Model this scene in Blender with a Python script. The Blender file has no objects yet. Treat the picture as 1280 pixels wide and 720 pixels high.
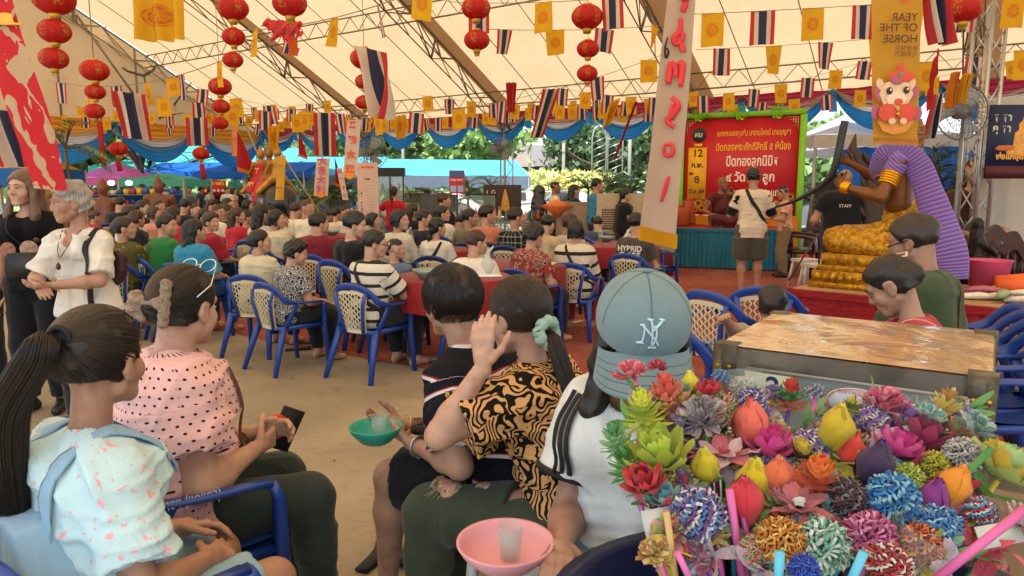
import bpy,math,random
import numpy as np
from mathutils import Vector,Matrix
S = bpy.context.scene
COL = S.collection
PI = math.pi
R = math.radians
rng = np.random.default_rng(7)
random.seed(7)
# ---------------------------------------------------------------- camera
PITCH,FPX,CAMZ = R(8.0),889.0,1.5
cam_data = bpy.data.cameras.new('camera')
cam_data.lens = 25.0; cam_data.sensor_width = 36.0; cam_data.clip_start = 0.05; cam_data.clip_end = 2000
cam = bpy.data.objects.new('camera',cam_data); COL.objects.link(cam)
cam.location = (0,0,CAMZ); cam.rotation_euler = (R(90) - PITCH,0,0)
S.camera = cam
# ---------------------------------------------------------------- world, sun, exposure
world = bpy.data.worlds.new('World'); S.world = world; world.use_nodes = True
wn = world.node_tree.nodes; wl = world.node_tree.links
sky = wn.new('ShaderNodeTexSky'); sky.sky_type = 'NISHITA'; sky.sun_disc = False
SUN_EL,SUN_AZ = R(58),R(200)       # azimuth clockwise from +Y: high behind the camera's left
sky.sun_elevation = SUN_EL; sky.sun_rotation = SUN_AZ; sky.air_density = 1.3; sky.dust_density = 1.2; sky.ozone_density = 0.6
wl.new(sky.outputs[0],wn['Background'].inputs[0]); wn['Background'].inputs[1].default_value = 0.15
sun_d = bpy.data.lights.new('sun','SUN'); sun_d.energy = 4.6; sun_d.angle = R(0.5); sun_d.color = (1,0.95,0.87)
sun_o = bpy.data.objects.new('sun',sun_d); COL.objects.link(sun_o)
_sd = Vector((math.sin(SUN_AZ) * math.cos(SUN_EL),math.cos(SUN_AZ) * math.cos(SUN_EL),math.sin(SUN_EL)))
sun_o.rotation_euler = _sd.to_track_quat('Z','Y').to_euler()
S.view_settings.view_transform = 'Standard'; S.view_settings.look = 'None'
S.view_settings.exposure = 1.2; S.view_settings.gamma = 1.0
S.cycles.max_bounces = 7; S.cycles.diffuse_bounces = 4; S.cycles.transparent_max_bounces = 14
S.cycles.glossy_bounces = 3; S.cycles.transmission_bounces = 5; S.cycles.sample_clamp_indirect = 6.0
S.cycles.use_denoising = True
# ---------------------------------------------------------------- picture -> world helpers
_c,_s = math.cos(PITCH),math.sin(PITCH)
def ray(px,py):
 x = (px - 640) / FPX; z = -(py - 360) / FPX
 return np.array((x,_c + z * _s,-_s + z * _c))
def at(px,py,Y):
 r = ray(px,py); t = Y / r[1]
 return np.array((r[0] * t,Y,CAMZ + r[2] * t))
def gp(px,py,z=0.0):
 r = ray(px,py); t = (z - CAMZ) / r[2]
 return np.array((r[0] * t,r[1] * t,z))
AX = R(34.0)                                           # the tent's own axes
U = np.array((math.sin(AX),math.cos(AX),0.0)); V = np.array((-math.cos(AX),math.sin(AX),0.0))
def tp(u,v,z=0.0): return U * u + V * v + np.array((0,0,z))
def face_rot(yaw_deg): return -R(yaw_deg)              # figure faces +Y locally; yaw clockwise from the view axis
# ---------------------------------------------------------------- objects
def link(o,parent=None):
 COL.objects.link(o)
 if parent is not None: o.parent = parent
 return o
def tag(o,label=None,cat=None,group=None,kind=None):
 if label: o['label'] = label
 if cat: o['category'] = cat
 if group: o['group'] = group
 if kind: o['kind'] = kind
 return o
def empty(name,loc=(0,0,0),rz=0.0,label=None,cat=None,group=None,kind=None,scale=1.0,parent=None):
 o = bpy.data.objects.new(name,None); link(o,parent)
 o.location = loc; o.rotation_euler = (0,0,rz); o.scale = (scale,) * 3 if not hasattr(scale,'__len__') else scale
 o.empty_display_size = 0.1
 return tag(o,label,cat,group,kind)
def np_mesh(name,V_,F_,mats=(),smooth=True,midx=None,uv=None,attr=None):
 me = bpy.data.meshes.new(name)
 V_ = np.asarray(V_,dtype=np.float32)
 me.vertices.add(len(V_)); me.vertices.foreach_set('co',V_.ravel())
 if isinstance(F_,np.ndarray) and F_.ndim == 2:
  n,k = F_.shape
  me.loops.add(n * k); me.loops.foreach_set('vertex_index',F_.ravel().astype(np.int32))
  me.polygons.add(n); me.polygons.foreach_set('loop_start',np.arange(0,n * k,k,dtype=np.int32))
 else:
  tot = np.array([len(f) for f in F_],dtype=np.int32)
  flat = np.array([i for f in F_ for i in f],dtype=np.int32)
  me.loops.add(len(flat)); me.loops.foreach_set('vertex_index',flat)
  me.polygons.add(len(tot)); me.polygons.foreach_set('loop_start',np.concatenate(([0],np.cumsum(tot)[:-1])).astype(np.int32))
 me.update(calc_edges=True)
 me.polygons.foreach_set('use_smooth',np.full(len(me.polygons),smooth))
 for m in mats: me.materials.append(m)
 if midx is not None: me.polygons.foreach_set('material_index',np.asarray(midx,dtype=np.int32))
 if uv is not None:
  l = me.uv_layers.new(name='uv'); vi = np.empty(len(me.loops),dtype=np.int32); me.loops.foreach_get('vertex_index',vi)
  l.data.foreach_set('uv',np.asarray(uv,dtype=np.float32)[vi].ravel())
 if attr is not None:
  for k_,a_ in attr.items():
   at_ = me.attributes.new(k_,'FLOAT_VECTOR','POINT'); at_.data.foreach_set('vector',np.asarray(a_,dtype=np.float32).ravel())
 me.update()
 return me
def mobj(name,me,parent=None,loc=None,rot=None,scale=None):
 o = bpy.data.objects.new(name,me); link(o,parent)
 if loc is not None: o.location = loc
 if rot is not None: o.rotation_euler = rot
 if scale is not None: o.scale = scale if hasattr(scale,'__len__') else (scale,) * 3
 return o
def copy_tree(o,parent=None):
 c = o.copy(); link(c); c.parent = parent
 for ch in list(o.children): copy_tree(ch,c)
 return c
class MB:
 """collects shapes into one mesh"""
 def __init__(s): s.v = []; s.f = []; s.n = 0; s.mi = []; s.uv = []; s.cur = 0
 def add(s,V_,F_,uv=None):
  V_ = np.asarray(V_,float); s.v.append(V_)
  for f in F_: s.f.append(tuple(int(i) + s.n for i in f)); s.mi.append(s.cur)
  s.uv.append(np.zeros((len(V_),2)) if uv is None else np.asarray(uv,float)); s.n += len(V_)
  return s
 def box(s,c,d,rz=0.0,rx=0.0,ry=0.0,taper=1.0):
  d = np.asarray(d,float) / 2
  P = np.array([(x,y,z) for z in (-1,1) for y in (-1,1) for x in (-1,1)],float) * d
  P[4:,:2] *= taper
  if rx or ry or rz: P = P @ np.array(Matrix.Rotation(rz,3,'Z') @ Matrix.Rotation(ry,3,'Y') @ Matrix.Rotation(rx,3,'X')).T
  return s.add(P + np.asarray(c,float),[(0,2,3,1),(4,5,7,6),(0,1,5,4),(2,6,7,3),(0,4,6,2),(1,3,7,5)])
 def sweep(s,pts,rad,n=8,up=None,closed=False,caps=True,power=2.0):
  """tube along pts; rad: scalar, list, or list of (w,h) half sizes"""
  P = np.asarray(pts,float); m = len(P)
  T = np.gradient(P,axis=0) if not closed else (np.roll(P,-1,0) - np.roll(P,1,0))
  T /= np.linalg.norm(T,axis=1)[:,None] + 1e-12
  rr = np.asarray(rad,float)
  if rr.ndim == 0: rr = np.full((m,2),float(rr))
  elif rr.ndim == 1 and len(rr) == m and not (m == 2 and up is not None and len(rr) == 2 and False): rr = np.stack([rr,rr],1)
  if up is None:
   u0 = np.array((0,0,1.0)) if abs(T[0,2]) < 0.9 else np.array((1.0,0,0))
   ups = [];
   cur = u0
   for t in T:
    cur = cur - t * (cur @ t)
    if np.linalg.norm(cur) < 1e-6: cur = np.array((0.3,1,0.2)) - t * (np.array((0.3,1,0.2)) @ t)
    cur = cur / np.linalg.norm(cur); ups.append(cur)
   B = np.array(ups)
  else:
   up = np.asarray(up,float); up = np.broadcast_to(up,(m,3))
   B = up - T * np.sum(up * T,1)[:,None]; B /= np.linalg.norm(B,axis=1)[:,None] + 1e-12
  A = np.cross(T,B)
  a = np.arange(n) * 2 * PI / n + (PI / 4 if n == 4 else 0)
  ca,sa = np.cos(a),np.sin(a)
  if n == 4: ca,sa = np.sign(ca),np.sign(sa)
  elif power != 2.0: ca = np.sign(ca) * abs(ca) ** (2 / power); sa = np.sign(sa) * abs(sa) ** (2 / power)
  Q = P[:,None] + A[:,None] * (ca[None,:,None] * rr[:,0][:,None,None]) + B[:,None] * (sa[None,:,None] * rr[:,1][:,None,None])
  F_ = []
  for i in range(m if closed else m - 1):
   i2 = (i + 1) % m
   for j in range(n):
    j2 = (j + 1) % n
    F_.append((i * n + j,i * n + j2,i2 * n + j2,i2 * n + j))
  if caps and not closed:
   F_.append(tuple(range(n - 1,-1,-1))); F_.append(tuple((m - 1) * n + j for j in range(n)))
  vv = np.repeat(np.linspace(0,1,m),n); uu = np.tile(np.arange(n) / n,m)
  return s.add(Q.reshape(-1,3),F_,np.stack([uu,vv],1))
 def lathe(s,prof,c=(0,0,0),n=16,ribs=0,rib=0.0,caps=True,M_=None):
  prof = np.asarray(prof,float); m = len(prof); a = np.arange(n) * 2 * PI / n
  w = 1 + rib * np.cos(ribs * a) if ribs else np.ones(n)
  Q = np.stack([prof[:,0][:,None] * np.cos(a) * w,prof[:,0][:,None] * np.sin(a) * w,np.repeat(prof[:,1][:,None],n,1)],-1).reshape(-1,3)
  if M_ is not None: Q = Q @ np.asarray(M_).T
  F_ = [(i * n + j,i * n + (j + 1) % n,(i + 1) * n + (j + 1) % n,(i + 1) * n + j) for i in range(m - 1) for j in range(n)]
  if caps:
   F_.append(tuple(range(n - 1,-1,-1))); F_.append(tuple((m - 1) * n + j for j in range(n)))
  uv = np.stack([np.tile(np.arange(n) / n,m),np.repeat(np.linspace(0,1,m),n)],1)
  return s.add(Q + np.asarray(c,float),F_,uv)
 def grid(s,nu,nv,fn,both=False):
  """fn(u,v) vectorised -> (..,3)"""
  uu,vv = np.meshgrid(np.linspace(0,1,nu),np.linspace(0,1,nv),indexing='ij')
  Q = fn(uu,vv).reshape(-1,3)
  F_ = [(i * nv + j,(i + 1) * nv + j,(i + 1) * nv + j + 1,i * nv + j + 1) for i in range(nu - 1) for j in range(nv - 1)]
  return s.add(Q,F_,np.stack([uu.ravel(),vv.ravel()],1))
 def mesh(s,name,mats,smooth=True):
  if not isinstance(mats,(list,tuple)): mats = [mats]
  return np_mesh(name,np.concatenate(s.v),s.f,mats,smooth,s.mi,np.concatenate(s.uv))
 def build(s,name,mats,parent=None,smooth=True,**k):
  return mobj(name,s.mesh(name,mats,smooth),parent,**k)
# ---------------------------------------------------------------- materials
def hexc(h):
 h = h.lstrip('#'); c = [int(h[i:i + 2],16) / 255 for i in (0,2,4)]
 return tuple(x / 12.92 if x <= .04045 else ((x + .055) / 1.055) ** 2.4 for x in c)
class Mat:
 """small node helper"""
 def __init__(s,name,rough=0.6,spec=0.4):
  s.m = bpy.data.materials.new(name); s.m.use_nodes = True; s.t = s.m.node_tree; s.n = s.t.nodes; s.b = s.n['Principled BSDF']
  s.b.inputs['Roughness'].default_value = rough; s.b.inputs['Specular IOR Level'].default_value = spec
 def node(s,typ,ins=None,**props):
  nd = s.n.new(typ)
  for k,v in props.items(): setattr(nd,k,v)
  for k,v in (ins or {}).items(): s.put(nd.inputs[k],v)
  return nd
 def put(s,inp,v):
  if hasattr(v,'is_output'): s.t.links.new(v,inp)
  elif hasattr(v,'__len__') and len(v) == 3 and getattr(inp,'type','') == 'RGBA': inp.default_value = (*v,1)
  else: inp.default_value = v
 def coord(s,kind='Object',scale=None):
  c = s.node('ShaderNodeTexCoord').outputs[kind]
  if scale is not None:
   c = s.node('ShaderNodeMapping',{'Vector': c,'Scale': scale if hasattr(scale,'__len__') else (scale,) * 3}).outputs[0]
  return c
 def attr(s,name): return s.node('ShaderNodeAttribute',attribute_name=name).outputs['Vector']
 def noise(s,scale=5,detail=3,vec=None,dist=0.0,out='Fac'):
  return s.node('ShaderNodeTexNoise',{'Vector': vec if vec is not None else s.coord(),'Scale': scale,'Detail': detail,'Distortion': dist}).outputs[out]
 def ramp(s,fac,stops,const=False):
  r = s.node('ShaderNodeValToRGB',{'Fac': fac}); e = r.color_ramp
  if const: e.interpolation = 'CONSTANT'
  while len(e.elements) > 1: e.elements.remove(e.elements[-1])
  e.elements[0].position = stops[0][0]; e.elements[0].color = (*stops[0][1],1)
  for p,c in stops[1:]: e.elements.new(p).color = (*c,1)
  return r.outputs[0]
 def math(s,op,a,b=0.0,c=None):
  nd = s.node('ShaderNodeMath',{0: a,1: b},operation=op)
  if c is not None: s.put(nd.inputs[2],c)
  return nd.outputs[0]
 def mix(s,f,a,b):
  nd = s.node('ShaderNodeMix',data_type='RGBA'); s.put(nd.inputs[0],f); s.put(nd.inputs[6],a); s.put(nd.inputs[7],b); return nd.outputs[2]
 def xyz(s,v):
  nd = s.node('ShaderNodeSeparateXYZ',{0: v}); return nd.outputs
 def color(s,v): s.put(s.b.inputs['Base Color'],v); return s
 def bump(s,h,strength=0.3,dist=0.01):
  s.put(s.b.inputs['Normal'],s.node('ShaderNodeBump',{'Height': h,'Strength': strength,'Distance': dist}).outputs[0]); return s
 def add_translucent(s,amount,col):
  tr = s.node('ShaderNodeBsdfTranslucent'); s.put(tr.inputs[0],col)
  mx = s.node('ShaderNodeMixShader',{0: amount}); s.t.links.new(s.b.outputs[0],mx.inputs[1]); s.t.links.new(tr.outputs[0],mx.inputs[2])
  s.t.links.new(mx.outputs[0],s.n['Material Output'].inputs[0]); return s
_mc = {}
def plain(name,col,rough=0.55,var=0.12,scale=6.0,metal=0.0,bump=0.0,bscale=60,spec=0.4,coat=0.0,trans=0.0):
 key = (name,col,rough,var,scale,metal,bump,bscale,spec,coat,trans)
 if key in _mc: return _mc[key]
 if isinstance(col,str): c = hexc(col)
 else: c = col
 m = Mat(name,rough,spec)
 n = m.noise(scale,4)
 m.color(m.ramp(n,[(0.3,tuple(x * (1 - var) for x in c)),(0.7,tuple(min(1,x * (1 + var)) for x in c))]))
 m.put(m.b.inputs['Roughness'],m.node('ShaderNodeMapRange',{0: m.noise(scale * 2.3,3),3: rough * 0.85,4: min(1,rough * 1.15)}).outputs[0])
 m.b.inputs['Metallic'].default_value = metal
 if coat: m.b.inputs['Coat Weight'].default_value = coat
 if bump: m.bump(m.noise(bscale,3),bump,0.01)
 if trans: m.add_translucent(trans,c)
 _mc[key] = m.m
 return m.m
def cloth(name,col,var=0.1,trans=0.0):
 """woven cloth with soft fold relief"""
 key = ('cloth',name,col,var,trans)
 if key in _mc: return _mc[key]
 c = hexc(col) if isinstance(col,str) else col
 m = Mat(name,0.85,0.15)
 f = m.noise(7,3,vec=m.coord('Object',(1,1,0.6)),dist=1.2)
 m.color(m.ramp(f,[(0.3,tuple(x * (1 - var) for x in c)),(0.7,tuple(min(1,x * (1 + var)) for x in c))]))
 h = m.math('ADD',f,m.math('MULTIPLY',m.noise(420,1),0.06))
 m.bump(h,0.55,0.03)
 m.b.inputs['Sheen Weight'].default_value = 0.15
 if trans: m.add_translucent(trans,c)
 _mc[key] = m.m
 return m.m
def skin_mat(col):
 key = ('skin',col)
 if key in _mc: return _mc[key]
 c = hexc(col); g_ = .3 * c[0] + .6 * c[1] + .1 * c[2]; c = tuple(.80 * x + .20 * g_ + .01 for x in c); m = Mat('skin',0.48,0.35)
 n = m.noise(13,6,dist=.5)
 b_ = m.ramp(n,[(0.3,(c[0] * .80,c[1] * .70,c[2] * .66)),(0.5,c),(0.72,(min(1,c[0] * 1.12),c[1] * 1.10,c[2] * 1.06))])
 m.color(m.mix(m.math('MULTIPLY',m.ramp(m.noise(190,2),[(.62,(0,0,0)),(.72,(1,1,1))]),.22),b_,(c[0] * .6,c[1] * .5,c[2] * .45)))
 m.put(m.b.inputs['Roughness'],m.node('ShaderNodeMapRange',{0: n,3: .38,4: .62}).outputs[0])
 m.b.inputs['Subsurface Weight'].default_value = 0.06
 m.b.inputs['Subsurface Radius'].default_value = (0.012,0.005,0.003)
 m.bump(m.math('ADD',m.noise(420,3),m.math('MULTIPLY',m.noise(60,3),.8)),0.22,0.003)
 _mc[key] = m.m
 return m.m
def hair_mat(col='#17120f'):
 key = ('hair',col)
 if key in _mc: return _mc[key]
 c = hexc(col); m = Mat('hair',0.42,0.45)
 n = m.noise(1.0,4,vec=m.coord('Object',(170,170,14)),dist=0.6)
 m.color(m.ramp(n,[(0.3,tuple(x * .55 for x in c)),(0.75,tuple(min(1,x * 1.7 + .004) for x in c))]))
 m.bump(n,0.35,0.004)
 _mc[key] = m.m
 return m.m
# ---------------------------------------------------------------- implicit shapes -> one continuous surface
def cap(a,b,ra,rb=None): return ('c',np.asarray(a,float),np.asarray(b,float),ra,ra if rb is None else rb)
def ell(c,r,M_=None): return ('e',np.asarray(c,float),np.asarray(r,float),M_)
def cone(a,b,ra,rb): return ('f',np.asarray(a,float),np.asarray(b,float),ra,rb)
def prim_d(p,P):
 k = p[0]
 if k == 'e':
  q = P - p[1]
  if p[3] is not None: q = q @ p[3]            # world -> local (columns are local axes)
  r = p[2]
  k0 = np.linalg.norm(q / r,axis=-1); k1 = np.linalg.norm(q / (r * r),axis=-1)
  return k0 * (k0 - 1) / (k1 + 1e-9)
 a,b,ra,rb = p[1:5]
 ab = b - a; L2 = ab @ ab + 1e-12
 t = (P - a) @ ab / L2
 tc = np.clip(t,0,1)
 if k == 'c':
  return np.linalg.norm(P - a - tc[...,None] * ab,axis=-1) - (ra + (rb - ra) * tc)
 L = math.sqrt(L2)
 rad = np.linalg.norm(P - a - t[...,None] * ab,axis=-1) - (ra + (rb - ra) * tc)
 return np.maximum(rad,np.maximum(-t,t - 1) * L)
def prim_box(p):
 if p[0] == 'e':
  r = p[2] if p[3] is None else np.abs(p[3]) @ p[2]
  return p[1] - r,p[1] + r
 r = max(p[3],p[4]); return np.minimum(p[1],p[2]) - r,np.maximum(p[1],p[2]) + r
def eval_at(prims,P,k,cuts=()):
 E_ = 0
 for p in prims: E_ = E_ + np.exp(-np.clip(prim_d(p,P) / k,-60,60))
 D = -k * np.log(E_ + 1e-26)
 for c in cuts: D = np.maximum(D,c(P))
 return D
def sdf(prims,h=0.01,k=0.012,cuts=(),noise=None):
 lo = np.min([prim_box(p)[0] for p in prims],0) - 3 * h - k; hi = np.max([prim_box(p)[1] for p in prims],0) + 3 * h + k
 n = np.ceil((hi - lo) / h).astype(int) + 1
 ax = [lo[i] + np.arange(n[i]) * h for i in range(3)]
 E_ = np.zeros(n,dtype=np.float64)
 mg = 7 * k + h
 for p in prims:
  a,b = prim_box(p)
  i0 = np.clip(np.floor((a - mg - lo) / h).astype(int),0,n - 1); i1 = np.clip(np.ceil((b + mg - lo) / h).astype(int) + 1,1,n)
  X,Y,Z = np.meshgrid(ax[0][i0[0]:i1[0]],ax[1][i0[1]:i1[1]],ax[2][i0[2]:i1[2]],indexing='ij')
  d = prim_d(p,np.stack([X,Y,Z],-1))
  E_[i0[0]:i1[0],i0[1]:i1[1],i0[2]:i1[2]] += np.exp(-np.clip(d / k,-60,30))
 F_ = -k * np.log(E_ + 1e-13)
 if cuts or noise:
  X,Y,Z = np.meshgrid(*ax,indexing='ij'); P = np.stack([X,Y,Z],-1)
  if noise: F_ = F_ + noise(P)
  for c in cuts: F_ = np.maximum(F_,c(P))
 # surface nets
 ins = F_ < 0
 cs = [(i,j,k_) for i in (0,1) for j in (0,1) for k_ in (0,1)]
 sl = lambda A,o: A[o[0]:n[0] - 1 + o[0],o[1]:n[1] - 1 + o[1],o[2]:n[2] - 1 + o[2]]
 cnt = sum(sl(ins,c).astype(np.int8) for c in cs)
 act = (cnt > 0) & (cnt < 8)
 idx = np.argwhere(act); N = len(idx)
 if N == 0: return np.zeros((0,3)),np.zeros((0,4),int)
 vid = np.full(act.shape,-1,dtype=np.int64); vid[act] = np.arange(N)
 fv = np.stack([F_[idx[:,0] + c[0],idx[:,1] + c[1],idx[:,2] + c[2]] for c in cs],1)
 acc = np.zeros((N,3)); w = np.zeros(N)
 for a in range(8):
  for b in range(a + 1,8):
   df = [abs(cs[a][q] - cs[b][q]) for q in range(3)]
   if sum(df) != 1: continue
   m = (fv[:,a] < 0) != (fv[:,b] < 0)
   t = fv[m,a] / (fv[m,a] - fv[m,b])
   pa,pb = np.array(cs[a],float),np.array(cs[b],float)
   acc[m] += pa + (pb - pa) * t[:,None]; w[m] += 1
 Vv = lo + (idx + acc / w[:,None]) * h
 Fc = []
 for d in range(3):
  e = [0,0,0]; e[d] = 1
  A = ins[:n[0] - e[0],:n[1] - e[1],:n[2] - e[2]]; B = ins[e[0]:,e[1]:,e[2]:]
  q = np.argwhere(A != B)
  d1,d2 = (d + 1) % 3,(d + 2) % 3
  q = q[(q[:,d1] > 0) & (q[:,d2] > 0) & (q[:,d1] < n[d1] - 1) & (q[:,d2] < n[d2] - 1)]
  fl = A[q[:,0],q[:,1],q[:,2]]
  def cell(o1,o2):
   c = q.copy(); c[:,d1] -= o1; c[:,d2] -= o2
   return vid[c[:,0],c[:,1],c[:,2]]
  f = np.stack([cell(1,1),cell(0,1),cell(0,0),cell(1,0)],1)
  f[~fl] = f[~fl][:,::-1]
  Fc.append(f)
 Fc = np.concatenate(Fc); Fc = Fc[(Fc >= 0).all(1)]
 return Vv,Fc
def smooth_mesh(V_,F_,it=1,lam=0.5):
 for _ in range(it):
  acc = np.zeros_like(V_); w = np.zeros(len(V_))
  for a in range(4):
   b = (a + 1) % 4
   np.add.at(acc,F_[:,a],V_[F_[:,b]]); np.add.at(acc,F_[:,b],V_[F_[:,a]])
   np.add.at(w,F_[:,a],1); np.add.at(w,F_[:,b],1)
  V_ = V_ * (1 - lam) + lam * acc / np.maximum(w,1)[:,None]
 return V_
def join(parts):
 vs,fs,n = [],[],0
 for v,f in parts:
  if len(v) == 0: continue
  vs.append(v); fs.append(f + n); n += len(v)
 return np.concatenate(vs),np.concatenate(fs)
def unit(v): v = np.asarray(v,float); return v / (np.linalg.norm(v) + 1e-12)
def rotm(yaw=0,pitch=0,roll=0):
 """head rotation: yaw to the figure's left, pitch down positive"""
 return np.array(Matrix.Rotation(yaw,3,'Z') @ Matrix.Rotation(-pitch,3,'X') @ Matrix.Rotation(roll,3,'Y'))
def nrm_of(V_,F_):
 n = np.cross(V_[F_[:,2]] - V_[F_[:,0]],V_[F_[:,3]] - V_[F_[:,1]])
 N_ = np.zeros_like(V_)
 for i in range(4): np.add.at(N_,F_[:,i],n)
 return N_ / (np.linalg.norm(N_,axis=1)[:,None] + 1e-12)
def text_mesh(body,size=1.0,mat=None,parent=None,loc=(0,0,0),rot=(0,0,0),bold=0.0,depth=0.0,align='CENTER',name='lettering',sx=1.0,fit=None):
 c = bpy.data.curves.new('lettering','FONT'); c.body = body; c.size = size; c.align_x = align; c.offset = bold; c.extrude = depth
 o = bpy.data.objects.new('tmp',c); COL.objects.link(o)
 dg = bpy.context.evaluated_depsgraph_get(); me = bpy.data.meshes.new_from_object(o.evaluated_get(dg)); bpy.data.objects.remove(o)
 me.materials.clear(); me.materials.append(mat)
 if fit:
  co = np.empty(len(me.vertices) * 3,dtype=np.float32); me.vertices.foreach_get('co',co); co = co.reshape(-1,3)
  w = co[:,0].max() - co[:,0].min(); sx = fit / max(w,1e-6)
 r = mobj(name,me,parent,loc,rot,(sx,1,1))
 return r
# ================================================================ people
def ik(a,b,l1,l2,pole):
 a = np.asarray(a,float); b = np.asarray(b,float); d = b - a; L = np.linalg.norm(d)
 if L > (l1 + l2) * 0.995: b = a + d / L * (l1 + l2) * 0.995; d = b - a; L = np.linalg.norm(d)
 x = (l1 * l1 - l2 * l2 + L * L) / (2 * L); h = math.sqrt(max(l1 * l1 - x * x,0))
 u = d / L; p = np.asarray(pole,float); p = unit(p - u * (p @ u))
 return a + u * x + p * h,b
def hand_prims(w,f,n,curl=0.5,side=1,spread=0.07,s=0.94):
 """wrist w, direction f, palm normal n (palm faces n); side=+1 right hand"""
 f = unit(f); n = unit(np.asarray(n,float) - f * (np.asarray(n,float) @ f)); t = np.cross(f,n) * side   # t: towards the thumb
 P = []
 P.append(cap(w - f * .01,w + f * .03 * s,.024 * s,.026 * s))
 for o in (-.026,-.009,.009,.026):
  P.append(cap(w + f * .02 * s + t * o * .6 * s,w + f * .082 * s + t * o * s,.0125 * s,.0115 * s))
 for i,(o,ln) in enumerate(((.028,.072),(.010,.08),(-.009,.074),(-.027,.058))):
  p = w + f * (.085 - abs(i - 1) * .004) * s + t * o * s; a = curl * (0.5 + .12 * i); d0 = f + t * spread * o / .03
  seg = [ln * .45,ln * .32,ln * .26]; r = [.0088,.0082,.0074,.0062]
  for j in range(3):
   d = unit(unit(d0) * math.cos(a) + n * math.sin(a)); q = p + d * seg[j] * s
   P.append(cap(p,q,r[j] * s,r[j + 1] * s)); p = q; a += curl * (.85 if j == 0 else .6)
 p = w + f * .022 * s + t * .026 * s; d = unit(f * .75 + t * .75 + n * .35 * (0.6 + curl)); q = p + d * .04 * s
 P.append(cap(p,q,.0145 * s,.0105 * s)); d = unit(d + f * .6 + n * curl * .4); q2 = q + d * .032 * s; P.append(cap(q,q2,.0105 * s,.0095 * s))
 P.append(cap(q2,q2 + unit(d + f * .3) * .024 * s,.0095 * s,.0075 * s))
 return P
HS = 1.02
def head_prims(H,M_,fem=False,old=False,fine=False):
 T = lambda *v: H + M_ @ (np.array(v,float) * HS)
 E_ = lambda c,r: ell(T(*c),np.asarray(r) * HS,M_)
 j = .92 if fem else 1.0
 P = [E_((0,-.012,.028),(.073,.093,.083)),E_((0,.030,-.022),(.056 * j,.055,.082)),
         cap(T(-.046 * j,.0,-.055),T(-.012,.066,-.088),.020,.017),cap(T(.046 * j,.0,-.055),T(.012,.066,-.088),.020,.017),
         cap(T(-.010,.069,-.091),T(.010,.069,-.091),.015),E_((-.036,.056,-.028),(.026,.024,.028)),E_((.036,.056,-.028),(.026,.024,.028)),
         cap(T(0,.080,.014),T(0,.098,-.022),.0075,.0115),cap(T(-.011,.090,-.028),T(.011,.090,-.028),.0085),
         cap(T(-.040,.070,.026),T(-.010,.082,.022),.009),cap(T(.040,.070,.026),T(.010,.082,.022),.009),
         cap(T(-.017,.080,-.056),T(.017,.080,-.056),.0085),cap(T(-.013,.079,-.066),T(.013,.079,-.066),.0088)]
 for sx in (-1,1):
  Me = M_ @ np.array(Matrix.Rotation(sx * R(18),3,'Z') @ Matrix.Rotation(R(-12),3,'X'))
  P.append(ell(T(sx * .074,-.004,-.008),(.0065,.0145,.026),Me)); P.append(ell(T(sx * .072,.004,-.030),(.006,.008,.009),M_))
 if fine:
  for sx in (-1,1):
   P.append(cap(T(sx * .078,-.018,.010),T(sx * .078,-.018,-.012),.0045)); P.append(cap(T(sx * .078,-.012,.017),T(sx * .075,.006,.014),.004))
 if old: P += [cap(T(-.03,.075,-.045),T(-.038,.062,-.075),.008),cap(T(.03,.075,-.045),T(.038,.062,-.075),.008)]
 return P
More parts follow.
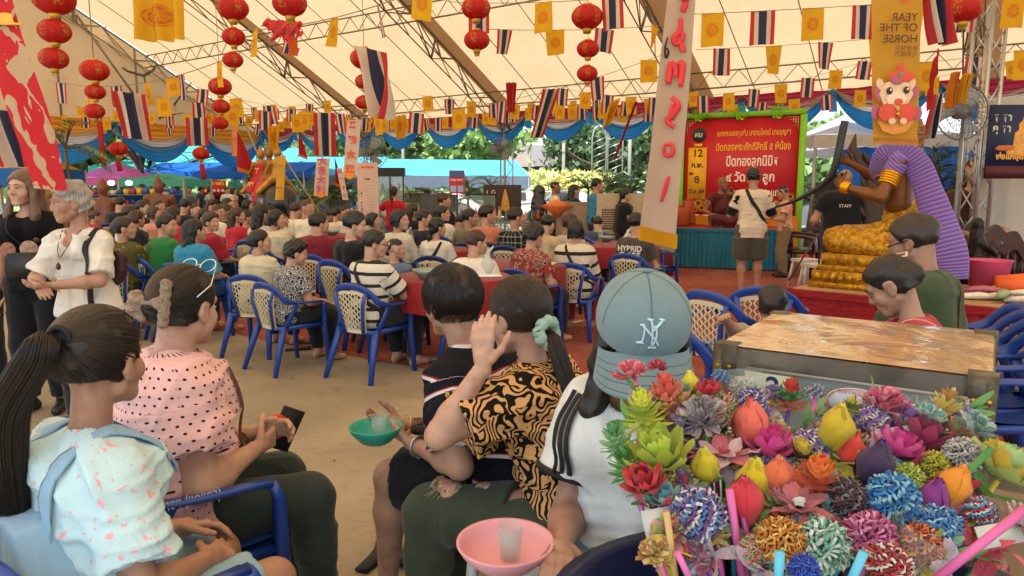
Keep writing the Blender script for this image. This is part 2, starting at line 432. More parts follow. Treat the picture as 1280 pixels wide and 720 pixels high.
def hair_prims(H,M_,style,vol=0.0):
 T = lambda *v: H + M_ @ (np.array(v,float) * HS)
 E_ = lambda c,r: ell(T(*c),np.asarray(r,float) * HS + vol,M_)
 P = [E_((0,-.014,.034),(.083,.102,.092))]
 low = -.052
 if style in ('long','longfront'):
  P += [cap(T(0,-.075,.02),T(0,-.085,-.16),.062 + vol,.07),cap(T(-.04,-.06,-.02),T(-.05,-.07,-.28),.045,.035),cap(T(.04,-.06,-.02),T(.05,-.07,-.28),.045,.035)]
  if style == 'longfront':
   for sx in (-1,1): P += [cap(T(sx * .07,.0,.02),T(sx * .095,.035,-.16),.026,.03),cap(T(sx * .095,.035,-.16),T(sx * .10,.05,-.33),.03,.016)]
  low = -9
 elif style == 'bob':
  P += [cap(T(0,-.05,-.0),T(0,-.055,-.07),.068 + vol,.06)] + [cap(T(sx * .062,-.01,.01),T(sx * .068,.0,-.07),.028,.024) for sx in (-1,1)]; low = -.095
 elif style == 'curly':
  P += [E_((0,-.045,.0),(.085,.07,.075)),E_((0,0,.06),(.085,.085,.07))]; low = -.075
 elif style in ('bun','clip'):
  P += [E_((0,-.10,.005),(.045,.04,.045)),E_((0,-.06,-.03),(.065,.045,.05))]; low = -.075
 elif style == 'lowtail':
  P += [E_((0,-.055,-.03),(.06,.05,.05))]
  pts = [T(0,-.09,-.06),T(.0,-.115,-.12),T(0,-.11,-.24),T(0,-.10,-.38)]
  for a,b,ra,rb in zip(pts,pts[1:],(.016,.020,.017),(.020,.017,.007)): P.append(cap(a,b,ra,rb))
  low = -9
 elif style == 'tail':
  pts = [T(0,-.10,.06),T(.0,-.145,.02),T(0,-.135,-.14),T(0,-.12,-.30)]
  for a,b,ra,rb in zip(pts,pts[1:],(.018,.024,.020),(.024,.020,.006)): P.append(cap(a,b,ra,rb))
  low = -9
 elif style == 'bald': return [],[]
 elif style == 'buzz':
  P = [ell(T(0,-.014,.032),(.0765,.0965,.0865),M_)]; low = -.04
 MT = M_
 def cface(Pt):
  q = (Pt - H) @ MT / HS
  f = .84 * q[...,1] - .60 * q[...,2] - .022
  # keep the long side locks in front of the plane
  if style == 'longfront': f = np.where(abs(q[...,0]) > .060,-1.0,f)
  if style in ('long','bob'): f = np.where(abs(q[...,0]) > .064,f - .03,f)
  return f
 cuts = [cface]
 if low > -1: cuts.append(lambda Pt: low - ((Pt - H) @ MT)[...,2] - np.clip(((Pt - H) @ MT)[...,1],-.05,.1) * .5)
 if style in ('short','buzz','bun','clip','tail','lowtail','curly'):
  def ear(Pt):
   q = (Pt - H) @ MT / HS; a = np.abs(q[...,0])
   return 1e-2 * (1 - ((a - .085) / .03) ** 2 - ((q[...,1] - .006) / .027) ** 2 - ((q[...,2] + .018) / .034) ** 2)
  cuts.append(ear)
 return P,cuts
def folds(amp,seed,sc=1.0):
 r = np.random.default_rng(seed); K = r.normal(size=(8,3)) * np.array((15,15,8)) * sc; K[4:] = r.normal(size=(4,3)) * np.array((7,7,26)) * sc; ph = r.uniform(0,6.28,8)
 K2 = r.normal(size=(3,3)) * 5; K3 = r.normal(size=(2,3)) * 4
 def f(P):
  w = sum(np.sin(P @ k + p) for k,p in zip(K2,ph)); msk = .5 + .5 * np.sin(P @ K3[0] * 1.5 + 1 + w)
  a = sum((1 - np.abs(np.sin(P @ k + p + 1.1 * w))) ** 2.2 for k,p in zip(K[:4],ph)) * msk + sum((1 - np.abs(np.sin(P @ k + p + .8 * w))) ** 2.2 for k,p in zip(K[4:],ph[4:])) * (1 - msk)
  return -(a / 4 - .25) * amp * 2.4
 return f
def make_figure(sp):
 """sp: dict. returns dict name -> (verts, faces, pat) in figure space + info"""
 g = sp.get
 fem = g('fem',False); fat = g('fat',0.0); h = g('h',.014); hh = g('hh',h); seated = g('seated',True)
 pz = g('pz',.53 if seated else .90); lean = R(g('lean',6 if seated else 2)); side_lean = g('slean',0.0)
 spine = g('spine',.455 if seated else .485)
 Pv = np.array((0,g('py',-.06 if seated else 0),pz))
 up = np.array((math.sin(side_lean),math.sin(lean),math.cos(lean)))
 N = Pv + up * spine
 sw = g('sw',.136 if fem else .158) + fat * .45
 tw = g('twist',0.0); tx = np.array((math.cos(tw),math.sin(tw),0))
 Sh = {s: N + tx * s * sw - up * .062 for s in (-1,1)}
 Hp = {s: Pv + np.array((s * .088,0,0)) for s in (-1,1)}
 hy,hp,hr = R(g('hyaw',0)),R(g('hpitch',0)),R(g('hroll',0))
 M_ = rotm(hy,hp,hr)
 H = N + up * .075 + np.array((0,.012,.0)) + M_ @ np.array((0,.012,.085))
 info = dict(N=N,H=H,M=M_,Sh=Sh,Pv=Pv)
 # arms
 ua,fa = (.265,.235) if fem else (.285,.25)
 dw = {s: (np.array((s * .13,.30,pz + .10)) if seated else np.array((s * (.26 + fat),.05,pz - .12))) for s in (-1,1)}
 wr = g('wrists',{}); arms = {}
 for s in (-1,1):
  w = np.asarray(wr.get(s,dw[s]),float)
  pole = np.asarray(g('poles',{}).get(s,(s * .5,-.5,-.8)),float)
  e,w2 = ik(Sh[s],w,ua,fa,pole); arms[s] = (e,w2)
 info['arms'] = arms
 tl,sl_ = (.43,.42); da = {s: (np.array((s * .12,.40,.075)) if seated else np.array((s * .10,.0,.075))) for s in (-1,1)}
 legs = {}
 for s in (-1,1):
  a = np.asarray(g('ankles',{}).get(s,da[s]),float)
  k_,a2 = ik(Hp[s],a,tl if seated else .415,sl_ if seated else .415,np.asarray(g('kpoles',{}).get(s,(s * .12,1,.8 if seated else 0)),float)); legs[s] = (k_,a2)
 info['legs'] = legs
 lf,kf = g('legfat',fat * .5),fat
 out = {}
 # ---- torso prims
 def torso(o):
  c1 = Pv + up * (spine * .42); c2 = Pv + up * (spine * .78); dx = tx * .07
  w = .010 if fem else 0
  P = [cap(Pv - np.array((.07,0,0)),Pv + np.array((.07,0,0)),.112 + o + fat * .9),
             cap(Pv - dx * .7,c1 - dx * .75,.098 + o + fat,.088 + o + fat - w),cap(Pv + dx * .7,c1 + dx * .75,.098 + o + fat,.088 + o + fat - w),
             cap(c1 - dx * .75,c2 - dx * .95,.088 + o + fat - w,.090 + o + fat * .8),cap(c1 + dx * .75,c2 + dx * .95,.088 + o + fat - w,.090 + o + fat * .8),
             cap(c2,N - up * .11,.095 + o + fat * .6,.072 + o + fat * .5),
             cap(Sh[-1] + tx * .04,Sh[1] - tx * .04,.048 + o + fat * .3),cap(c2 - dx,Sh[-1] + tx * .04 - up * .03,.08 + o + fat * .6,.05 + o + fat * .3),cap(c2 + dx,Sh[1] - tx * .04 - up * .03,.08 + o + fat * .6,.05 + o + fat * .3),
             cap(N - up * .03,Sh[-1] - up * .0,.040 + o,.036 + o),cap(N - up * .03,Sh[1] - up * .0,.040 + o,.036 + o)]
  if fem: P += [ell(c2 + np.array((s * .07,.075,.0)),(.062 + o + fat * .5,) * 3) for s in (-1,1)]
  if fat > .02: P += [ell(c1 + np.array((0,.05 + fat * .4,-.03)),(.11 + fat + o,.09 + fat + o,.12 + fat * .5 + o))]
  return P
 def thigh(s,o,k1=.0):
  k_,a = legs[s]; hip = Hp[s]
  return [cap(hip,k_,.092 + o + lf,.060 + o + lf * .6)]
 def shin(s,o):
  k_,a = legs[s]; d = unit(a - k_)
  back = unit(np.cross(d,np.array((1,0,0))));
  m = k_ + (a - k_) * .3
  return [cap(k_,m,.055 + o + lf * .5,.056 + o + lf * .4),cap(m,a,.056 + o + lf * .4,.036 + o)]
 def arm_u(s,o): e = arms[s][0]; return [cap(Sh[s],Sh[s] + (e - Sh[s]) * .5,.042 + o + fat * .3,.039 + o + fat * .32),cap(Sh[s] + (e - Sh[s]) * .5,e,.039 + o + fat * .32,.033 + o + fat * .18)]
 def arm_f(s,o): e,w = arms[s]; m = e + (w - e) * .3; return [cap(e,m,.033 + o + fat * .18,.034 + o + fat * .18),cap(m,w,.034 + o + fat * .15,.0235 + o)]
 # ---- skin
 B = torso(-.004) + [cap(N - up * .05,H + M_ @ np.array((0,-.03,-.05)),.051 + fat * .3 - (.008 if fem else 0),.049 + fat * .2 - (.008 if fem else 0))]
 for s in (-1,1):
  B += arm_u(s,0) + arm_f(s,0) + thigh(s,-.006) + shin(s,-.004)
  a = legs[s][1]; fd = np.asarray(g('feet',{}).get(s,(s * .15,1,0)),float); fd = unit(fd)
  toe = a + fd * .13; toe[2] = a[2] - .048
  heel = a - fd * .035 + np.array((0,0,-.045))
  if not g('shoes'): B += [cap(heel,a + np.array((0,0,-.01)),.028,.033),cap(a + fd * .03 + np.array((0,0,-.03)),toe,.030,.021),cap(heel,toe,.022,.02)]
  info.setdefault('feet',{})[s] = (heel,toe,fd)
 parts = [sdf(B,h,.012)]
 hd = head_prims(H,M_,fem,g('old'),hh < .006) + [cap(N + up * .0,H + M_ @ np.array((0,-.03,-.05)),.050 + fat * .3 - (.008 if fem else 0),.049 + fat * .2 - (.008 if fem else 0))]
 if fat > .03: hd += [ell(H + M_ @ np.array((0,.03,-.055)),(.062,.05,.045),M_)]
 parts.append(sdf(hd,hh,.0065 if hh < .008 else .008))
 for s in (-1,1):
  e,w = arms[s]; f = g('hdir',{}).get(s,w - e); n = g('palm',{}).get(s,(-s * .6,0,-1))
  cu = g('curl',{}).get(s,.5)
  hp_ = hand_prims(w,f,n,cu,s)
  info.setdefault('hand',{})[s] = (w,unit(f),np.asarray(n,float))
  hr_ = .0042 if h < .0095 else (.007 if h < .013 else .011)
  parts.append(sdf(hp_,hr_,.0028 if hr_ < .005 else .004))
 out['body'] = join(parts) + (None,)
 # ---- shirt
 st = g('sleeve',.62); off = g('loose',.012)
 Sp = torso(off)
 drape = g('drape',0.0 if seated else .008)
 if drape: Sp += [cone(Pv + up * .16 + q_,Pv - up * .16 + q_,.095 + fat,.105 + fat + drape) for q_ in (np.array((-.055,0,0)),np.array((.055,0,0)))]
 sl = g('slflare',.018)
 for s in (-1,1):
  e,w = arms[s]
  if st <= 0: continue
  if st <= 1:
   q = Sh[s] + (e - Sh[s]) * st
   Sp += [cap(Sh[s] + (e - Sh[s]) * .02,Sh[s] + (e - Sh[s]) * st * .35,.048 + off + fat * .4,.047 + off + fat * .45),cone(Sh[s] + (e - Sh[s]) * .12,q,.047 + off + fat * .4,.046 + off + sl + fat * .45)]
   if g('puff'): Sp += [ell(Sh[s] + (e - Sh[s]) * st * .55,(.085,.085,.095))]
  else:
   f_ = st - 1
   Sp += [cap(Sh[s],e,.048 + off * .8 + fat * .4,.045 + off * .9 + fat * .3),cone(e,e + (w - e) * f_,.045 + off + fat * .3,.034 + off)]
   Sp += [cap(e,e + (w - e) * f_ * .6,.045 + off * .9 + fat * .3,.038 + off)]
 nr = g('neck_r',.074); nc = N + up * .025 + np.array((0,.018,0))
 hem = g('hem',-.10 if seated else -.07)
 cuts = [lambda P: nr - np.linalg.norm((P - nc) * np.array((1,.95,.8)),axis=-1),lambda P: (pz + hem) - P[...,2]]
 if g('vneck'):
  vn = nc + np.array((0,.085,-.045)); cuts.append(lambda P: 1e-2 * 2 * (1 - np.linalg.norm((P - vn) / np.array((.035,.09,.085)),axis=-1)))
 fo = folds(g('foldamp',.007),g('seed',1),g('foldsc',1.0))
 v,f = sdf(Sp,h * .9,.011,cuts,noise=fo if h < .02 else None)
 # pattern coordinates
 ctr = Pv + up * (spine * .5)
 th = g('seam',0.0); q = v - ctr; cx,sx_ = math.cos(th),math.sin(th)
 qx,qy = q[:,0] * cx - q[:,1] * sx_,q[:,0] * sx_ + q[:,1] * cx
 pat = np.stack([np.arctan2(qx,-qy) * (.14 + fat),v[:,2],np.zeros(len(v))],1)
 for s in (-1,1):
  e,w = arms[s]; ax_ = unit(e - Sh[s]); L = np.linalg.norm(e - Sh[s]); r_ = v - Sh[s]; t = r_ @ ax_; rad = r_ - t[:,None] * ax_
  inn = (t > .035) & (np.linalg.norm(rad,axis=1) < .105 + fat * .5) & (s * (v[:,0] - Sh[s][0]) > -.045 - fat * .3)
  b1 = unit(np.cross(ax_,(0,1,.1))); b2 = np.cross(ax_,b1)
  pat[inn] = np.stack([np.arctan2(rad @ b1,rad @ b2) * .07,Sh[s][2] - t,np.ones(len(v)) * s],1)[inn]
 out['shirt'] = (v,f,pat)
 # ---- trousers / shorts / skirt
 bt = g('bottom','pants'); Bp = [cap(Pv - np.array((.07,0,0)),Pv + np.array((.07,0,0)),.117 + fat * .9),cap(Pv,Pv + up * .06,.115 + fat * .9,.11 + fat * .9)]
 o = .018
 bl = g('baggy',.012)
 for s in (-1,1):
  k_,a = legs[s]; hip = Hp[s]
  if bt == 'pants':
   Bp += thigh(s,o) + [cap(k_,k_ + (a - k_) * .4,.072 + lf * .6 + bl * .5,.062 + lf * .4 + bl),cone(k_ + (a - k_) * .3,k_ + (a - k_) * g('plen',.92),.062 + lf * .4 + bl,.052 + bl)]
  elif bt == 'shorts':
   q = hip + (k_ - hip) * g('slen',.86); Bp += [cap(hip,hip + (q - hip) * .6,.098 + lf,.09 + lf),cone(hip + (q - hip) * .3,q,.092 + lf + bl,.082 + lf + bl)]
  else:
   Bp += thigh(s,o + .01)
 if bt == 'skirt':
  k0,k1 = legs[-1][0],legs[1][0]; Bp += [cap((Hp[-1] + Hp[1]) / 2,(k0 + k1) / 2,.12,.10),cone((k0 + k1) / 2,(legs[-1][1] + legs[1][1]) / 2 + np.array((0,0,.12)),.14,.15)]
 zc = pz + g('waist',.10)
 v,f = sdf(Bp,h,.014,[lambda P: np.minimum((P - Pv) @ up - g('waist',.10),.15 - (P[...,1] - Pv[1]))],noise=folds(g('foldamp',.007) * .5,g('seed',1) + 5,1.0) if h < .02 else None)
 out['trousers'] = (v,f,np.stack([v[:,0],v[:,2],v[:,1]],1))
 hs = g('hair','short')
 hpz,hc = hair_prims(H,M_,hs,g('hvol',0.0))
 if hpz:
  rr = np.random.default_rng(g('seed',1) + 3); kk = rr.normal(size=(5,3)) * 60
  nz = (lambda P: sum(np.sin((P - H) @ k_) for k_ in kk) * (.0016 if hs != 'curly' else .003))
  v,f = sdf(hpz,max(hh,.006),.010,hc,noise=nz)
  out['hair'] = (v,f,None)
 if g('shoes'):
  Q = []
  for s in (-1,1):
   a = legs[s][1]; heel,toe,fd = info['feet'][s]
   Q += [cap(heel,a + np.array((0,0,-.005)),.034,.038),cap(a + fd * .02 + np.array((0,0,-.03)),toe + fd * .01,.038,.03),cap(heel,toe,.03,.03)]
  v,f = sdf(Q,h,.008,[lambda P: -P[...,2] + (legs[1][1][2] - .073)])
  out['shoes'] = (v,f,None)
 return out,info
_fig = {}
SKINS = ['#c89a7c','#bb8a6a','#ad7b5b','#8f6046']
def wrap_strap(root,pts,w,mat,name='strap',n=26,off=.007,surf='shirt'):
 me = [c for c in root.children if c.name.startswith(surf)][0].data; co = np.empty(len(me.vertices) * 3,dtype=np.float32); me.vertices.foreach_get('co',co); co = co.reshape(-1,3); nn = np.empty_like(co.ravel()); me.vertices.foreach_get('normal',nn); nn = nn.reshape(-1,3)
 P = np.asarray(pts,float); t = np.linspace(0,len(P) - 1,n); i = np.minimum(t.astype(int),len(P) - 2); Q = P[i] * (1 - (t - i)[:,None]) + P[i + 1] * (t - i)[:,None]; ups = []
 for k in range(n): j = int(np.argmin(np.sum((co - Q[k]) ** 2,1))); Q[k] = co[j] + nn[j] * off; ups.append(nn[j])
 for _ in range(2): Q[1:-1] = (Q[:-2] + 2 * Q[1:-1] + Q[2:]) / 4
 return MB().sweep(Q,[(w,.0035)] * n,6,up=np.array(ups)).build(name,mat,root)
def face_bits(root,info,iris='#2a1a12',brow='#2b211c',lips='#a8605a',closed=False):
 """eyes, brows and mouth as small parts of the head"""
 H,M_ = info['H'],info['M']; T = lambda *v: H + M_ @ (np.array(v,float) * HS)
 w_,d_,l_,b_ = plain('eye_white','#d8d2ca',.25,.02),plain('iris',iris,.15,.02),plain('lip',lips,.45,.05),plain('brow_hair',brow,.8,.1)
 for sx in (-1,1):
  if not closed:
   m = MB(); m.lathe([(1e-4,-.0115),(.006,-.0098),(.0098,-.006),(.0115,0),(.0098,.006),(.006,.0098),(1e-4,.0115)],n=14)
   V0 = np.concatenate(m.v); V0[:,2] *= .52
   e = mobj('eye',np_mesh('eye',V0 @ M_.T + T(sx * .031,.0745,.002),m.f,[w_]),root)
   c = T(sx * .031,.0853,.002); m2 = MB(); m2.lathe([(1e-4,.0008),(.0045,.0004),(.0048,-.0005),(1e-4,-.0006)],n=12)
   V1 = np.concatenate(m2.v) @ np.array(Matrix.Rotation(R(-90),3,'X')).T
   mobj('iris',np_mesh('iris',V1 @ M_.T + c,m2.f,[d_]),e)
  m = MB(); m.sweep([T(sx * .014,.0905,.0065 if not closed else -.001),T(sx * .031,.0885,.0108 if not closed else -.004),T(sx * .046,.0765,.004 if not closed else -.002)],[.0012,.0018,.0012],6); m.build('eyelashes',b_,root)
  m = MB(); m.sweep([T(sx * .012,.0935,.026),T(sx * .028,.0915,.031),T(sx * .047,.0775,.026)],[(.003,.0022),(.0035,.0025),(.0015,.0012)],6); m.build('eyebrow',b_,root)
 m = MB(); m.sweep([T(-.021,.0815,-.0595),T(-.008,.0905,-.0575),T(0,.0910,-.0590),T(.008,.0905,-.0575),T(.021,.0815,-.0595)],[(.001,.001),(.003,.0035),(.003,.003),(.003,.0035),(.001,.001)],8)
 m.sweep([T(-.019,.0810,-.0615),T(-.007,.0895,-.0650),T(.007,.0895,-.0650),T(.019,.0810,-.0615)],[(.001,.001),(.0035,.004),(.0035,.004),(.001,.001)],8)
 m.build('lips',l_,root)
def person(sp,loc,yaw,mats,label,group=None,scale=1.0,key=None,name='person',cat='person'):
 """place a figure; figures with the same key share mesh data, each keeps its own materials"""
 if key is not None and key in _fig: meshes,info = _fig[key]
 else:
  out,info = make_figure(sp); meshes = {}
  for k_,(v,f,pat) in out.items():
   if len(v) == 0: continue
   meshes[k_] = np_mesh(k_,v,f,[None],attr={'pat': pat} if pat is not None else None)
  if key is not None: _fig[key] = (meshes,info)
 root = empty(name,loc,face_rot(yaw),label,cat,group,scale=scale)
 for k_,me in meshes.items():
  if me.materials[0] is None and key is None: me.materials[0] = mats.get(k_,mats.get('trousers'))
  o = mobj(k_,me,root)
  if key is not None:
   o.material_slots[0].link = 'OBJECT'; o.material_slots[0].material = mats.get(k_,mats.get('trousers'))
 return root,info
def strands(name,roots_fn,n,mat,parent,rad=.0006):
 """real hair strands: roots_fn(i) -> (m,3) polyline"""
 L = [roots_fn(i) for i in range(n)]; L = [l for l in L if l is not None]
 cu = bpy.data.hair_curves.new(name); cu.add_curves([len(l) for l in L])
 P = np.concatenate(L).astype(np.float32)
 cu.position_data.foreach_set('vector',P.ravel()) if hasattr(cu,'position_data') else cu.points.foreach_set('position',P.ravel())
 a = cu.attributes.get('radius') or cu.attributes.new('radius','FLOAT','POINT')
 rr = np.concatenate([np.linspace(1,.35,len(l)) * rad for l in L]).astype(np.float32)
 a.data.foreach_set('value',rr); cu.materials.append(mat)
 return link(bpy.data.objects.new(name,cu),parent)
# ================================================================ ground
def sheet(name,pts,z,mat,kind='structure',nsub=1):
 m = MB(); m.add([(p[0],p[1],z) for p in pts],[tuple(range(len(pts)))])
 return tag(m.build(name,mat,smooth=False),kind=kind)
gm = Mat('earth',0.9,0.2); gm.color(gm.ramp(gm.noise(0.25,6),[(0.3,hexc('#6f6a5e')),(0.6,hexc('#8d877a')),(0.75,hexc('#76805a'))])); gm.bump(gm.noise(9,5),.5,.05)
sheet('ground',[(-700,-300),(700,-300),(700,900),(-700,900)],-0.012,gm.m)
cm = Mat('concrete',0.72,0.35)
c1 = cm.noise(0.9,6,dist=0.6); c2 = cm.noise(7,6,vec=cm.coord('Object',(1,2.6,1)),dist=1.2)
base = cm.ramp(c1,[(0.3,hexc('#7d7260')),(0.5,hexc('#8e826d')),(0.7,hexc('#9c907a'))])
st = cm.ramp(cm.noise(2.6,7,dist=1.8),[(0.60,(0,0,0)),(0.74,(1,1,1))])
st2 = cm.ramp(c2,[(0.56,(0,0,0)),(0.70,(1,1,1))])
b2 = cm.mix(cm.math('MULTIPLY',st,.62),base,hexc('#6b5b48')); b3 = cm.mix(cm.math('MULTIPLY',st2,.42),b2,hexc('#73644f'))
cm.color(b3); cm.put(cm.b.inputs['Roughness'],cm.node('ShaderNodeMapRange',{0: c1,3: .5,4: .85}).outputs[0]); cm.bump(cm.math('ADD',c2,cm.noise(60,4)),.25,.01)
sheet('concrete_floor',[tp(-9,27.0)[:2],tp(-9,-16)[:2],tp(20.4,-16)[:2],tp(20.4,27.0)[:2]],0.0,cm.m)
rm = Mat('red_carpet',0.93,0.15)
n1 = rm.noise(1.1,6,dist=.8)
rm.color(rm.mix(rm.math('MULTIPLY',rm.ramp(rm.noise(3.2,7,dist=1.5),[(.52,(0,0,0)),(.72,(1,1,1))]),.45),rm.ramp(n1,[(.3,hexc('#81443a')),(.7,hexc('#93534a'))]),hexc('#9a7668')))
rm.bump(rm.noise(240,2),.35,.01)
m = MB()
def carpet(u,v):
 vv = 23.0 - v * 37; uu = 4.38 + u * (15.2) + np.where(u < .001,.025 * np.sin(vv * 2.1) + .015 * np.sin(vv * 7),0)
 z = .004 + .003 * (np.sin(vv * 3 + uu * 2) * np.sin(uu * 5)) ** 2
 return np.stack([U[0] * uu + V[0] * vv,U[1] * uu + V[1] * vv,z],-1)
m.grid(60,160,carpet); tag(m.build('red_carpet',rm.m),kind='structure')
r = np.random.default_rng(44); m = MB()
for k in range(420):
 uu,vv = r.uniform(-.5,4.3) if k % 3 else r.uniform(4.4,9),r.uniform(-3,7); p_ = tp(uu,vv,.006); s_ = r.uniform(.003,.011) * (2.2 if k % 40 == 0 else 1); m.box(p_ + (0,0,s_ * .2),(s_ * r.uniform(1,2.5),s_,s_ * .4),rz=r.uniform(0,3))
tag(m.build('litter',plain('grit','#5d5444',.9,.5,3),smooth=False),'grit and crumbs scattered over the floor','litter',kind='stuff')
# ================================================================ marquee
canvas = Mat('canvas',0.7,0.2)
cn = canvas.noise(0.8,5,dist=.4); cc = canvas.ramp(cn,[(.3,hexc('#d6a560')),(.7,hexc('#e2b673'))])
canvas.color(cc); canvas.bump(canvas.math('ADD',canvas.noise(1.3,4,vec=canvas.coord('Object',(1,1,2.5))),canvas.math('MULTIPLY',canvas.noise(300,1),.03)),.25,.12); canvas.add_translucent(.45,canvas.mix(.5,cc,(.92,.74,.48)))
band_m = Mat('canvas_band',.75,.2); band_m.color(hexc('#c9ad8e')); band_m.add_translucent(.40,hexc('#b89a7c'))
steel = plain('tent_steel','#8a8172',.45,.15,4,metal=.5)
steel_l = plain('pale_steel','#a3a29c',.4,.1,4,metal=.7)
EU,EZ,SL,RU = 19.4,3.86,.51,7.0
def roof_z(u): return EZ + SL * (EU - u) if u > RU else EZ + SL * (EU - RU) - SL * (RU - u)
tent = empty('marquee_tent',tp(0,0),0,'large cream canvas marquee with steel lattice trusses roofing the whole gathering','tent')
VB = [25.8,19.5,13.2,6.9,0.6,-5.7,-12.0]
NU_ = RU - (EU - RU)
for a,b in zip(VB,VB[1:]):
 for (u0,u1) in ((EU + .15,RU),(RU,NU_ + 2.6)):
  m = MB()
  def fn(x,y,u0=u0,u1=u1,a=a,b=b):
   uu = u0 + (u1 - u0) * x; vv = a + (b - a) * y
   z = np.where(uu > RU,EZ + SL * (EU - uu),EZ + SL * (EU - RU) - SL * (RU - uu))
   z = z - .05 * np.sin(PI * y) * np.abs(np.sin(PI * y)) + .018 * np.sin(y * PI * 8) ** 2 * 1.0
   return np.stack([U[0] * uu + V[0] * vv,U[1] * uu + V[1] * vv,z],-1)
  m.grid(25,33,fn); m.build('roof_panel',canvas.m,tent)
def tpp(u,v,dz=0): return tp(u,v,roof_z(u) + dz)
for i,v in enumerate(VB):
 if i not in (0,):
  m = MB(); pts = [tpp(u,v - .12,-.03) for u in np.linspace(EU,RU,12)]
  m.grid(12,2,lambda x,y,v=v: np.array([[tpp(EU - (EU - RU) * xx,v + .16 - .62 * yy,-.035 - .02 * yy) for xx,yy in zip(r1,r2)] for r1,r2 in zip(x,y)])); m.build('seam_band',band_m.m,tent,smooth=False)
 m = MB()
 us = np.linspace(EU - .1,RU,15)
 top = [tpp(u,v,-.08) for u in us]; bl = [tpp(u,v + .17,-.62) for u in us]; br = [tpp(u,v - .17,-.62) for u in us]
 m.sweep(top,.030,6); m.sweep(bl,.018,6); m.sweep(br,.018,6)
 for k in range(14):
  for c_ in (bl,br):
   m.sweep([top[k],c_[k + 1]] if k % 2 else [top[k + 1],c_[k]],.013,4)
  m.sweep([bl[k],br[k + 1]],.010,4)
 for k in range(0,15,4): m.sweep([top[k],bl[k]],.028,4); m.sweep([top[k],br[k]],.028,4)
 m.build('truss',steel,tent)
 if i < 4 or i in (4,):
  m = MB()
  hz = EZ - .1
  for du,dv in ((0,.15),(0,-.15),(-.28,0)): m.sweep([tp(EU + du,v + dv,0),tp(EU + du,v + dv,hz)],.024,6)
  zz = np.arange(0,hz - .3,.36)
  for k,z in enumerate(zz):
   a_,b_ = (.15,-.15) if k % 2 else (-.15,.15)
   m.sweep([tp(EU,v + a_,z),tp(EU,v + b_,z + .36)],.010,4); m.sweep([tp(EU,v + a_,z),tp(EU - .28,v,z + .36)],.010,4)
  m.box(tp(EU - .1,v,.01),(.5,.5,.02),rz=-AX)
  m.build('post',steel_l,tent)
# thin rafters down the slope
for a,b in zip(VB,VB[1:]):
 for k in (1,2,3):
  v = a + (b - a) * k / 4
  m = MB(); m.sweep([tpp(u,v,-.05) for u in (EU,16,13,10,RU)],.013,5); m.build('rafter',steel,tent)
# lattice purlins along the tent
for du in (1.25,4.8,8.3):
 for a,b in zip(VB,VB[1:]):
  m = MB(); u = EU - du
  m.sweep([tpp(u,a,-.10),tpp(u,b,-.10)],.020,6); m.sweep([tpp(u,a,-.50),tpp(u,b,-.50)],.022,6)
  for k in range(9):
   x0,x1 = a + (b - a) * k / 9,a + (b - a) * (k + .5) / 9; x2 = a + (b - a) * (k + 1) / 9
   m.sweep([tpp(u,x0,-.10),tpp(u,x1,-.50),tpp(u,x2,-.10)],.009,4)
  m.build('purlin',steel,tent)
m = MB(); m.sweep([tp(EU,VB[0],EZ - .02),tp(EU,VB[-1],EZ - .02)],.035,6); m.build('eave_beam',steel,tent)
# gable wall on the far left with its framing
m = MB()
def gw(x,y):
 uu = EU - (EU - RU) * 1.4 * x; top = np.where(uu > RU,EZ + SL * (EU - uu),EZ + SL * (EU - RU) - SL * (RU - uu)); z = 3.55 + (top - 3.55) * y
 vv = VB[0] + .1 + .03 * np.sin(uu * 4)
 return np.stack([U[0] * uu + V[0] * vv,U[1] * uu + V[1] * vv,z],-1)
m.grid(60,12,gw); m.build('gable_wall',canvas.m,tent)
m = MB()
for u in np.arange(EU - 2.6,RU - 4,-2.6): m.sweep([tp(u,VB[0] - .05,3.5),tpp(u,VB[0] - .05,-.1)],.035,6)
for u in (EU - 4.5,EU - 9.5): m.sweep([tp(u,VB[0] - .12,3.6),tpp(u - 2.6,VB[0] - .12,-.3)],.04,6)
m.sweep([tp(EU,VB[0] - .05,3.55),tp(RU - 5,VB[0] - .05,3.55)],.04,6)
m.build('gable_frame',steel,tent)
m = MB()
for u in (EU - 5.2,EU - 10.4): m.sweep([tp(u,VB[0],0),tp(u,VB[0],3.6)],.07,8)
m.build('gable_post',plain('dark_post','#33312f',.6),tent)
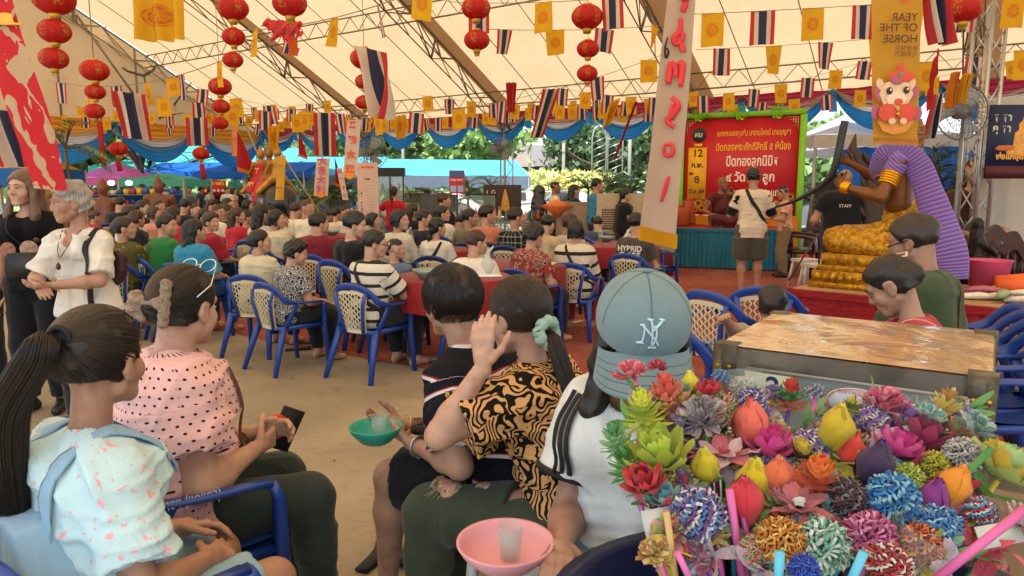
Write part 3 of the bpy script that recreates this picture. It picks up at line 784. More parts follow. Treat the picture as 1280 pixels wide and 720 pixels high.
# ---------------------------------------------------------------- swagged valance
def swag_mat(name,col):
 k = Mat(name,.45,.4); c = hexc(col); k.color(k.ramp(k.noise(4,3),[(.3,tuple(x * .85 for x in c)),(.7,c)])); k.b.inputs['Sheen Weight'].default_value = .3
 k.bump(k.noise(6,3,vec=k.coord('Object',(1,1,5)),dist=.7),.35,.03); k.add_translucent(.45,c); return k.m
sw_maroon,sw_white,sw_blue,sw_orange = swag_mat('maroon_satin','#a2274a'),swag_mat('white_satin','#d9d0cc'),swag_mat('blue_satin','#2f92cf'),swag_mat('orange_satin','#eaa02c')
def swag(p0,p1,bands,label,flat,inward,grp='swags of bunting cloth along the tent eave',seed=0):
 p0 = np.asarray(p0,float); p1 = np.asarray(p1,float); r = np.random.default_rng(seed)
 root = empty('swag',(p0 + p1) / 2 * np.array((1,1,0)) + np.array((0,0,p0[2])),0,label,'bunting',grp); off = np.array(root.location)
 inward = np.asarray(inward,float)
 for bi,(nm,mat,s0,s1,depth) in enumerate(bands):
  nf = 3.5 + bi
  sg = 1 + r.uniform(-.06,.06)
  def fn(x,y,s0=s0,s1=s1,bi=bi,nf=nf,sg=sg,depth=depth):
   arc = (4 * x * (1 - x)) ** .9; e = s0 + (s1 - s0) * y
   z = -e * arc * sg - (flat[bi] * y + (flat[bi - 1] if bi else 0) * 0) * (1 - arc)
   fold = np.sin(y * nf * 2 * PI + bi + 1.5 * np.sin(PI * x)) * depth * (.35 + .65 * arc) + .03 * bi
   base = p0[None,None] + (p1 - p0)[None,None] * x[...,None] - off
   return base + inward * fold[...,None] + np.array((0,0,1.)) * z[...,None]
  m = MB(); m.grid(25,19,fn); m.build(nm,mat,root)
 return root
def knot(p,mats,label,inward,tail=True):
 root = empty('swag_knot',p,0,label,'bow','knots joining the bunting swags')
 m = MB(); m.lathe([(1e-3,-.10),(.07,-.07),(.11,0),(.07,.07),(1e-3,.10)],n=10,ribs=5,rib=.14); m.build('rosette',mats[0],root)
 if tail:
  m = MB()
  for k,(dx,L) in enumerate(((-.05,.42),(.05,.36))):
   m.grid(7,8,lambda x,y,dx=dx,L=L: np.stack([V[0] * (dx + (x - .5) * (.10 + .10 * y)) ,V[1] * (dx + (x - .5) * (.10 + .10 * y)) ,-.04 - L * y],-1) + np.asarray(inward)[None,None] * (.05 + .025 * np.sin(x * 9))[...,None])
  m.build('tail',mats[1],root)
 return root
ins = -U * 1.0
kv = [3.5 + 2.2 * k for k in range(-4,11)]
ordn = ['first','second','third','fourth','fifth','sixth','seventh','eighth','ninth','tenth','eleventh','twelfth','thirteenth','fourteenth','fifteenth','sixteenth','seventeenth','eighteenth','nineteenth','twentieth','twenty-first','twenty-second','twenty-third','twenty-fourth','twenty-fifth','twenty-sixth','twenty-seventh','twenty-eighth','twenty-ninth','thirtieth']
vis = kv[::-1]
for i,(a,b) in enumerate(zip(vis,vis[1:])):
 swag(tp(EU - .12,a,EZ + .06),tp(EU - .12,b,EZ + .06),[('maroon_layer',sw_maroon,.0,.48,.035),('white_layer',sw_white,.36,.70,.04),('blue_layer',sw_blue,.62,1.02,.05)],
         f'{ordn[i]} maroon, white and blue swag from the far-left tent corner along the back eave',(.26,.12,.12),ins,seed=i)
for i,a in enumerate(vis[:-1]):
 knot(tp(EU - .22,a,EZ - .06),(sw_maroon if i % 2 else sw_blue,sw_blue),f'{ordn[i]} bow with blue tails between swags, counted from the far-left tent corner',ins)
gu = [EU - 3.1 * k for k in range(0,6)]
for i,(a,b) in enumerate(zip(gu,gu[1:])):
 swag(tp(a,VB[0] - .2,EZ - .05),tp(b,VB[0] - .2,EZ - .05),[('orange_layer',sw_orange,.0,.60,.04),('white_layer',sw_white,.50,.95,.05),('blue_layer',sw_blue,.85,1.45,.06)],
         f'{ordn[i]} orange, white and blue swag along the gable wall from its right corner',(.35,.15,.2),-V,grp='swags under the gable wall',seed=40 + i)
 if i: knot(tp(a,VB[0] - .35,EZ - .1),(sw_blue,sw_blue),f'blue bow on the gable swags, {ordn[i - 1]} from the right corner',-V)
# ================================================================ plastic armchairs
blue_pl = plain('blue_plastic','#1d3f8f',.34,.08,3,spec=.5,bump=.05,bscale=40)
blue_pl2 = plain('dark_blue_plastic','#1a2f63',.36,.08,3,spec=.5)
cream_pl = plain('cream_plastic','#c9bfa0',.42,.06,5)
_chair = {}
def chair_meshes(blue,kk):
 if kk in _chair: return _chair[kk]
 A = {}
 # back outline: from arm front (right) up round the back and down to arm front (left). local: faces +Y, seat centre at origin
 def back_pt(t):    # t 0..1 arch across the back
  a = PI * (t - .5) * 1.0
  x = .245 * math.sin(a) / 1.0; z = .80 - .0 + .03 * math.cos(a) * 1.0 - .12 * (abs(math.sin(a)) ** 3.2)
  y = -.27 + .085 * (abs(math.sin(a)) ** 2.2)
  return np.array((x,y,z))
 pts = [np.array((.262,.20,.645)),np.array((.275,.14,.662)),np.array((.283,.02,.655)),np.array((.280,-.08,.66))]
 arch = [back_pt(1 - k / 14) for k in range(15)]
 left = [p * np.array((-1,1,1)) for p in pts[::-1]]
 P = np.array(pts + arch + left)
 for _ in range(1):
  Q = P.copy(); Q[1:-1] = (P[:-2] + 2 * P[1:-1] + P[2:]) / 4; P = Q
 w = [(.026,.010)] * 4 + [(.030,.012)] * 15 + [(.026,.010)] * 4
 w = [(a[1] * 1.25,a[0]) if 4 <= i < 19 else (a[1] * 1.1,a[0]) for i,a in enumerate(w)]
 upv = [np.array((1.,0,.15)) if i < 4 or i > 18 else np.array((0,-.25,1.)) for i in range(len(P))]
 upv = np.array(upv)
 m = MB(); m.sweep(P,w,10,up=upv,power=3.2); A['back_rim'] = m.mesh('back_rim',blue)
 for s in (-1,1):
  m = MB()
  m.sweep([np.array((s * .105,-.235,.41)),np.array((s * .125,-.262,.55)),np.array((s * .150,-.285,.68)),np.array((s * .172,-.262,.775))],[(.017,.010)] * 4,8,up=(0,1,0),power=3); A['back_stile' + ('r' if s > 0 else 'l')] = m.mesh('back_stile',blue)
  m = MB()   # front leg runs up into the arm
  m.sweep([(s * .268,.205,.645),(s * .262,.225,.60),(s * .250,.232,.42),(s * .268,.262,.0)],[(.026,.015),(.026,.018),(.030,.020),(.021,.017)],8,up=(0,1,0),power=3.4); A['legf' + ('r' if s > 0 else 'l')] = m.mesh('leg',blue)
  m = MB(); m.sweep([(s * .205,-.185,.44),(s * .222,-.235,.30),(s * .262,-.335,.0)],[(.038,.024),(.032,.022),(.022,.018)],8,up=(0,1,0),power=3.4); A['legr' + ('r' if s > 0 else 'l')] = m.mesh('leg',blue)
  m = MB(); m.sweep([(s * .268,-.08,.652),(s * .250,-.135,.53),(s * .215,-.18,.42)],[(.030,.010),(.024,.010),(.034,.012)],8,up=(1,0,0),power=3); A['brace' + ('r' if s > 0 else 'l')] = m.mesh('arm_support',blue)
 m = MB()
 def seat(x,y):
  X = (x - .5) * (.44 + .06 * y); Y = -.20 + .44 * y
  return np.stack([X,Y,.425 + .028 * (2 * (x - .5)) ** 2 + .018 * np.cos(y * PI) ** 2 - .02 * (y > .93)],-1)
 m.grid(13,13,seat); m.grid(13,13,lambda x,y: seat(1 - x,y) + np.array((0,0,-.016)))
 m.sweep([(-.245,.235,.415),(.245,.235,.415)],[(.018,.024),(.018,.024)],6,up=(0,0,1)); m.sweep([(-.20,-.2,.42),(.20,-.2,.42)],[(.018,.024)] * 2,6,up=(0,0,1))
 for s in (-1,1): m.sweep([(s * .235,.235,.42),(s * .215,-.2,.43)],[(.014,.024)] * 2,6,up=(0,0,1))
 A['seat'] = m.mesh('seat',blue)
 # lattice panel: wavy strips touching alternately leave rows of oval openings
 m = MB()
 nb = 10
 def pan(u,v): # u -1..1 , v 0..1
  hw = .118 + .048 * v
  z = .43 + .345 * v - .03 * (abs(u) ** 3) * v
  y = -.242 - .040 * math.sin(v * PI * .62) + .018 * u * u + .010
  return np.array((u * hw,y,z))
 for b in range(nb):
  rows = 29; pts = []
  for r_ in range(rows):
   v = r_ / (rows - 1); off = .34 * math.sin(v * PI * 14 + (PI if b % 2 else 0))
   pts.append(pan((-1 + 2 * (b + .5 + off * .8) / nb),v))
  m.sweep(pts,[(.0052,.0035)] * rows,4,up=(0,1,0),caps=False)
 for v in (0.0,1.0):
  m.sweep([pan(u,v) for u in np.linspace(-1,1,7)],[(.018 if v == 0 else .014,.004)] * 7,4,up=(0,1,0))
 for u in (-1,1): m.sweep([pan(u,v) for v in np.linspace(0,1,9)],[(.008,.004)] * 9,4,up=(0,1,0))
 A['lattice'] = m.mesh('lattice_panel',cream_pl,smooth=False)
 _chair[kk] = A
 return A
def armchair(loc,yaw,label,dark=False,scale=1.0,rot=None,group='blue plastic armchairs'):
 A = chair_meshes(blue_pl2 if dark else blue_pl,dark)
 root = empty('plastic_armchair',loc,face_rot(yaw),label,'chair',group,scale=scale)
 if rot is not None: root.rotation_euler = rot
 for k,me in A.items(): mobj({'lattice': 'lattice_panel','seat': 'seat','back_rim': 'back_rim'}.get(k,'leg' if k.startswith('leg') else 'arm_support' if k.startswith('brace') else 'back_stile'),me,root)
 return root
# ================================================================ flags
def flag_base(kind):
 key = ('flag',kind)
 if key in _mc: return _mc[key]
 m = Mat(kind + '_cloth',.8,.15); uvn = m.xyz(m.coord('UV'))
 u_,v_ = uvn[0],uvn[1]
 if kind == 'thai': c = m.ramp(u_,[(0,hexc('#c83c42')),(.166,hexc('#ddd2c6')),(.333,hexc('#34375a')),(.666,hexc('#ddd2c6')),(.833,hexc('#c83c42'))],True)
 elif kind == 'dharma':
  dx = m.math('MULTIPLY',m.math('SUBTRACT',u_,.5),1.0); dy = m.math('MULTIPLY',m.math('SUBTRACT',v_,.5),1.25)
  d = m.math('SQRT',m.math('ADD',m.math('MULTIPLY',dx,dx),m.math('MULTIPLY',dy,dy)))
  an = m.math('ARCTAN2',dy,dx); sp = m.math('ABSOLUTE',m.math('SINE',m.math('MULTIPLY',an,4)))
  ring = m.ramp(d,[(0,(1,1,1)),(.04,(0,0,0)),(.065,(.6,.6,.6)),(.17,(1,1,1)),(.215,(.25,.25,.25)),(.25,(.8,.8,.8)),(.28,(0,0,0))],True)
  spk = m.math('MULTIPLY',ring,m.math('ADD',.45,m.math('MULTIPLY',sp,.55)))
  c = m.mix(spk,hexc('#e8b42a'),hexc('#cf6a26'))
 else: c = hexc(kind)
 n = m.noise(3,3); c2 = m.mix(m.math('MULTIPLY',n,.22),c,(.12,.09,.05))
 m.color(c2); m.add_translucent(.42,c2); m.bump(m.noise(260,1),.1,.01)
 _mc[key] = m.m; return m.m
_fl = {}
def flag_mesh(kind,var,w=1.0,h=1.0):
 key = (kind,var)
 if key in _fl: return _fl[key]
 r = np.random.default_rng(100 + var); a,b,ph,cu,tw = r.uniform(.02,.09),r.uniform(3,8),r.uniform(0,6),r.uniform(-.35,.35),r.uniform(-.9,.9)
 if var % 4 == 0: cu *= .2; tw *= .2
 def fn(x,y):
  X = (x - .5); Z = -y * (1 - .10 * abs(cu))
  Yd = a * np.sin(b * x + ph) * y + cu * y * y * .6 + tw * (x - .5) * y * .8
  return np.stack([X * (1 - .12 * abs(tw) * y) + cu * .25 * y * y,Yd,Z],-1)
 m = MB(); m.grid(9,9,fn)
 me = m.mesh('flag',flag_base(kind)); _fl[key] = me; return me
string_m = plain('string','#8c8070',.8)
def flag_string(p0,p1,n,sag,desc,start=0,size=(.20,.30),skip=(),wire=True,jitter=1.0,seed=0,kinds=('thai','dharma')):
 p0,p1 = np.asarray(p0,float),np.asarray(p1,float); r = np.random.default_rng(seed)
 f = lambda t: p0 + (p1 - p0) * t - np.array((0,0,4 * sag * t * (1 - t)))
 if wire:
  m = MB(); m.sweep([f(t) for t in np.linspace(0,1,24)],.0035,4)
  o = m.build('flag_string',string_m); tag(o,f'thin string carrying the small flags {desc}','string')
 d = p1 - p0; yaw = math.atan2(d[1],d[0])
 for k in range(n):
  if k in skip: continue
  t = (k + .5) / n; kd = kinds[(k + start) % len(kinds)]
  p = f(t); s0 = size[0] * r.uniform(.94,1.06); s1 = size[1] * r.uniform(.94,1.05)
  o = mobj('small_flag',flag_mesh(kd,int(r.integers(0,9))),None,p,(r.uniform(-.12,.12) * jitter,r.uniform(-.10,.10) * jitter,yaw + r.uniform(-.5,.5) * jitter + (PI if r.random() < .5 and kd == 'thai' else 0)),(s0,s0,s1))
  nm = 'striped national' if kd == 'thai' else 'yellow emblem'
  tag(o,f'{ordn[k]} {nm} flag from left {desc}','flag','small flags strung under the marquee')
# the rows of flags, placed by their two ends
flag_string(at(60,100,9.6),at(300,66,7.2),6,.18,'on the high string in front of the left gable',0,(.16,.26),seed=11)
flag_string(at(296,38,7.2),at(560,-28,6.2),5,.10,'on the topmost string above the left lanterns',1,(.17,.26),seed=12,jitter=2)
flag_string(at(196,90,15),at(845,62,11.0),13,.9,'on the middle string crossing above the crowd',1,(.25,.35),seed=13)
flag_string(at(40,140,22),at(330,132,22),11,.25,'on the string in front of the orange gable swags',0,(.22,.36),seed=14)
flag_string(at(60,150,25),at(480,138,24),15,.35,'on the far string by the left tent corner',1,(.22,.34),seed=15)
flag_string(at(330,128,19),at(700,120,18.5),16,.50,'on the string just before the back swags',1,(.23,.35),seed=16)
flag_string(at(380,150,22),at(760,118,19),15,.25,'on the lower string against the maroon swags',0,(.22,.33),seed=17)
flag_string(at(690,108,15.5),at(1100,70,13.5),13,.45,'on the string above the red notice board',0,(.24,.35),seed=18)
flag_string(at(700,130,18),at(1290,70,13.8),15,.40,'on the lowest string before the right-hand swags',1,(.23,.34),seed=19)
flag_string(at(860,18,8.2),at(1300,-10,8.2),7,.02,'on the top right string',1,(.25,.36),seed=20,jitter=.4)
flag_string(at(870,62,10.8),at(1130,45,10.8),4,.02,'on the string right of the white banner',0,(.26,.38),seed=21,jitter=.4)
flag_string(at(560,2,9.2),at(810,-8,8.4),3,.05,'on the string by the middle lantern columns',0,(.26,.37),seed=22)
flag_string(at(600,36,9.4),at(850,30,9.4),4,.04,'on the string passing the middle lanterns',0,(.26,.30),seed=23,jitter=2.2)
flag_string(at(1130,80,9.5),at(1310,58,9.5),3,.02,'on the string by the right lantern',1,(.26,.37),seed=24,jitter=.3)
flag_string(at(180,118,12),at(460,150,14),7,.05,'on the string behind the left tricolour flags',1,(.22,.34),seed=25)
flag_string(at(250,140,20),at(640,140,23),18,.22,'on the fine string along the centre-left swags',1,(.20,.30),seed=26)
flag_string(at(90,132,20),at(420,124,20),15,.30,'on the second string below the gable wall',1,(.20,.30),seed=27)
flag_string(at(520,118,17),at(880,112,17),13,.30,'on the fine string above the centre swags',1,(.24,.34),seed=28)
# large loose flags
def big_flag(kind,top_l,top_r,drop,label,curl=.12,seed=0,taper=1.0,lean=0.0):
 p0,p1 = np.asarray(top_l,float),np.asarray(top_r,float); r = np.random.default_rng(seed); ph = r.uniform(0,6); c = (p0 + p1) / 2
 ax = p1 - p0; nrm_ = unit(np.cross(ax,(0,0,1)))
 def fn(x,y):
  w = 1 + (taper - 1) * y
  b = ax[None,None] * ((x - .5) * w)[...,None] + np.array((0,0,-drop))[None,None] * y[...,None] + unit(ax)[None,None] * (lean * y)[...,None]
  return b + nrm_[None,None] * (curl * y * np.sin(x * 7 + ph + y * 2.2) + .04 * np.sin(x * 17 + ph))[...,None]
 m = MB(); m.grid(26,22,fn)
 o = m.build('hanging_flag',flag_base(kind)); o.location = c
 tag(o,label,'flag'); return o
big_flag('thai',at(139,113,8.0),at(182,118,8.1),.50,'large striped national flag hanging left of the first lantern column',.06,1,.85,.06)
big_flag('thai',at(232,147,11),at(259,147,11.1),.42,'striped national flag hung between the far left lanterns and the triangular red pennant',.05,2)
big_flag('thai',at(392,141,11),at(418,141,11),.64,'upright striped national flag beside the white calligraphy banner',.03,3)
big_flag('thai',at(0,138,6.0) - np.array((.12,0,0)),at(22,138,6.0),.46,'striped national flag partly behind the big red banner at the far left',.04,4,1,.10)
big_flag('thai',at(440,56,7.4),at(484,66,7.0),.62,'national flag twisted and blowing diagonally beside the lanterns',.12,5,.25,.24)
big_flag('thai',at(679,111,11),at(700,111,11),.72,'long twisted national flag hanging before the back swags',.08,6,.75,-.22)
big_flag('thai',at(1156,-14,4.2),at(1184,-14,4.2),.30,'national flag edge hanging beside the yellow horse banner',.03,7,1,.06)
big_flag('thai',at(1168,118,6.4),at(1180,117,6.4),.38,'narrow folded national flag tied to the string at the right',.04,8,1.2,-.05)
big_flag('dharma',at(161,-12,4.6),at(228,-12,4.6),.30,'large plain yellow flag with a wheel emblem at the top left',.02,9)
big_flag('dharma',at(334,158,10.5),at(349,156,10.5),.34,'yellow emblem flag dangling above the black elephant',.05,10,.7)
big_flag('dharma',at(492,145,12),at(508,143,12),.38,'yellow cloth flag dangling among the back swags',.06,12,.6)
big_flag('dharma',at(762,128,12),at(776,122,12),.36,'tilted yellow flag hanging left of the white banner',.04,13,.8,-.15)
big_flag('#c02a35',at(1163,112,6.5),at(1172,60,6.5),.10,'long red ribbon streamer tied at the right string',.03,14,1,-.1)
big_flag('#d98a2c',at(1192,90,6.6),at(1198,90,6.6),.32,'thin orange patterned streamer hanging by the wire fan',.03,15,1.2,-.04)
big_flag('#dfae28',at(1206,92,6.6),at(1214,92,6.6),.26,'short yellow streamer hanging by the wire fan',.03,16,1.3,-.05)
big_flag('#c02a35',at(794,127,12),at(797,127,12),.95,'long thin red streamer hanging left of the white banner',.03,17,.8,-.35)
big_flag('#c5303a',at(632,103,10),at(646,103,10),.40,'red cloth bow and tail hanging at the truss foot',.07,18,.6)
# pennants
def pennant(px,py,Y,w,h,label,col='#b8262c',edge='#e07a28',lean=-.2):
 root = empty('pennant',at(px,py,Y),R(8),label,'pennant'); m = MB()
 m.grid(14,10,lambda x,y: np.stack([x * w * (y) + lean * 0,.04 * np.sin(x * 6 + y * 4),-h * y + 0 * x - .15 * h * x * y],-1)); m.build('cloth',flag_base(col),root)
 m = MB(); m.grid(20,3,lambda x,y: np.stack([x * w,.04 * np.sin(x * 6 + 4) - .004 + 0 * y,-h - .15 * h * x - .10 * h * y * (1 + .3 * np.sin(x * 60))],-1)); m.build('fringe',flag_base(edge),root)
 return root
pennant(294,158,16,.42,.88,'triangular crimson pennant with orange fringe flying before the black elephant')
pennant(372,158,17,.20,.62,'small crimson pennant hanging right of the black elephant')
pennant(418,195,15,.16,.55,'dark red pennant hanging beside the white calligraphy banner','#8f2430')
# ================================================================ lanterns
lm = Mat('lantern_silk',.5,.3); ly = lm.xyz(lm.coord('Object'))
ang = lm.math('ARCTAN2',ly[1],ly[0]); mot = lm.math('MULTIPLY',lm.math('GREATER_THAN',lm.math('SINE',lm.math('MULTIPLY',ang,4)),.55),lm.math('LESS_THAN',lm.math('ABSOLUTE',ly[2]),.42))
det = lm.math('GREATER_THAN',lm.noise(9,3),.52)
lcol = lm.mix(lm.math('MULTIPLY',mot,lm.math('MULTIPLY',det,.8)),lm.ramp(lm.noise(3,3),[(.3,hexc('#b81f1d')),(.7,hexc('#cf2d25'))]),hexc('#c08a2c'))
lm.color(lcol); lm.add_translucent(.35,lcol); lm.bump(lm.math('SINE',lm.math('MULTIPLY',ang,48)),.25,.02)
gold = plain('gold_paper','#c7a13c',.4,.15,20,metal=.55,bump=.3,bscale=50)
_lm = {}
def lantern(p,r,label,tassel=True,flat=.78):
 root = empty('lantern',p,random.uniform(0,6),label,'lantern','red silk lanterns',scale=r)
 if 'b' not in _lm:
  a = np.linspace(-PI / 2 * .86,PI / 2 * .86,15)
  m = MB(); m.lathe([(math.cos(t),math.sin(t) * flat) for t in a],n=48,ribs=16,rib=.018); _lm['b'] = m.mesh('silk_body',lm.m)
  m = MB(); m.lathe([(.30,-.12),(.30,.04),(.24,.06)],(0,0,.78),n=20); _lm['t'] = m.mesh('cap',gold)
  m = MB(); m.lathe([(.24,-.22),(.30,-.02),(.30,.08)],(0,0,-.80),n=20); _lm['d'] = m.mesh('cap',gold)
  m = MB()
  for k in range(18):
   t = k * 2 * PI / 18; m.sweep([(.16 * math.cos(t),.16 * math.sin(t),-.95),(.19 * math.cos(t),.19 * math.sin(t),-1.22)],.012,4)
  m.sweep([(0,0,-1.0),(0,0,-1.65)],.010,4); _lm['f'] = m.mesh('tassel',gold)
  m = MB(); m.sweep([(0,0,.8),(0,0,1.25)],.01,4); _lm['c'] = m.mesh('cord',string_m)
 for k,nm in (('b','silk_body'),('t','cap'),('d','cap'),('c','cord')): mobj(nm,_lm[k],root)
 if tassel: mobj('tassel',_lm['f'],root)
 return root
 return root
cols = [(67,'left-most column, beside the big red banner',5.2,[(-2,25),(39,19),(73,17)]),
  (118,'second column from the left',8.0,[(88,17),(115,12),(139,12)]),
  (291,'column left of the dragon cloth',6.4,[(10,19),(46,14),(75,12.5)]),
  (275,'small far column under the left truss',12,[(108,14),(133,11),(154,10)]),
  (362,'single lantern at the top above the dragon cloth',6.2,[(4,21)]),
  (455,'column behind the blowing flag',10,[(73,17),(102,12),(128,11)]),
  (595,'column left of centre',7.4,[(10,18),(50,16)]),
  (734,'column right of centre',8.6,[(21,19.5),(61,14),(92,13)]),
  (1205,'right-hand lantern beside the horse banner',5.4,[(11,21)]),
  (148,'far pair over the pink canopy',20,[(186,11)]),(251,'far lantern over the blue market roof',20,[(192,10)]),(1,'lantern at the left picture edge',6.5,[(186,15)])]
for px,d,Y,ls in cols:
 for k,(py,rp) in enumerate(ls):
  p = at(px + (k % 2),py,Y); dep = Y * math.cos(PITCH) - (p[2] - CAMZ) * math.sin(PITCH)
  if k == 0: topl = None
  l_ = lantern(p,rp / FPX * dep,f'{("topmost", "middle", "lowest")[k] if len(ls) > 1 else "round"} red lantern, {d}',tassel=(k == len(ls) - 1))
  topl = topl or l_
 p = at(px,ls[0][0],Y); top = at(px,-60,Y)
 if ls[0][0] < 150:
  m = MB(); m.sweep([p + np.array((0,0,.05)),np.array((p[0],p[1],3.4 + (Y < 9) * 1.0 + 1.2))],.004,4); o_ = m.build('cord',string_m); o_.parent = topl; o_.matrix_parent_inverse = Matrix.LocRotScale(topl.location,topl.rotation_euler,topl.scale).inverted()
# red hanging ribbons over the market
for k,(px,py,Y,dr) in enumerate([(124,152,19,1.15),(147,200,19.5,.30),(252,205,19.5,.42)]):
 m = MB(); m.sweep([at(px,py,Y),at(px + 2,py,Y) - np.array((0,0,dr))],[(.07,.02)] * 2,6,up=(0,1,0)); tag(m.build('red_drop',flag_base('#c5303a')),f'red hanging cloth drop, {("tall one left of the pink canopy", "short one over the pink canopy", "one over the blue market")[k]}','streamer')
# ================================================================ far surroundings
leaf_g = {}
def leaf_mat(col,tr=.3):
 key = ('leaf',col)
 if key in _mc: return _mc[key]
 m = Mat('foliage',.55,.3); c = hexc(col); g_ = sum(c) / 3; c = tuple(.72 * x + .28 * g_ * 1.25 for x in c)  # leaf colour greyed and lightened, painting distance haze into it
 cc = m.ramp(m.node('ShaderNodeTexNoise',{'Vector': m.coord('Object'),'Scale': 1.1,'Detail': 4}).outputs[0],[(.3,tuple(x * .8 for x in c)),(.7,tuple(min(1,x * 2.1 + .02) for x in c))])
 m.color(cc); m.add_translucent(tr,cc); _mc[key] = m.m; return m.m
bark = plain('bark','#5f5344',.9,.3,5,bump=.6,bscale=20)
def tree(name,base,h,rx,label,col='#4f6e2c',trunk=.35,n=5200,leaf=.34,cr=.55,group=None,seed=0,bare=False,cat='tree'):
 r = np.random.default_rng(seed); root = empty(name,base,0,label,cat,group)
 m = MB(); th = h * trunk; pts = [np.array((.15 * math.sin(k) * r.uniform(.2,1),.1 * math.cos(k * 2),th * 1.5 * k / 6)) for k in range(7)]
 m.sweep(pts,np.linspace(h * .032,h * .014,7),8); tips = []
 for b in range(9 if not bare else 16):
  p = pts[3 + b % 4]; a = r.uniform(0,6.28); q = p
  d = np.array((math.cos(a) * .8,math.sin(a) * .8,r.uniform(.5,1.1))); L = [p]
  for _ in range(5): d = unit(d + r.normal(size=3) * .25 + np.array((0,0,.12 if not bare else .02))); q = q + d * rx * .26; L.append(q)
  m.sweep(L,np.linspace(h * .014,h * .004,6),5); tips.append(q)
  if bare:
   for _ in range(6):
    i = r.integers(1,6); d2 = unit(r.normal(size=3) + np.array((0,0,.6))); Q = [L[i]]
    for _ in range(4): d2 = unit(d2 + r.normal(size=3) * .3); Q.append(Q[-1] + d2 * rx * .13)
    m.sweep(Q,np.linspace(h * .006,h * .002,5),4,caps=False)
 m.build('trunk',bark,root)
 if bare: return root
 # crown: leaf quads gathered in clumps
 nc = 26; C = []
 for _ in range(nc):
  a = r.uniform(0,6.28); zz = r.uniform(-1,1); rr = math.sqrt(max(0,1 - zz * zz * .9)) * r.uniform(.35,1)
  C.append((math.cos(a) * rr * rx * .75,math.sin(a) * rr * rx * .75,h * (1 - cr / 2) + zz * h * cr * .42))
 C = np.array(C); ci = r.integers(0,nc,n); cs_ = r.uniform(.7,1.35,nc)
 d = r.normal(size=(n,3)); d /= np.linalg.norm(d,axis=1)[:,None]
 P = C[ci] + d * (r.uniform(.55,1.0,n) ** .6 * rx * .34)[:,None] * cs_[ci][:,None] * np.array((1,1,.72))
 t1 = r.normal(size=(n,3)); t1 /= np.linalg.norm(t1,axis=1)[:,None]; t2 = np.cross(t1,d); t2 /= np.linalg.norm(t2,axis=1)[:,None] + 1e-9
 s_ = leaf * r.uniform(.6,1.3,n)[:,None]
 Vv = np.stack([P - t1 * s_ * .6,P - t2 * s_ * .35,P + t1 * s_ * .6,P + t2 * s_ * .35],1).reshape(-1,3)
 F_ = np.arange(n * 4).reshape(n,4)
 mobj('crown',np_mesh('crown',Vv,F_,[leaf_mat(col)],False),root); return root
def palm(base,h,label,n=12,L=1.5,col='#56793a',seed=0,stems=1,name='palm_plant',group='palms and potted plants'):
 r = np.random.default_rng(seed); root = empty(name,base,0,label,'palm',group); m = MB(); F = MB()
 for s in range(stems):
  o = np.array((r.normal() * .22,r.normal() * .22,0)) * (stems > 1); lean = r.normal(size=2) * .08; hh_ = h * r.uniform(.75,1.1) * .55
  top = o + np.array((lean[0],lean[1],hh_)); m.sweep([o,(o + top) / 2,top],[.05,.04,.03],6)
  for k in range(n):
   a = r.uniform(0,6.28); el = r.uniform(.2,1.35); dx = np.array((math.cos(a),math.sin(a),0)); l = L * r.uniform(.7,1.1)
   pts = [top + dx * l * math.cos(el) * t + np.array((0,0,l * (math.sin(el) * t - .75 * t * t * (1.2 - .5 * math.sin(el))))) for t in np.linspace(0,1,9)]
   m.sweep(pts,np.linspace(.014,.003,9),4,caps=False); P = np.array(pts); T = np.gradient(P,axis=0); T /= np.linalg.norm(T,axis=1)[:,None]
   for j in range(26):
    t = .12 + .88 * j / 25; i = min(int(t * 8),7); f = t * 8 - i; p = P[i] * (1 - f) + P[i + 1] * f; tt = T[i]; sd = unit(np.cross(tt,(0,0,1)))
    for sg in (-1,1):
     d = unit(sd * sg + tt * .7 + np.array((0,0,-.35)) + r.normal(size=3) * .08); ll = l * .30 * math.sin(PI * (.15 + .8 * t)) + .04; wv = unit(np.cross(d,(0,0,1))) * .016
     F.add([p - wv * .5,p + d * ll * .5 - wv,p + d * ll,p + d * ll * .5 + wv],[(0,1,2,3)])
 m.build('stem',bark,root); F.build('fronds',leaf_mat(col),root,smooth=False); return root
grd = lambda px,py,Y: at(px,py,Y) * np.array((1,1,0))
# trees behind the market
tl = [('dense_tree',95,34,7.2,4.2,'round green tree behind the left tent corner','#5f7f33'),('dense_tree',128,40,8.6,4.5,'taller green tree behind the pink canopy','#6b8a3c'),
      ('dense_tree',455,46,8.6,5.5,'broad green tree above the teal tarpaulin roof, left part','#5f7f3a'),('dense_tree',520,48,9.8,6.2,'broad green tree above the teal tarpaulin roof, middle part','#6b8d40'),('dense_tree',590,42,8.6,4.6,'bright green tree at the right end of the teal tarpaulin roof','#76993c'),
      ('dense_tree',740,60,8.4,5.2,'rounded tree between the pole and the light arch','#4c6b3a'),('dense_tree',795,56,7.6,5.0,'dark rounded tree left of the white banner','#3f5f34'),('dense_tree',845,50,7.0,4.0,'tree behind the white banner','#4a6a38'),
      ('dense_tree',345,70,7.5,6,'far tree left of the black elephant','#6d8a4c'),('dense_tree',250,60,7,6,'far tree over the blue market roofs','#6d8a4c'),('dense_tree',400,66,9,6,'far tree right of the black elephant','#6d8a4c'),('dense_tree',1035,36,4.4,3.4,'low leafy tree right of the notice board','#5d8038')]
for k,(nm,px,Y,h,rx,lb,col) in enumerate(tl): tree(nm,grd(px,230,Y),h,rx,lb,col,seed=k,n=4200 if Y > 40 else 5200,leaf=.30 + Y * .004,cr=.72,trunk=.22,group='trees beyond the marquee')
tree('bare_tree',grd(178,230,30),6.4,4.2,'leafless frangipani tree with forked grey branches beside the pink canopy',seed=3,bare=True)
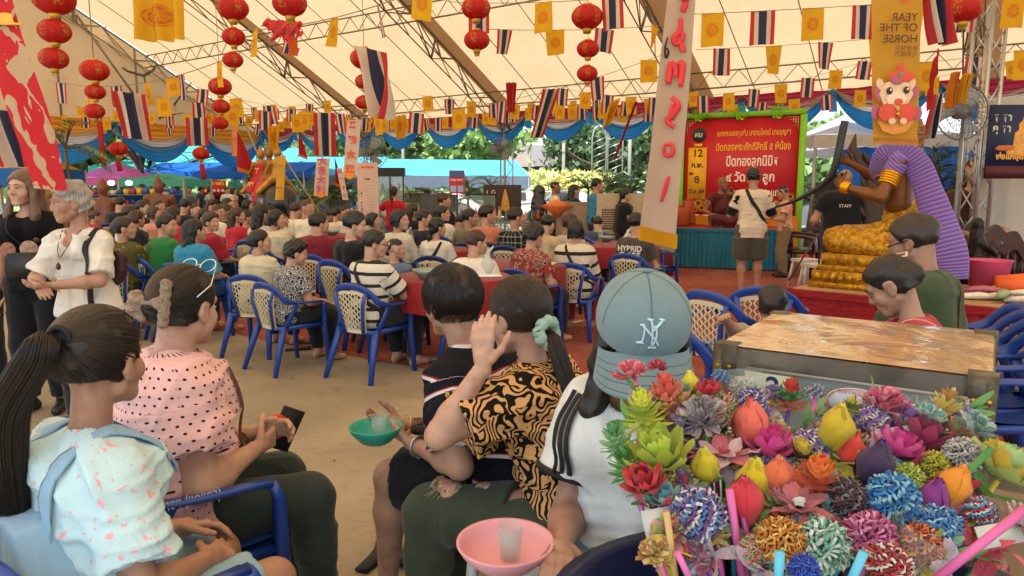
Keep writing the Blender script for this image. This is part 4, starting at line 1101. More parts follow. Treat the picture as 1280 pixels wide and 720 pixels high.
tree('coconut_palm',grd(716,230,70),1,.1,'x',bare=True) if False else None
for k,(px,py,Y,h) in enumerate([(757,230,58,9.4),(718,230,62,8.2),(878,230,50,7.6)]):
 palm(grd(px,py,Y),h * 1.75,f'tall coconut palm {("behind the light arch", "left of the rounded trees", "behind the notice board")[k]}',n=16,L=2.6,col='#4c6a3c',seed=k,name='coconut_palm',group='tall palms')
# yellow flowering hedge
yl = leaf_mat('#c9ae2c',.2)
r = np.random.default_rng(5)
for k,(px,Y,w) in enumerate([(648,34,1.3),(672,34,1.6),(697,35,1.6),(722,35,1.5),(749,36,1.2)]):
 root = tree('flowering_shrub',grd(px,230,Y),2.1,w * 1.0,f'yellow flowering shrub, {ordn[k]} from the left, behind the parked cars','#8aa545',n=1700,leaf=.16,cr=.9,trunk=.15,seed=60 + k,group='yellow flowering shrubs',cat='shrub')
 n = 480; P = r.normal(size=(n,3)); P /= np.linalg.norm(P,axis=1)[:,None]; P = P * np.array((w * .95,w * .8,.85)) + np.array((0,0,1.45)); t1 = r.normal(size=(n,3)) * .07; t2 = r.normal(size=(n,3)) * .07
 mobj('blossom',np_mesh('blossom',np.stack([P - t1,P - t2,P + t1,P + t2],1).reshape(-1,3),np.arange(n * 4).reshape(n,4),[yl],False),root)
# background planting line: one continuous low hedge mass
n = 26000; k = r.uniform(0,1,n); X = -36 + 76 * k; Yh = 37 - .12 * X + r.normal(size=n) * .8; Z = np.abs(r.normal(size=n)) * .6 + .25 * (1 + np.sin(X * 1.7)) + r.uniform(0,.6,n)
P = np.stack([X,Yh,Z],1); t1 = r.normal(size=(n,3)) * .13; t2 = r.normal(size=(n,3)) * .09
o = mobj('hedge_foliage',np_mesh('hedge',np.stack([P - t1,P - t2,P + t1,P + t2],1).reshape(-1,3),np.arange(n * 4).reshape(n,4),[leaf_mat('#6d9040')],False)); tag(o,'low mixed green planting behind the parked cars','planting',kind='stuff')
for k,(px,py,Y,h,L,st,w) in enumerate([(1018,262,17.5,2.3,1.1,3,'bushy palm right of the notice board'),(1046,262,19,2.5,1.2,3,'palm clump before the blue tarpaulin wall'),(1165,262,15,3.3,1.5,3,'dark palm behind the purple shawl of the statue'),(1196,268,14,2.7,1.3,2,'palm beside the right truss tower'),
      (530,262,23,2.3,1.0,3,'leafy palm behind the glass cabinet'),(512,262,22,1.9,.9,2,'small palm beside the tall glass cabinet'),(600,255,24,2.6,1.3,3,'palm left of the dark shop board'),(745,255,22,2.6,1.3,3,'arching palm behind the white shirt man'),(782,250,22,2.9,1.4,3,'arching palm behind the standing group'),(700,256,20,1.7,.9,3,'low grey green palm behind the counter'),
      (405,262,24,2.2,1.1,3,'palm right of the black elephant'),(430,262,23,2.3,1.1,3,'palm behind the pink notice panel'),(375,262,26,2.0,1.1,3,'palm behind the elephant rear legs'),(842,250,20,2.4,1.0,3,'palm between white banner and notice board')]):
 palm(grd(px,py,Y),h,w,n=9,L=L,seed=20 + k,stems=st,col=('#6f9440','#55783a')[k % 2] if Y > 16 else '#3c5a30')
palm(grd(92,240,15),4.2,'banana-like plant with broad red flower stem at the left tent corner',n=7,L=1.3,seed=9)
# ---------------------------------------------------------------- market tents
def canopy(name,c,w,d,he,hp,mat,label,yaw=0,peak=True,val=.25,posts=True,valm=None,ridge=0.0):
 root = empty(name,c,-R(yaw),label,'canopy tent','market canopies')
 a = .06 if peak else ridge
 def fn(x,y):
  X = (x - .5) * 2; Y_ = (y - .5) * 2; q = np.maximum(np.abs(X) - a,0) / (1 - a) if False else None
  if ridge: t = np.abs(Y_)
  else: t = np.maximum(np.abs(X),np.abs(Y_))
  z = he + (hp - he) * (1 - t) ** (1.25 if peak else 1.0) - .04 * np.sin(X * 9) * t
  return np.stack([X * w / 2,Y_ * d / 2,z],-1)
 m = MB(); m.grid(29,29,fn); m.build('roof',mat,root)
 m = MB(); pr = [(-1,-1),(1,-1),(1,1),(-1,1),(-1,-1)]
 for (x0,y0),(x1,y1) in zip(pr,pr[1:]): m.grid(24,3,lambda x,y: np.stack([(x0 + (x1 - x0) * x) * w / 2 * 1.004,(y0 + (y1 - y0) * x) * d / 2 * 1.004,he + .01 - val * y * (1 + .12 * np.sin(x * 60))],-1))
 m.build('valance',valm or mat,root)
 if posts:
  for x in (-1,1):
   for y in (-1,1): MB().sweep([(x * w / 2 * .99,y * d / 2 * .99,0),(x * w / 2 * .99,y * d / 2 * .99,he)],.04,6).build('post',steel_l,root)
 return root
def tarp(name,col,tr=.35):
 k = Mat(name,.5,.3); c = hexc(col); k.color(k.ramp(k.noise(1.2,4),[(.3,tuple(x * .8 for x in c)),(.7,c)])); k.bump(k.noise(3,4),.3,.06); k.add_translucent(tr,c); return k.m
t_pink,t_teal,t_blue,t_aqua,t_white,t_yel = tarp('pink_canvas','#d86bb4'),tarp('teal_canvas','#5bbfb0'),tarp('blue_tarpaulin','#1f6fd0'),tarp('aqua_tarpaulin','#63bfd6'),tarp('white_canvas','#dcdde2',.3),tarp('yellow_canvas','#e2b62a')
canopy('canopy_tent',grd(148,225,26),2.6,2.6,at(148,223,26)[2],at(148,203,26)[2],t_pink,'pink peaked canopy in the market behind the crowd')
canopy('canopy_tent',grd(208,225,24),2.1,2.1,at(208,224,24)[2],at(208,216,24)[2],t_teal,'small sea green canopy right of the pink one')
canopy('canopy_tent',grd(235,225,34),6.4,5,at(235,210,34)[2],at(235,178,34)[2],t_teal,'large teal peaked canopy behind the bare tree')
canopy('canopy_tent',grd(300,225,30),7.0,3,at(300,216,30)[2],at(300,203,30)[2],t_blue,'wide bright blue tarpaulin roof left of the black elephant',yaw=8,ridge=1,peak=False)
canopy('canopy_tent',grd(385,225,38),8.5,5,at(385,214,38)[2],at(385,196,38)[2],t_aqua,'aqua tarpaulin roof behind the black elephant',ridge=1,peak=False,valm=t_blue)
canopy('canopy_tent',grd(290,225,44),9,6,at(290,206,44)[2],at(290,185,44)[2],t_aqua,'pale aqua roof far behind the blue tarpaulin',ridge=1,peak=False)
canopy('canopy_tent',grd(515,225,32),9.5,5,at(515,221,32)[2],at(515,199,32)[2],t_aqua,'long turquoise tarpaulin roof right of the notice panel',yaw=-14,ridge=1,peak=False,valm=plain('shade_cloth','#56626f',.8),val=.5)
canopy('canopy_tent',grd(22,225,15),1.9,1.6,at(30,212,15)[2],at(30,203,15)[2],t_yel,'yellow topped stall with blue skirt at the far left',ridge=1,peak=False,valm=t_blue,val=.35)
canopy('canopy_tent',grd(1118,230,20),6.2,6,at(1118,178,20)[2],at(1118,108,20)[2],t_white,'large white peaked tent behind the kneeling statue',yaw=6,valm=plain('tent_grey_edge','#b9b4ae',.7),val=.3)
# blue tarpaulin wall
m = MB()
for k,(xa,ya,xb,yb,Yd) in enumerate([(1050,188,1110,184,17.5),(1108,186,1219,176,17.2)]):
 A_,B_ = at(xa,ya,Yd),at(xb,yb,Yd)
 m = MB(); m.grid(20,14,lambda x,y: A_[None,None] + (B_ - A_)[None,None] * x[...,None] + np.stack([0 * x,.06 * np.sin(x * 11) + .04 * np.sin(y * 7 + x * 4),-(A_[2] - .15) * y + .05 * np.sin(x * 3)],-1))
 m.build('tarpaulin_wall',t_blue); o = bpy.data.objects['tarpaulin_wall' + ('' if k == 0 else '.001')]; tag(o,('narrow blue tarpaulin sheet left of the kneeling statue','wide bright blue tarpaulin wall right of the kneeling statue')[k],'tarpaulin')
# goods shelves under the market roofs
root = empty('market_shelf',grd(165,250,22),0,'blue stall shelves full of small goods under the pink canopy','stall',scale=(1,1,.76))
MB().box((0,.3,.95),(2.8,.06,1.9)).build('back_cloth',plain('stall_blue','#24529a',.7),root)
for z in (.5,.9,1.3,1.7): MB().box((0,0,z),(2.8,.5,.04)).build('shelf',plain('shelf_wood','#5d6b8a',.6),root)
cp = [plain('goods',c,.5) for c in ('#3d5ea8','#a13a4c','#c9c3b8','#2c3c6e','#d3a63c')]
for z in (.52,.92,1.32,1.72):
 for k in range(14): hgt = random.uniform(.14,.3); MB().box((-1.3 + k * .2,-.05,z + hgt / 2),(.13,.2,hgt)).build('goods_box',random.choice(cp),root)
for px in (139,161):
 p = at(px,229,20.8); o = MB().lathe([(.001,-.06),(.08,-.04),(.09,.04),(.03,.08)],n=10).build('stall_lamp',plain('lamp_globe','#fff8e8',.3)); o.location = p
 o.data.materials[0] = bpy.data.materials.get('lit_bulb') or plain('lit_bulb_base','#fff8e8'); tag(o,f'lit white bulb, {"left" if px < 150 else "right"} one under the pink canopy','lamp')
em = Mat('lit_bulb'); em.b.inputs['Emission Color'].default_value = (1,.95,.85,1); em.b.inputs['Emission Strength'].default_value = 3.0
for o in [x for x in COL.objects if x.name.startswith('stall_lamp')]: o.data.materials[0] = em.m
# more market stalls with goods
for k,(px,Y,w,c) in enumerate([(262,30,4.5,'#8a3a4a'),(330,33,4.5,'#3a6a5a'),(410,30,4.0,'#6a5a8a')]):
 root = empty('market_table',grd(px,250,Y),0,f'long market table with wares, {ordn[k]} from left behind the crowd','stall','market tables')
 MB().box((0,0,.4),(w,.8,.8)).build('cloth_front',plain('stall_cloth',c,.8),root)
 for q in range(12): MB().box((-w / 2 + .2 + q * w / 12.5,random.uniform(-.2,.2),.8 + .1),(.24,.3,random.uniform(.12,.3))).build('goods_box',random.choice(cp),root)
# red shop banner in the market
root = empty('shop_banner',at(268,235,27),0,'red shop banner with yellow lettering hung under the blue market roof','banner')
MB().box((0,0,0),(.88,.03,.55)).build('panel',plain('banner_red','#c32b33',.6),root)
text_mesh('อาหารตามสั่ง',.16,plain('yellow_print','#f2cf3a',.6),root,(0,-.022,.12),(R(90),0,0),.008,fit=.75)
for k in range(5): MB().lathe([(.001,0),(.06,.0),(.06,.012),(.001,.014)],n=10,M_=np.array(Matrix.Rotation(R(90),3,'X'))).build('dish_print',plain('dish','#e8d8c8'),root,loc=(-.32 + k * .16,-.02,-.10))
# ---------------------------------------------------------------- parked cars
def car(loc,yaw,col,label):
 root = empty('parked_car',loc,face_rot(yaw),label,'car','cars parked behind the marquee')
 body = plain('car_paint',col,.25,.03,2,coat=.6); gl = plain('car_glass','#2b3338',.08,.05,spec=.8); tyre_ = plain('tyre','#1c1c1c',.85)
 Pf = [(-2.15,.45),(-2.12,.78),(-1.75,.90),(-1.0,.96),(-.45,1.38),(.75,1.42),(1.45,1.02),(2.05,.92),(2.15,.50),(2.1,.30),(-2.1,.28)]
 m = MB(); rows = [(-.82,.94),(-.87,1.0),(.87,1.0),(.82,.94)]
 V_ = [];
 for x,sc in rows:
  for y,z in Pf: zz = .6 + (z - .6) * sc; V_.append((x * (1 - .16 * max(0,(z - .95) / .45)),y * (.985 if abs(x) < .85 else 1),zz))
 n = len(Pf); F_ = [(i * n + j,i * n + (j + 1) % n,(i + 1) * n + (j + 1) % n,(i + 1) * n + j) for i in range(3) for j in range(n)] + [tuple(range(n))[::-1],tuple(3 * n + j for j in range(n))]
 m.add(V_,F_); m.build('body',body,root,smooth=False)
 for s in (-1,1):
  MB().add([(s * .845,-.85,.98),(s * .845,.62,.98),(s * .80,.58,1.33),(s * .80,-.42,1.33)],[(0,1,2,3) if s > 0 else (3,2,1,0)]).build('side_window',gl,root,smooth=False)
  for y in (-1.3,1.35):
   w = MB().lathe([(.20,-.10),(.31,-.09),(.32,0),(.31,.09),(.20,.10)],n=20,M_=np.array(Matrix.Rotation(R(90),3,'Y'))).build('wheel',tyre_,root,loc=(s * .82,y,.32)); MB().lathe([(.001,.0),(.19,.0),(.19,.02)],n=14,M_=np.array(Matrix.Rotation(R(90 * s),3,'Y'))).build('rim',steel_l,w,loc=(s * .09,0,0))
  MB().box((s * .62,-2.13,.68),(.32,.06,.14)).build('headlight',plain('lens','#d9dde0',.1),root); MB().box((s * .66,2.13,.80),(.26,.05,.16)).build('tail_light',plain('red_lens','#8f1a1a',.2),root)
 MB().add([(-.74,-1.0,.975),(.74,-1.0,.975),(.66,-.5,1.345),(-.66,-.5,1.345)],[(0,1,2,3)]).build('windscreen',gl,root,smooth=False,loc=(0,-.02,.012))
 MB().add([(-.72,1.42,1.04),(.72,1.42,1.04),(.64,.84,1.38),(-.64,.84,1.38)],[(3,2,1,0)]).build('rear_window',gl,root,smooth=False,loc=(0,.03,.012))
for px,Y,yaw,col,lb in [(512,27,75,'#c8ccd0','silver white car behind the tall glass cabinet'),(551,28,95,'#d9dadb','white car beside the red poster'),(816,24,80,'#c9cdd2','silver car left of the white banner'),(845,23,100,'#e2e2e2','white car behind the white banner'),(700,30,80,'#d4d4d6','white car behind the white shirt man'),(985,24,60,'#b9bec4','silver car seen right of the notice board'),(1030,26,40,'#e0e0e0','white car under the low tree'),(640,31,90,'#bfc4c8','grey car behind the dark shop board')]: car(grd(px,240,Y),yaw,col,lb)
# light arches, poles
for k,(px,Y,h) in enumerate([(847,0,0),(768,34,4.9),(748,36,4.6)][1:]):
 root = empty('light_arch',grd(px,240,Y),0,f'{("right", "left")[k]} white lattice light arch beyond the cars','arch','light arches');
 for s in (-.35,.35):
  m = MB(); m.sweep([(s,0,0),(s,0,h - .6),(s * .7,0,h - .2),(0,0,h)],.04,6); m.build('upright',steel_l,root)
 m = MB(); [m.sweep([(-.35,0,z),(.35,0,z + .3)],.02,4) for z in np.arange(.2,h - .7,.35)]; m.build('lattice',steel_l,root)
for k,(px,Y,h) in enumerate([(704,40,6.4),(786,38,7.5),(662,55,9),(505,40,8)]):
 o = MB().sweep([(0,0,0),(0,0,h)],[.11,.08],8).build('concrete_pole',plain('pole_concrete','#a09a90',.8)); o.location = grd(px,240,Y); tag(o,f'concrete utility pole {("beyond the yellow shrubs", "right of the light arches", "at the truss tower", "behind the turquoise roof")[k]}','pole')
for k,(za,zb) in enumerate([(6.2,7.0),(5.6,6.4)]):
 m = MB(); A_,B_ = at(420,230,40) * (1,1,0) + (0,0,za),at(880,230,38) * (1,1,0) + (0,0,zb); m.sweep([A_ + (B_ - A_) * t - np.array((0,0,3 * t * (1 - t))) for t in np.linspace(0,1,20)],.025,4); tag(m.build('overhead_wire',plain('wire','#333333')),f'{("upper", "lower")[k]} overhead power wire beyond the cars','wire')
# far house roofs
def house(px,Y,w,h,hp,col,rc,lb):
 root = empty('house',grd(px,235,Y),R(10),lb,'house'); MB().box((0,0,h / 2),(w,5,h)).build('wall',plain('house_wall',col,.8),root)
 MB().add([(-w * .56,-3.1,h),(w * .56,-3.1,h),(w * .56,3.1,h),(-w * .56,3.1,h),(-w * .5,0,hp),(w * .5,0,hp)],[(0,1,5,4),(2,3,4,5),(1,2,5),(3,0,4)]).build('roof',plain('house_roof',rc,.7),root,smooth=False)
 for x in (-.3,0,.3): f = MB().box((x * w,-2.52,h * .55),(1.0,.06,.9)).build('window',plain('window_frame','#6b5a48'),root); MB().box((0,-.04,0),(.8,.03,.7)).build('pane',plain('car_glass','#2b3338',.08,.05,spec=.8),f,loc=(x * w,-2.52,h * .55))
house(835,62,9,3.2,5.2,'#bdb4a4','#77706c','low grey roofed house behind the palms'); house(652,66,10,3.4,5.4,'#b4ada2','#6f6a6a','low house left of the yellow shrubs'); house(560,60,12,3.2,5.6,'#b4ada2','#7b6f66','low house behind the turquoise roof')
# ================================================================ stage table, monk's platform and notice board
def satin(name,col): return swag_mat(name,col)
def skirt_table(c0,dx,dy,L,D,h,mat_skirt,mat_top,label,name='skirted_table',nf=34,amp=.028,group=None,cat='table'):
 """c0 = front-left top corner, dx along the front, dy towards the back"""
 dx,dy = unit(dx),unit(dy); root = empty(name,(c0[0],c0[1],0),0,label,cat,group)
 P = [np.zeros(3),dx * L,dx * L + dy * D,dy * D]
 m = MB(); top = [p + np.array((0,0,h)) for p in P]; m.add(top + [p - np.array((0,0,.03)) for p in top],[(0,1,2,3),(7,6,5,4),(0,4,5,1),(1,5,6,2),(2,6,7,3),(3,7,4,0)]); m.build('table_top',mat_top,root,smooth=False)
 for a,b,ln in ((P[0],P[1],L),(P[1],P[2],D),(P[3],P[0],D)):
  d = unit(b - a); nr = np.array((d[1],-d[0],0)); nn = int(nf * ln / max(L,.1))
  m = MB(); m.grid(max(nn * 6,24),9,lambda x,y,a=a,b=b,nr=nr,nn=nn: a[None,None] + (b - a)[None,None] * x[...,None] + nr[None,None] * (.012 + amp * (.25 + .75 * y) * (np.sin(x * nn * 2 * PI + 1.3 * np.sin(x * 13)) * (.7 + .3 * np.sin(x * 29)) + .9))[...,None] + np.array((0,0,1.))[None,None] * (h - .002 - (h - .03) * y)[...,None])
  m.build('skirt',mat_skirt,root)
 m = MB();
 for a,b in ((P[0],P[1]),(P[1],P[2]),(P[3],P[0])):
  d = unit(b - a); nr = np.array((d[1],-d[0],0)); m.sweep([a + nr * .035 + np.array((0,0,h - .035)),b + nr * .035 + np.array((0,0,h - .035))],[(.006,.03)] * 2,4,up=(0,0,1))
 m.build('skirt_band',mat_skirt,root,smooth=False)
 return root
c0 = gp(832,334,0); c1 = gp(984,340,0); ddx = unit(c1 - c0); ddy = np.array((-ddx[1],ddx[0],0)); Lt = np.linalg.norm(c1 - c0)
stage = skirt_table(c0,ddx,ddy,Lt,1.6,.76,satin('teal_skirt','#3292b4'),plain('stage_cloth','#a03a30',.8),'long stage table with a pleated teal skirt below the red notice board',nf=30)
def loc_stage(x,y,z=0.76): return np.array((c0[0],c0[1],0)) + ddx * x + ddy * y + np.array((0,0,z))
# notice board
bl,br_ = at(856,150,15.0),at(1003,138,14.0)
bw = np.linalg.norm((br_ - bl)[:2]); by = math.atan2(br_[1] - bl[1],br_[0] - bl[0]); zt = (bl[2] + br_[2]) / 2; bh = zt - .95
board = empty('notice_board',((bl[0] + br_[0]) / 2,(bl[1] + br_[1]) / 2,.95),by,'big red temple notice board with yellow and white lettering in a green frame','sign')
MB().box((0,.03,bh / 2),(bw,.05,bh)).build('panel',plain('board_red','#c0222e',.5,.05),board)
gf = plain('leaf_green_frame','#7fc234',.6,.1,8)
for nm,c_,d_ in (('top',(0,0,bh + .02),(bw + .16,.09,.10)),('l',(-bw / 2 - .04,0,bh / 2 - .45),(.10,.085,bh + .84)),('r',(bw / 2 + .04,0,bh / 2 - .45),(.12,.085,bh + .84))): MB().box(c_,d_).build('frame_bar',gf,board)
for k,x in enumerate((-bw / 2 - .04,-bw / 2 + .33,.02,bw / 2 - .42)):
 m = MB();
 for q in range(26):
  a = q * 2.4; rr = .02 + .105 * (q / 26) ** .6; c_ = np.array((math.cos(a) * rr,-.10 + .03 * math.sin(q),math.sin(a) * rr)); d_ = unit(c_ + np.array((0,-.05,0))); t_ = unit(np.cross(d_,(0,1,.2)))
  m.add([c_ - t_ * .022,c_ + d_ * .04 + np.array((0,-.02,0)) - t_ * .03,c_ + d_ * .06 + t_ * .03,c_ + t_ * .022],[(0,1,2,3)])
 m.build('ribbon_bow',plain('lime_ribbon','#8ee02c',.4),board,loc=(x,0,bh + .04 + (0 if k else -.06)))
yel,wht,drk = plain('yellow_print','#f0b63a',.6,.04),plain('white_print','#f0dccb',.6,.03),plain('brown_print','#5a3018',.6)
tx = .18
def bt(s,z,size,m_,fit,x=tx,bold=.002): return text_mesh(s,size,m_,board,(x,-.004,z),(R(90),0,0),bold,0,fit=fit)
bt('เขตพระนครชุมชัน มาเทนโพธน์ นานบุญชา',bh * .80,.155,yel,bw * .62,x=.24)
bt('ปิดทองพระศักดิ์สิทธิ์ ๕ พี่น้อง',bh * .655,.20,yel,bw * .63,x=.24,bold=.003)
bt('ปิดทองลูกนิมิต',bh * .50,.27,wht,bw * .44,x=.24,bold=.006)
bt('๙ วัด ๙๙ ลูก',bh * .345,.25,wht,bw * .41,x=.22,bold=.006)
bt('วัดสว่างอารมณ์ (แคแถว)',bh * .20,.19,wht,bw * .56,x=.24,bold=.003)
MB().box((-bw / 2 + .29,.0,bh * .43),(.37,.02,bh * .52)).build('date_panel',plain('date_yellow','#e8ad22',.6),board)
for s_,z,sz in (('12',.60,.21),('ก.พ.',.49,.14),('ถึง',.415,.07),('8',.33,.20),('มี.ค.69',.22,.12)): text_mesh(s_,sz,drk,board,(-bw / 2 + (.29 if s_ != 'ถึง' else .17),-.014,bh * z),(R(90),0,0),.006)
m = MB(); m.lathe([(.001,-.15),(.10,-.12),(.155,0),(.10,.12),(.001,.15)],n=20); e = m.build('black_emblem',plain('black_print','#141214',.4),board,loc=(-bw / 2 + .30,.0,bh * .82),scale=(1,.12,1))
MB().box((-bw / 2 + .30,-.005,bh * .715),(.16,.03,.06)).build('emblem_base',yel,board)
text_mesh('ศม',.13,plain('silver_print','#b9b9b4',.4),board,(-bw / 2 + .30,-.026,bh * .80),(R(90),0,0),.006)
m = MB()
for sx,x in ((1,bw / 2 - .06),(-1,-bw / 2 + .06)):
 for i,L in enumerate((.26,.18,.10)): m.box((x - sx * L / 2,-.004,bh - .07 - i * .045),(L,.012,.014)); m.box((x - sx * i * .045,-.004,bh - .07 - L / 2),(.014,.011,L))
m.build('corner_fret',plain('pink_fret','#d98a78',.6),board)
r = np.random.default_rng(8)
sfy,sfb = plain('sunflower_petal','#e6a424',.6,.15,20),plain('sunflower_heart','#5d3317',.8,.2,30)
for k in range(34):
 x = -bw / 2 + .08 + (bw - .16) * ((k * 0.618) % 1); z = .05 + .27 * r.random() + (.07 if k % 3 == 0 else 0); s = r.uniform(.075,.12); m = MB()
 for q in range(14): a = q * 2 * PI / 14; m.add([(math.cos(a - .2) * s * .45,-.004,math.sin(a - .2) * s * .45),(math.cos(a) * s,-.010,math.sin(a) * s),(math.cos(a + .2) * s * .45,-.004,math.sin(a + .2) * s * .45)],[(0,1,2)])
 m.cur = 1; m.lathe([(.001,-.016),(s * .3,-.015),(s * .48,-.002)],n=12,M_=np.array([[1,0,0],[0,0,1],[0,1,0]])); m.build('sunflower_print',[sfy,sfb],board,smooth=False,loc=(x,-.004 - .0007 * k,z))
MB().box((bw / 2 - .42,-.045,.16),(.62,.012,.14)).build('green_nameplate',plain('dark_green_print','#1f5a33',.6),board); text_mesh('คณะกรรมการวัด',.07,wht,board,(bw / 2 - .42,-.055,.14),(R(90),0,0))
# orange cloth below the board
m = MB(); m.grid(90,8,lambda x,y: np.stack([(x - .5) * (bw + .1),-.10 + .03 * np.sin(x * 70) * (.3 + y) + 0 * y,.0 - .62 * y],-1)); m.build('orange_drape',satin('saffron_cloth','#ef9a1c'),board)
# things on the stage table
def lathe_thing(name,prof,mat,loc,label,cat,n=20,**k):
 o = MB().lathe(prof,n=n).build(name,mat,**k); o.location = loc; return tag(o,label,cat)
terr = plain('terracotta','#a84b2c',.75,.15,15)
lathe_thing('terracotta_basket',[(.16,0),(.19,.06),(.20,.30),(.17,.36),(.15,.36),(.14,.10)],terr,loc_stage(.16,.55),'tall terracotta coloured basket at the left end of the stage table','basket')
o = MB().box((0,0,.21),(.42,.36,.42)).build('pink_cushion',plain('hot_pink','#e8215e',.7)); o.location = loc_stage(-.12,.9); o.rotation_euler = (0,.1,by); tag(o,'hot pink cushion leaning at the left end of the stage','cushion')
for k,(x,y) in enumerate([(1.35,.35),(1.7,.3)]): lathe_thing('offering_bowl',[(.05,0),(.07,.02),(.11,.10),(.10,.10),(.05,.03)],terr,loc_stage(x,y),('small bowl beside the seated monk','small bowl at the right end of the stage table')[k],'bowl')
# ---------------------------------------------------------------- kneeling golden statue
gold_l = Mat('gold_leaf',.38,.5); gn = gold_l.noise(30,5); gold_l.color(gold_l.ramp(gn,[(.3,hexc('#7a5410')),(.55,hexc('#b98518')),(.75,hexc('#d9a62a'))])); gold_l.b.inputs['Metallic'].default_value = .55; gold_l.bump(gold_l.noise(75,5),.9,.012)
bronze = plain('bronze_skin','#6f4524',.34,.15,8,metal=.35)
TL,TR = gp(990,360,.62),gp(1250,384,.62); tdx = unit((TR - TL) * (1,1,0)); tdy = np.array((-tdx[1],tdx[0],0)); TLn = np.linalg.norm((TR - TL)[:2])
ply = Mat('plywood',.6,.3); pn = ply.noise(1,5,vec=ply.coord('Object',(2,30,2)),dist=.5); ply.color(ply.ramp(pn,[(.3,hexc('#8a6a48')),(.7,hexc('#b3926a'))]))
skirt_table(TL,tdx,tdy,TLn,1.35,.62,satin('red_skirt','#b01720'),ply.m,'low plywood platform with pleated red skirt under the kneeling golden statue',name='statue_platform',nf=15,amp=.02)
def on_plat(x,y,z=.62): return np.array((TL[0],TL[1],0)) + tdx * x + tdy * y + np.array((0,0,z))
sc_ = 1.0
pc = on_plat(.58,.62)
st = empty('kneeling_statue',pc,math.atan2(tdx[1],tdx[0]),'life size kneeling golden woman statue wrapped in a purple pleated shawl','statue')
m = MB()
for k,(w,d,z,h) in enumerate([(1.02,.86,0,.05),(.98,.82,.05,.10),(.92,.76,.15,.05),(.86,.70,.20,.10)]): m.box((0,0,z + h / 2),(w,d,h))
for k in range(14):
 for s in (-1,1): m.lathe([(.001,-.035),(.03,-.02),(.035,.0),(.02,.03),(.001,.04)],(-.44 + .068 * k,s * .40,.10),n=6)
m.build('stepped_base',gold_l.m,st)
# figure space: faces -x. base top z=.30
Z0 = .30
def SV(x,y,z): return np.array((x,y,z + Z0))
sk_pr = [cap(SV(.20,-.10,.13),SV(-.36,-.20,.12),.14,.12),cap(SV(.20,.10,.13),SV(-.38,.16,.12),.14,.12),cap(SV(.26,0,.14),SV(.14,0,.30),.19,.15),ell(SV(-.1,0,.08),(.40,.30,.12)),
         cap(SV(.10,0,.30),SV(.08,0,.45),.145,.12),cap(SV(-.36,-.20,.10),SV(.10,-.26,.06),.09,.08),cap(SV(-.1,-.22,.2),SV(.16,-.2,.3),.05,.06)]
v,f = sdf(sk_pr,.014,.02,[lambda P: Z0 - P[...,2]],noise=folds(.014,5,1.4)); mobj('golden_skirt',np_mesh('golden_skirt',v,f,[gold_l.m]),st)
shl,shr = SV(.10,-.21,.80),SV(.06,.21,.80); el_ = SV(.02,-.34,.50); wr_ = SV(-.33,-.30,.60)
el2 = SV(-.12,.30,.62); wr2 = SV(-.38,.18,.80)
HC = SV(.04,0,1.10); HM = rotm(R(90),R(2)); HSs = HS
Bp = [cap(SV(.09,-.07,.45),SV(.08,-.09,.72),.11,.12),cap(SV(.09,.07,.45),SV(.08,.09,.72),.11,.12),cap(shl,shr,.07),cap(SV(.07,0,.80),SV(.05,0,1.0),.06,.055),
      cap(shl,(shl + el_) / 2,.062,.060),cap((shl + el_) / 2,el_,.060,.046),cap(el_,el_ * .7 + wr_ * .3,.048,.048),cap(el_ * .7 + wr_ * .3,wr_,.048,.03),cap(shr,el2,.062,.046),cap(el2,wr2,.046,.03)]
v1 = sdf(Bp,.011,.014); v2 = sdf(head_prims(HC,HM,True,False,True),.006,.007)
hv = sdf(hand_prims(wr_,wr2 - wr_ + np.array((-.28,0,.22)),(0.2,1,.3),.75,-1,s=1.2),.006,.003); hv2 = sdf(hand_prims(wr2,(-.8,-.2,.5),(0,-1,0),.7,1,s=1.2),.006,.003)
v,f = join([v1,v2,hv,hv2]); mobj('bronze_body',np_mesh('bronze_body',v,f,[bronze]),st)
for p0_,p1_,r0 in ((shl + (el_ - shl) * .35,shl + (el_ - shl) * .62,.068),(el_ + (wr_ - el_) * .78,el_ + (wr_ - el_) * .92,.042)):
 m = MB()
 for k in range(5):
  c_ = p0_ + (p1_ - p0_) * k / 4; a_ = unit(p1_ - p0_); b1 = unit(np.cross(a_,(0,1,.3))); b2 = np.cross(a_,b1)
  m.sweep([c_ + (b1 * math.cos(t) + b2 * math.sin(t)) * r0 * (1 + .05 * math.sin(9 * t + k)) for t in np.linspace(0,2 * PI,25)[:-1]],.012,5,closed=True)
 m.build('gold_bangle',plain('bright_gold','#e0a21c',.3,.1,30,metal=.7,bump=.4,bscale=90),st)
# necklace, hair, crown
m = MB()
for k in range(4): m.sweep([SV(.07,0,.86 - .03 * k) + np.array((-math.cos(t) * (.10 + .03 * k),math.sin(t) * (.12 + .03 * k),-.04 * (1 + math.cos(t)) * .5 * k * .8)) for t in np.linspace(0,2 * PI,29)[:-1]],.011,5,closed=True)
m.build('gold_necklace',plain('bright_gold','#e0a21c',.3,.1,30,metal=.7,bump=.4,bscale=90),st)
v,f = sdf([ell(HC + np.array((.02,0,.05)),(.115,.10,.11)),cap(HC + np.array((.11,0,-.02)),HC + np.array((.10,0,-.26)),.09,.10),ell(HC + np.array((.05,0,.18)),(.06,.06,.07)),cap(HC + np.array((-.02,-.10,-.05)),HC + np.array((0,-.13,-.25)),.045,.05)],.01,.014,noise=folds(.02,9,3)); mobj('brown_hair',np_mesh('brown_hair',v,f,[plain('wavy_brown_hair','#7c5a34',.6,.3,40,bump=.8,bscale=70)]),st)
m = MB()
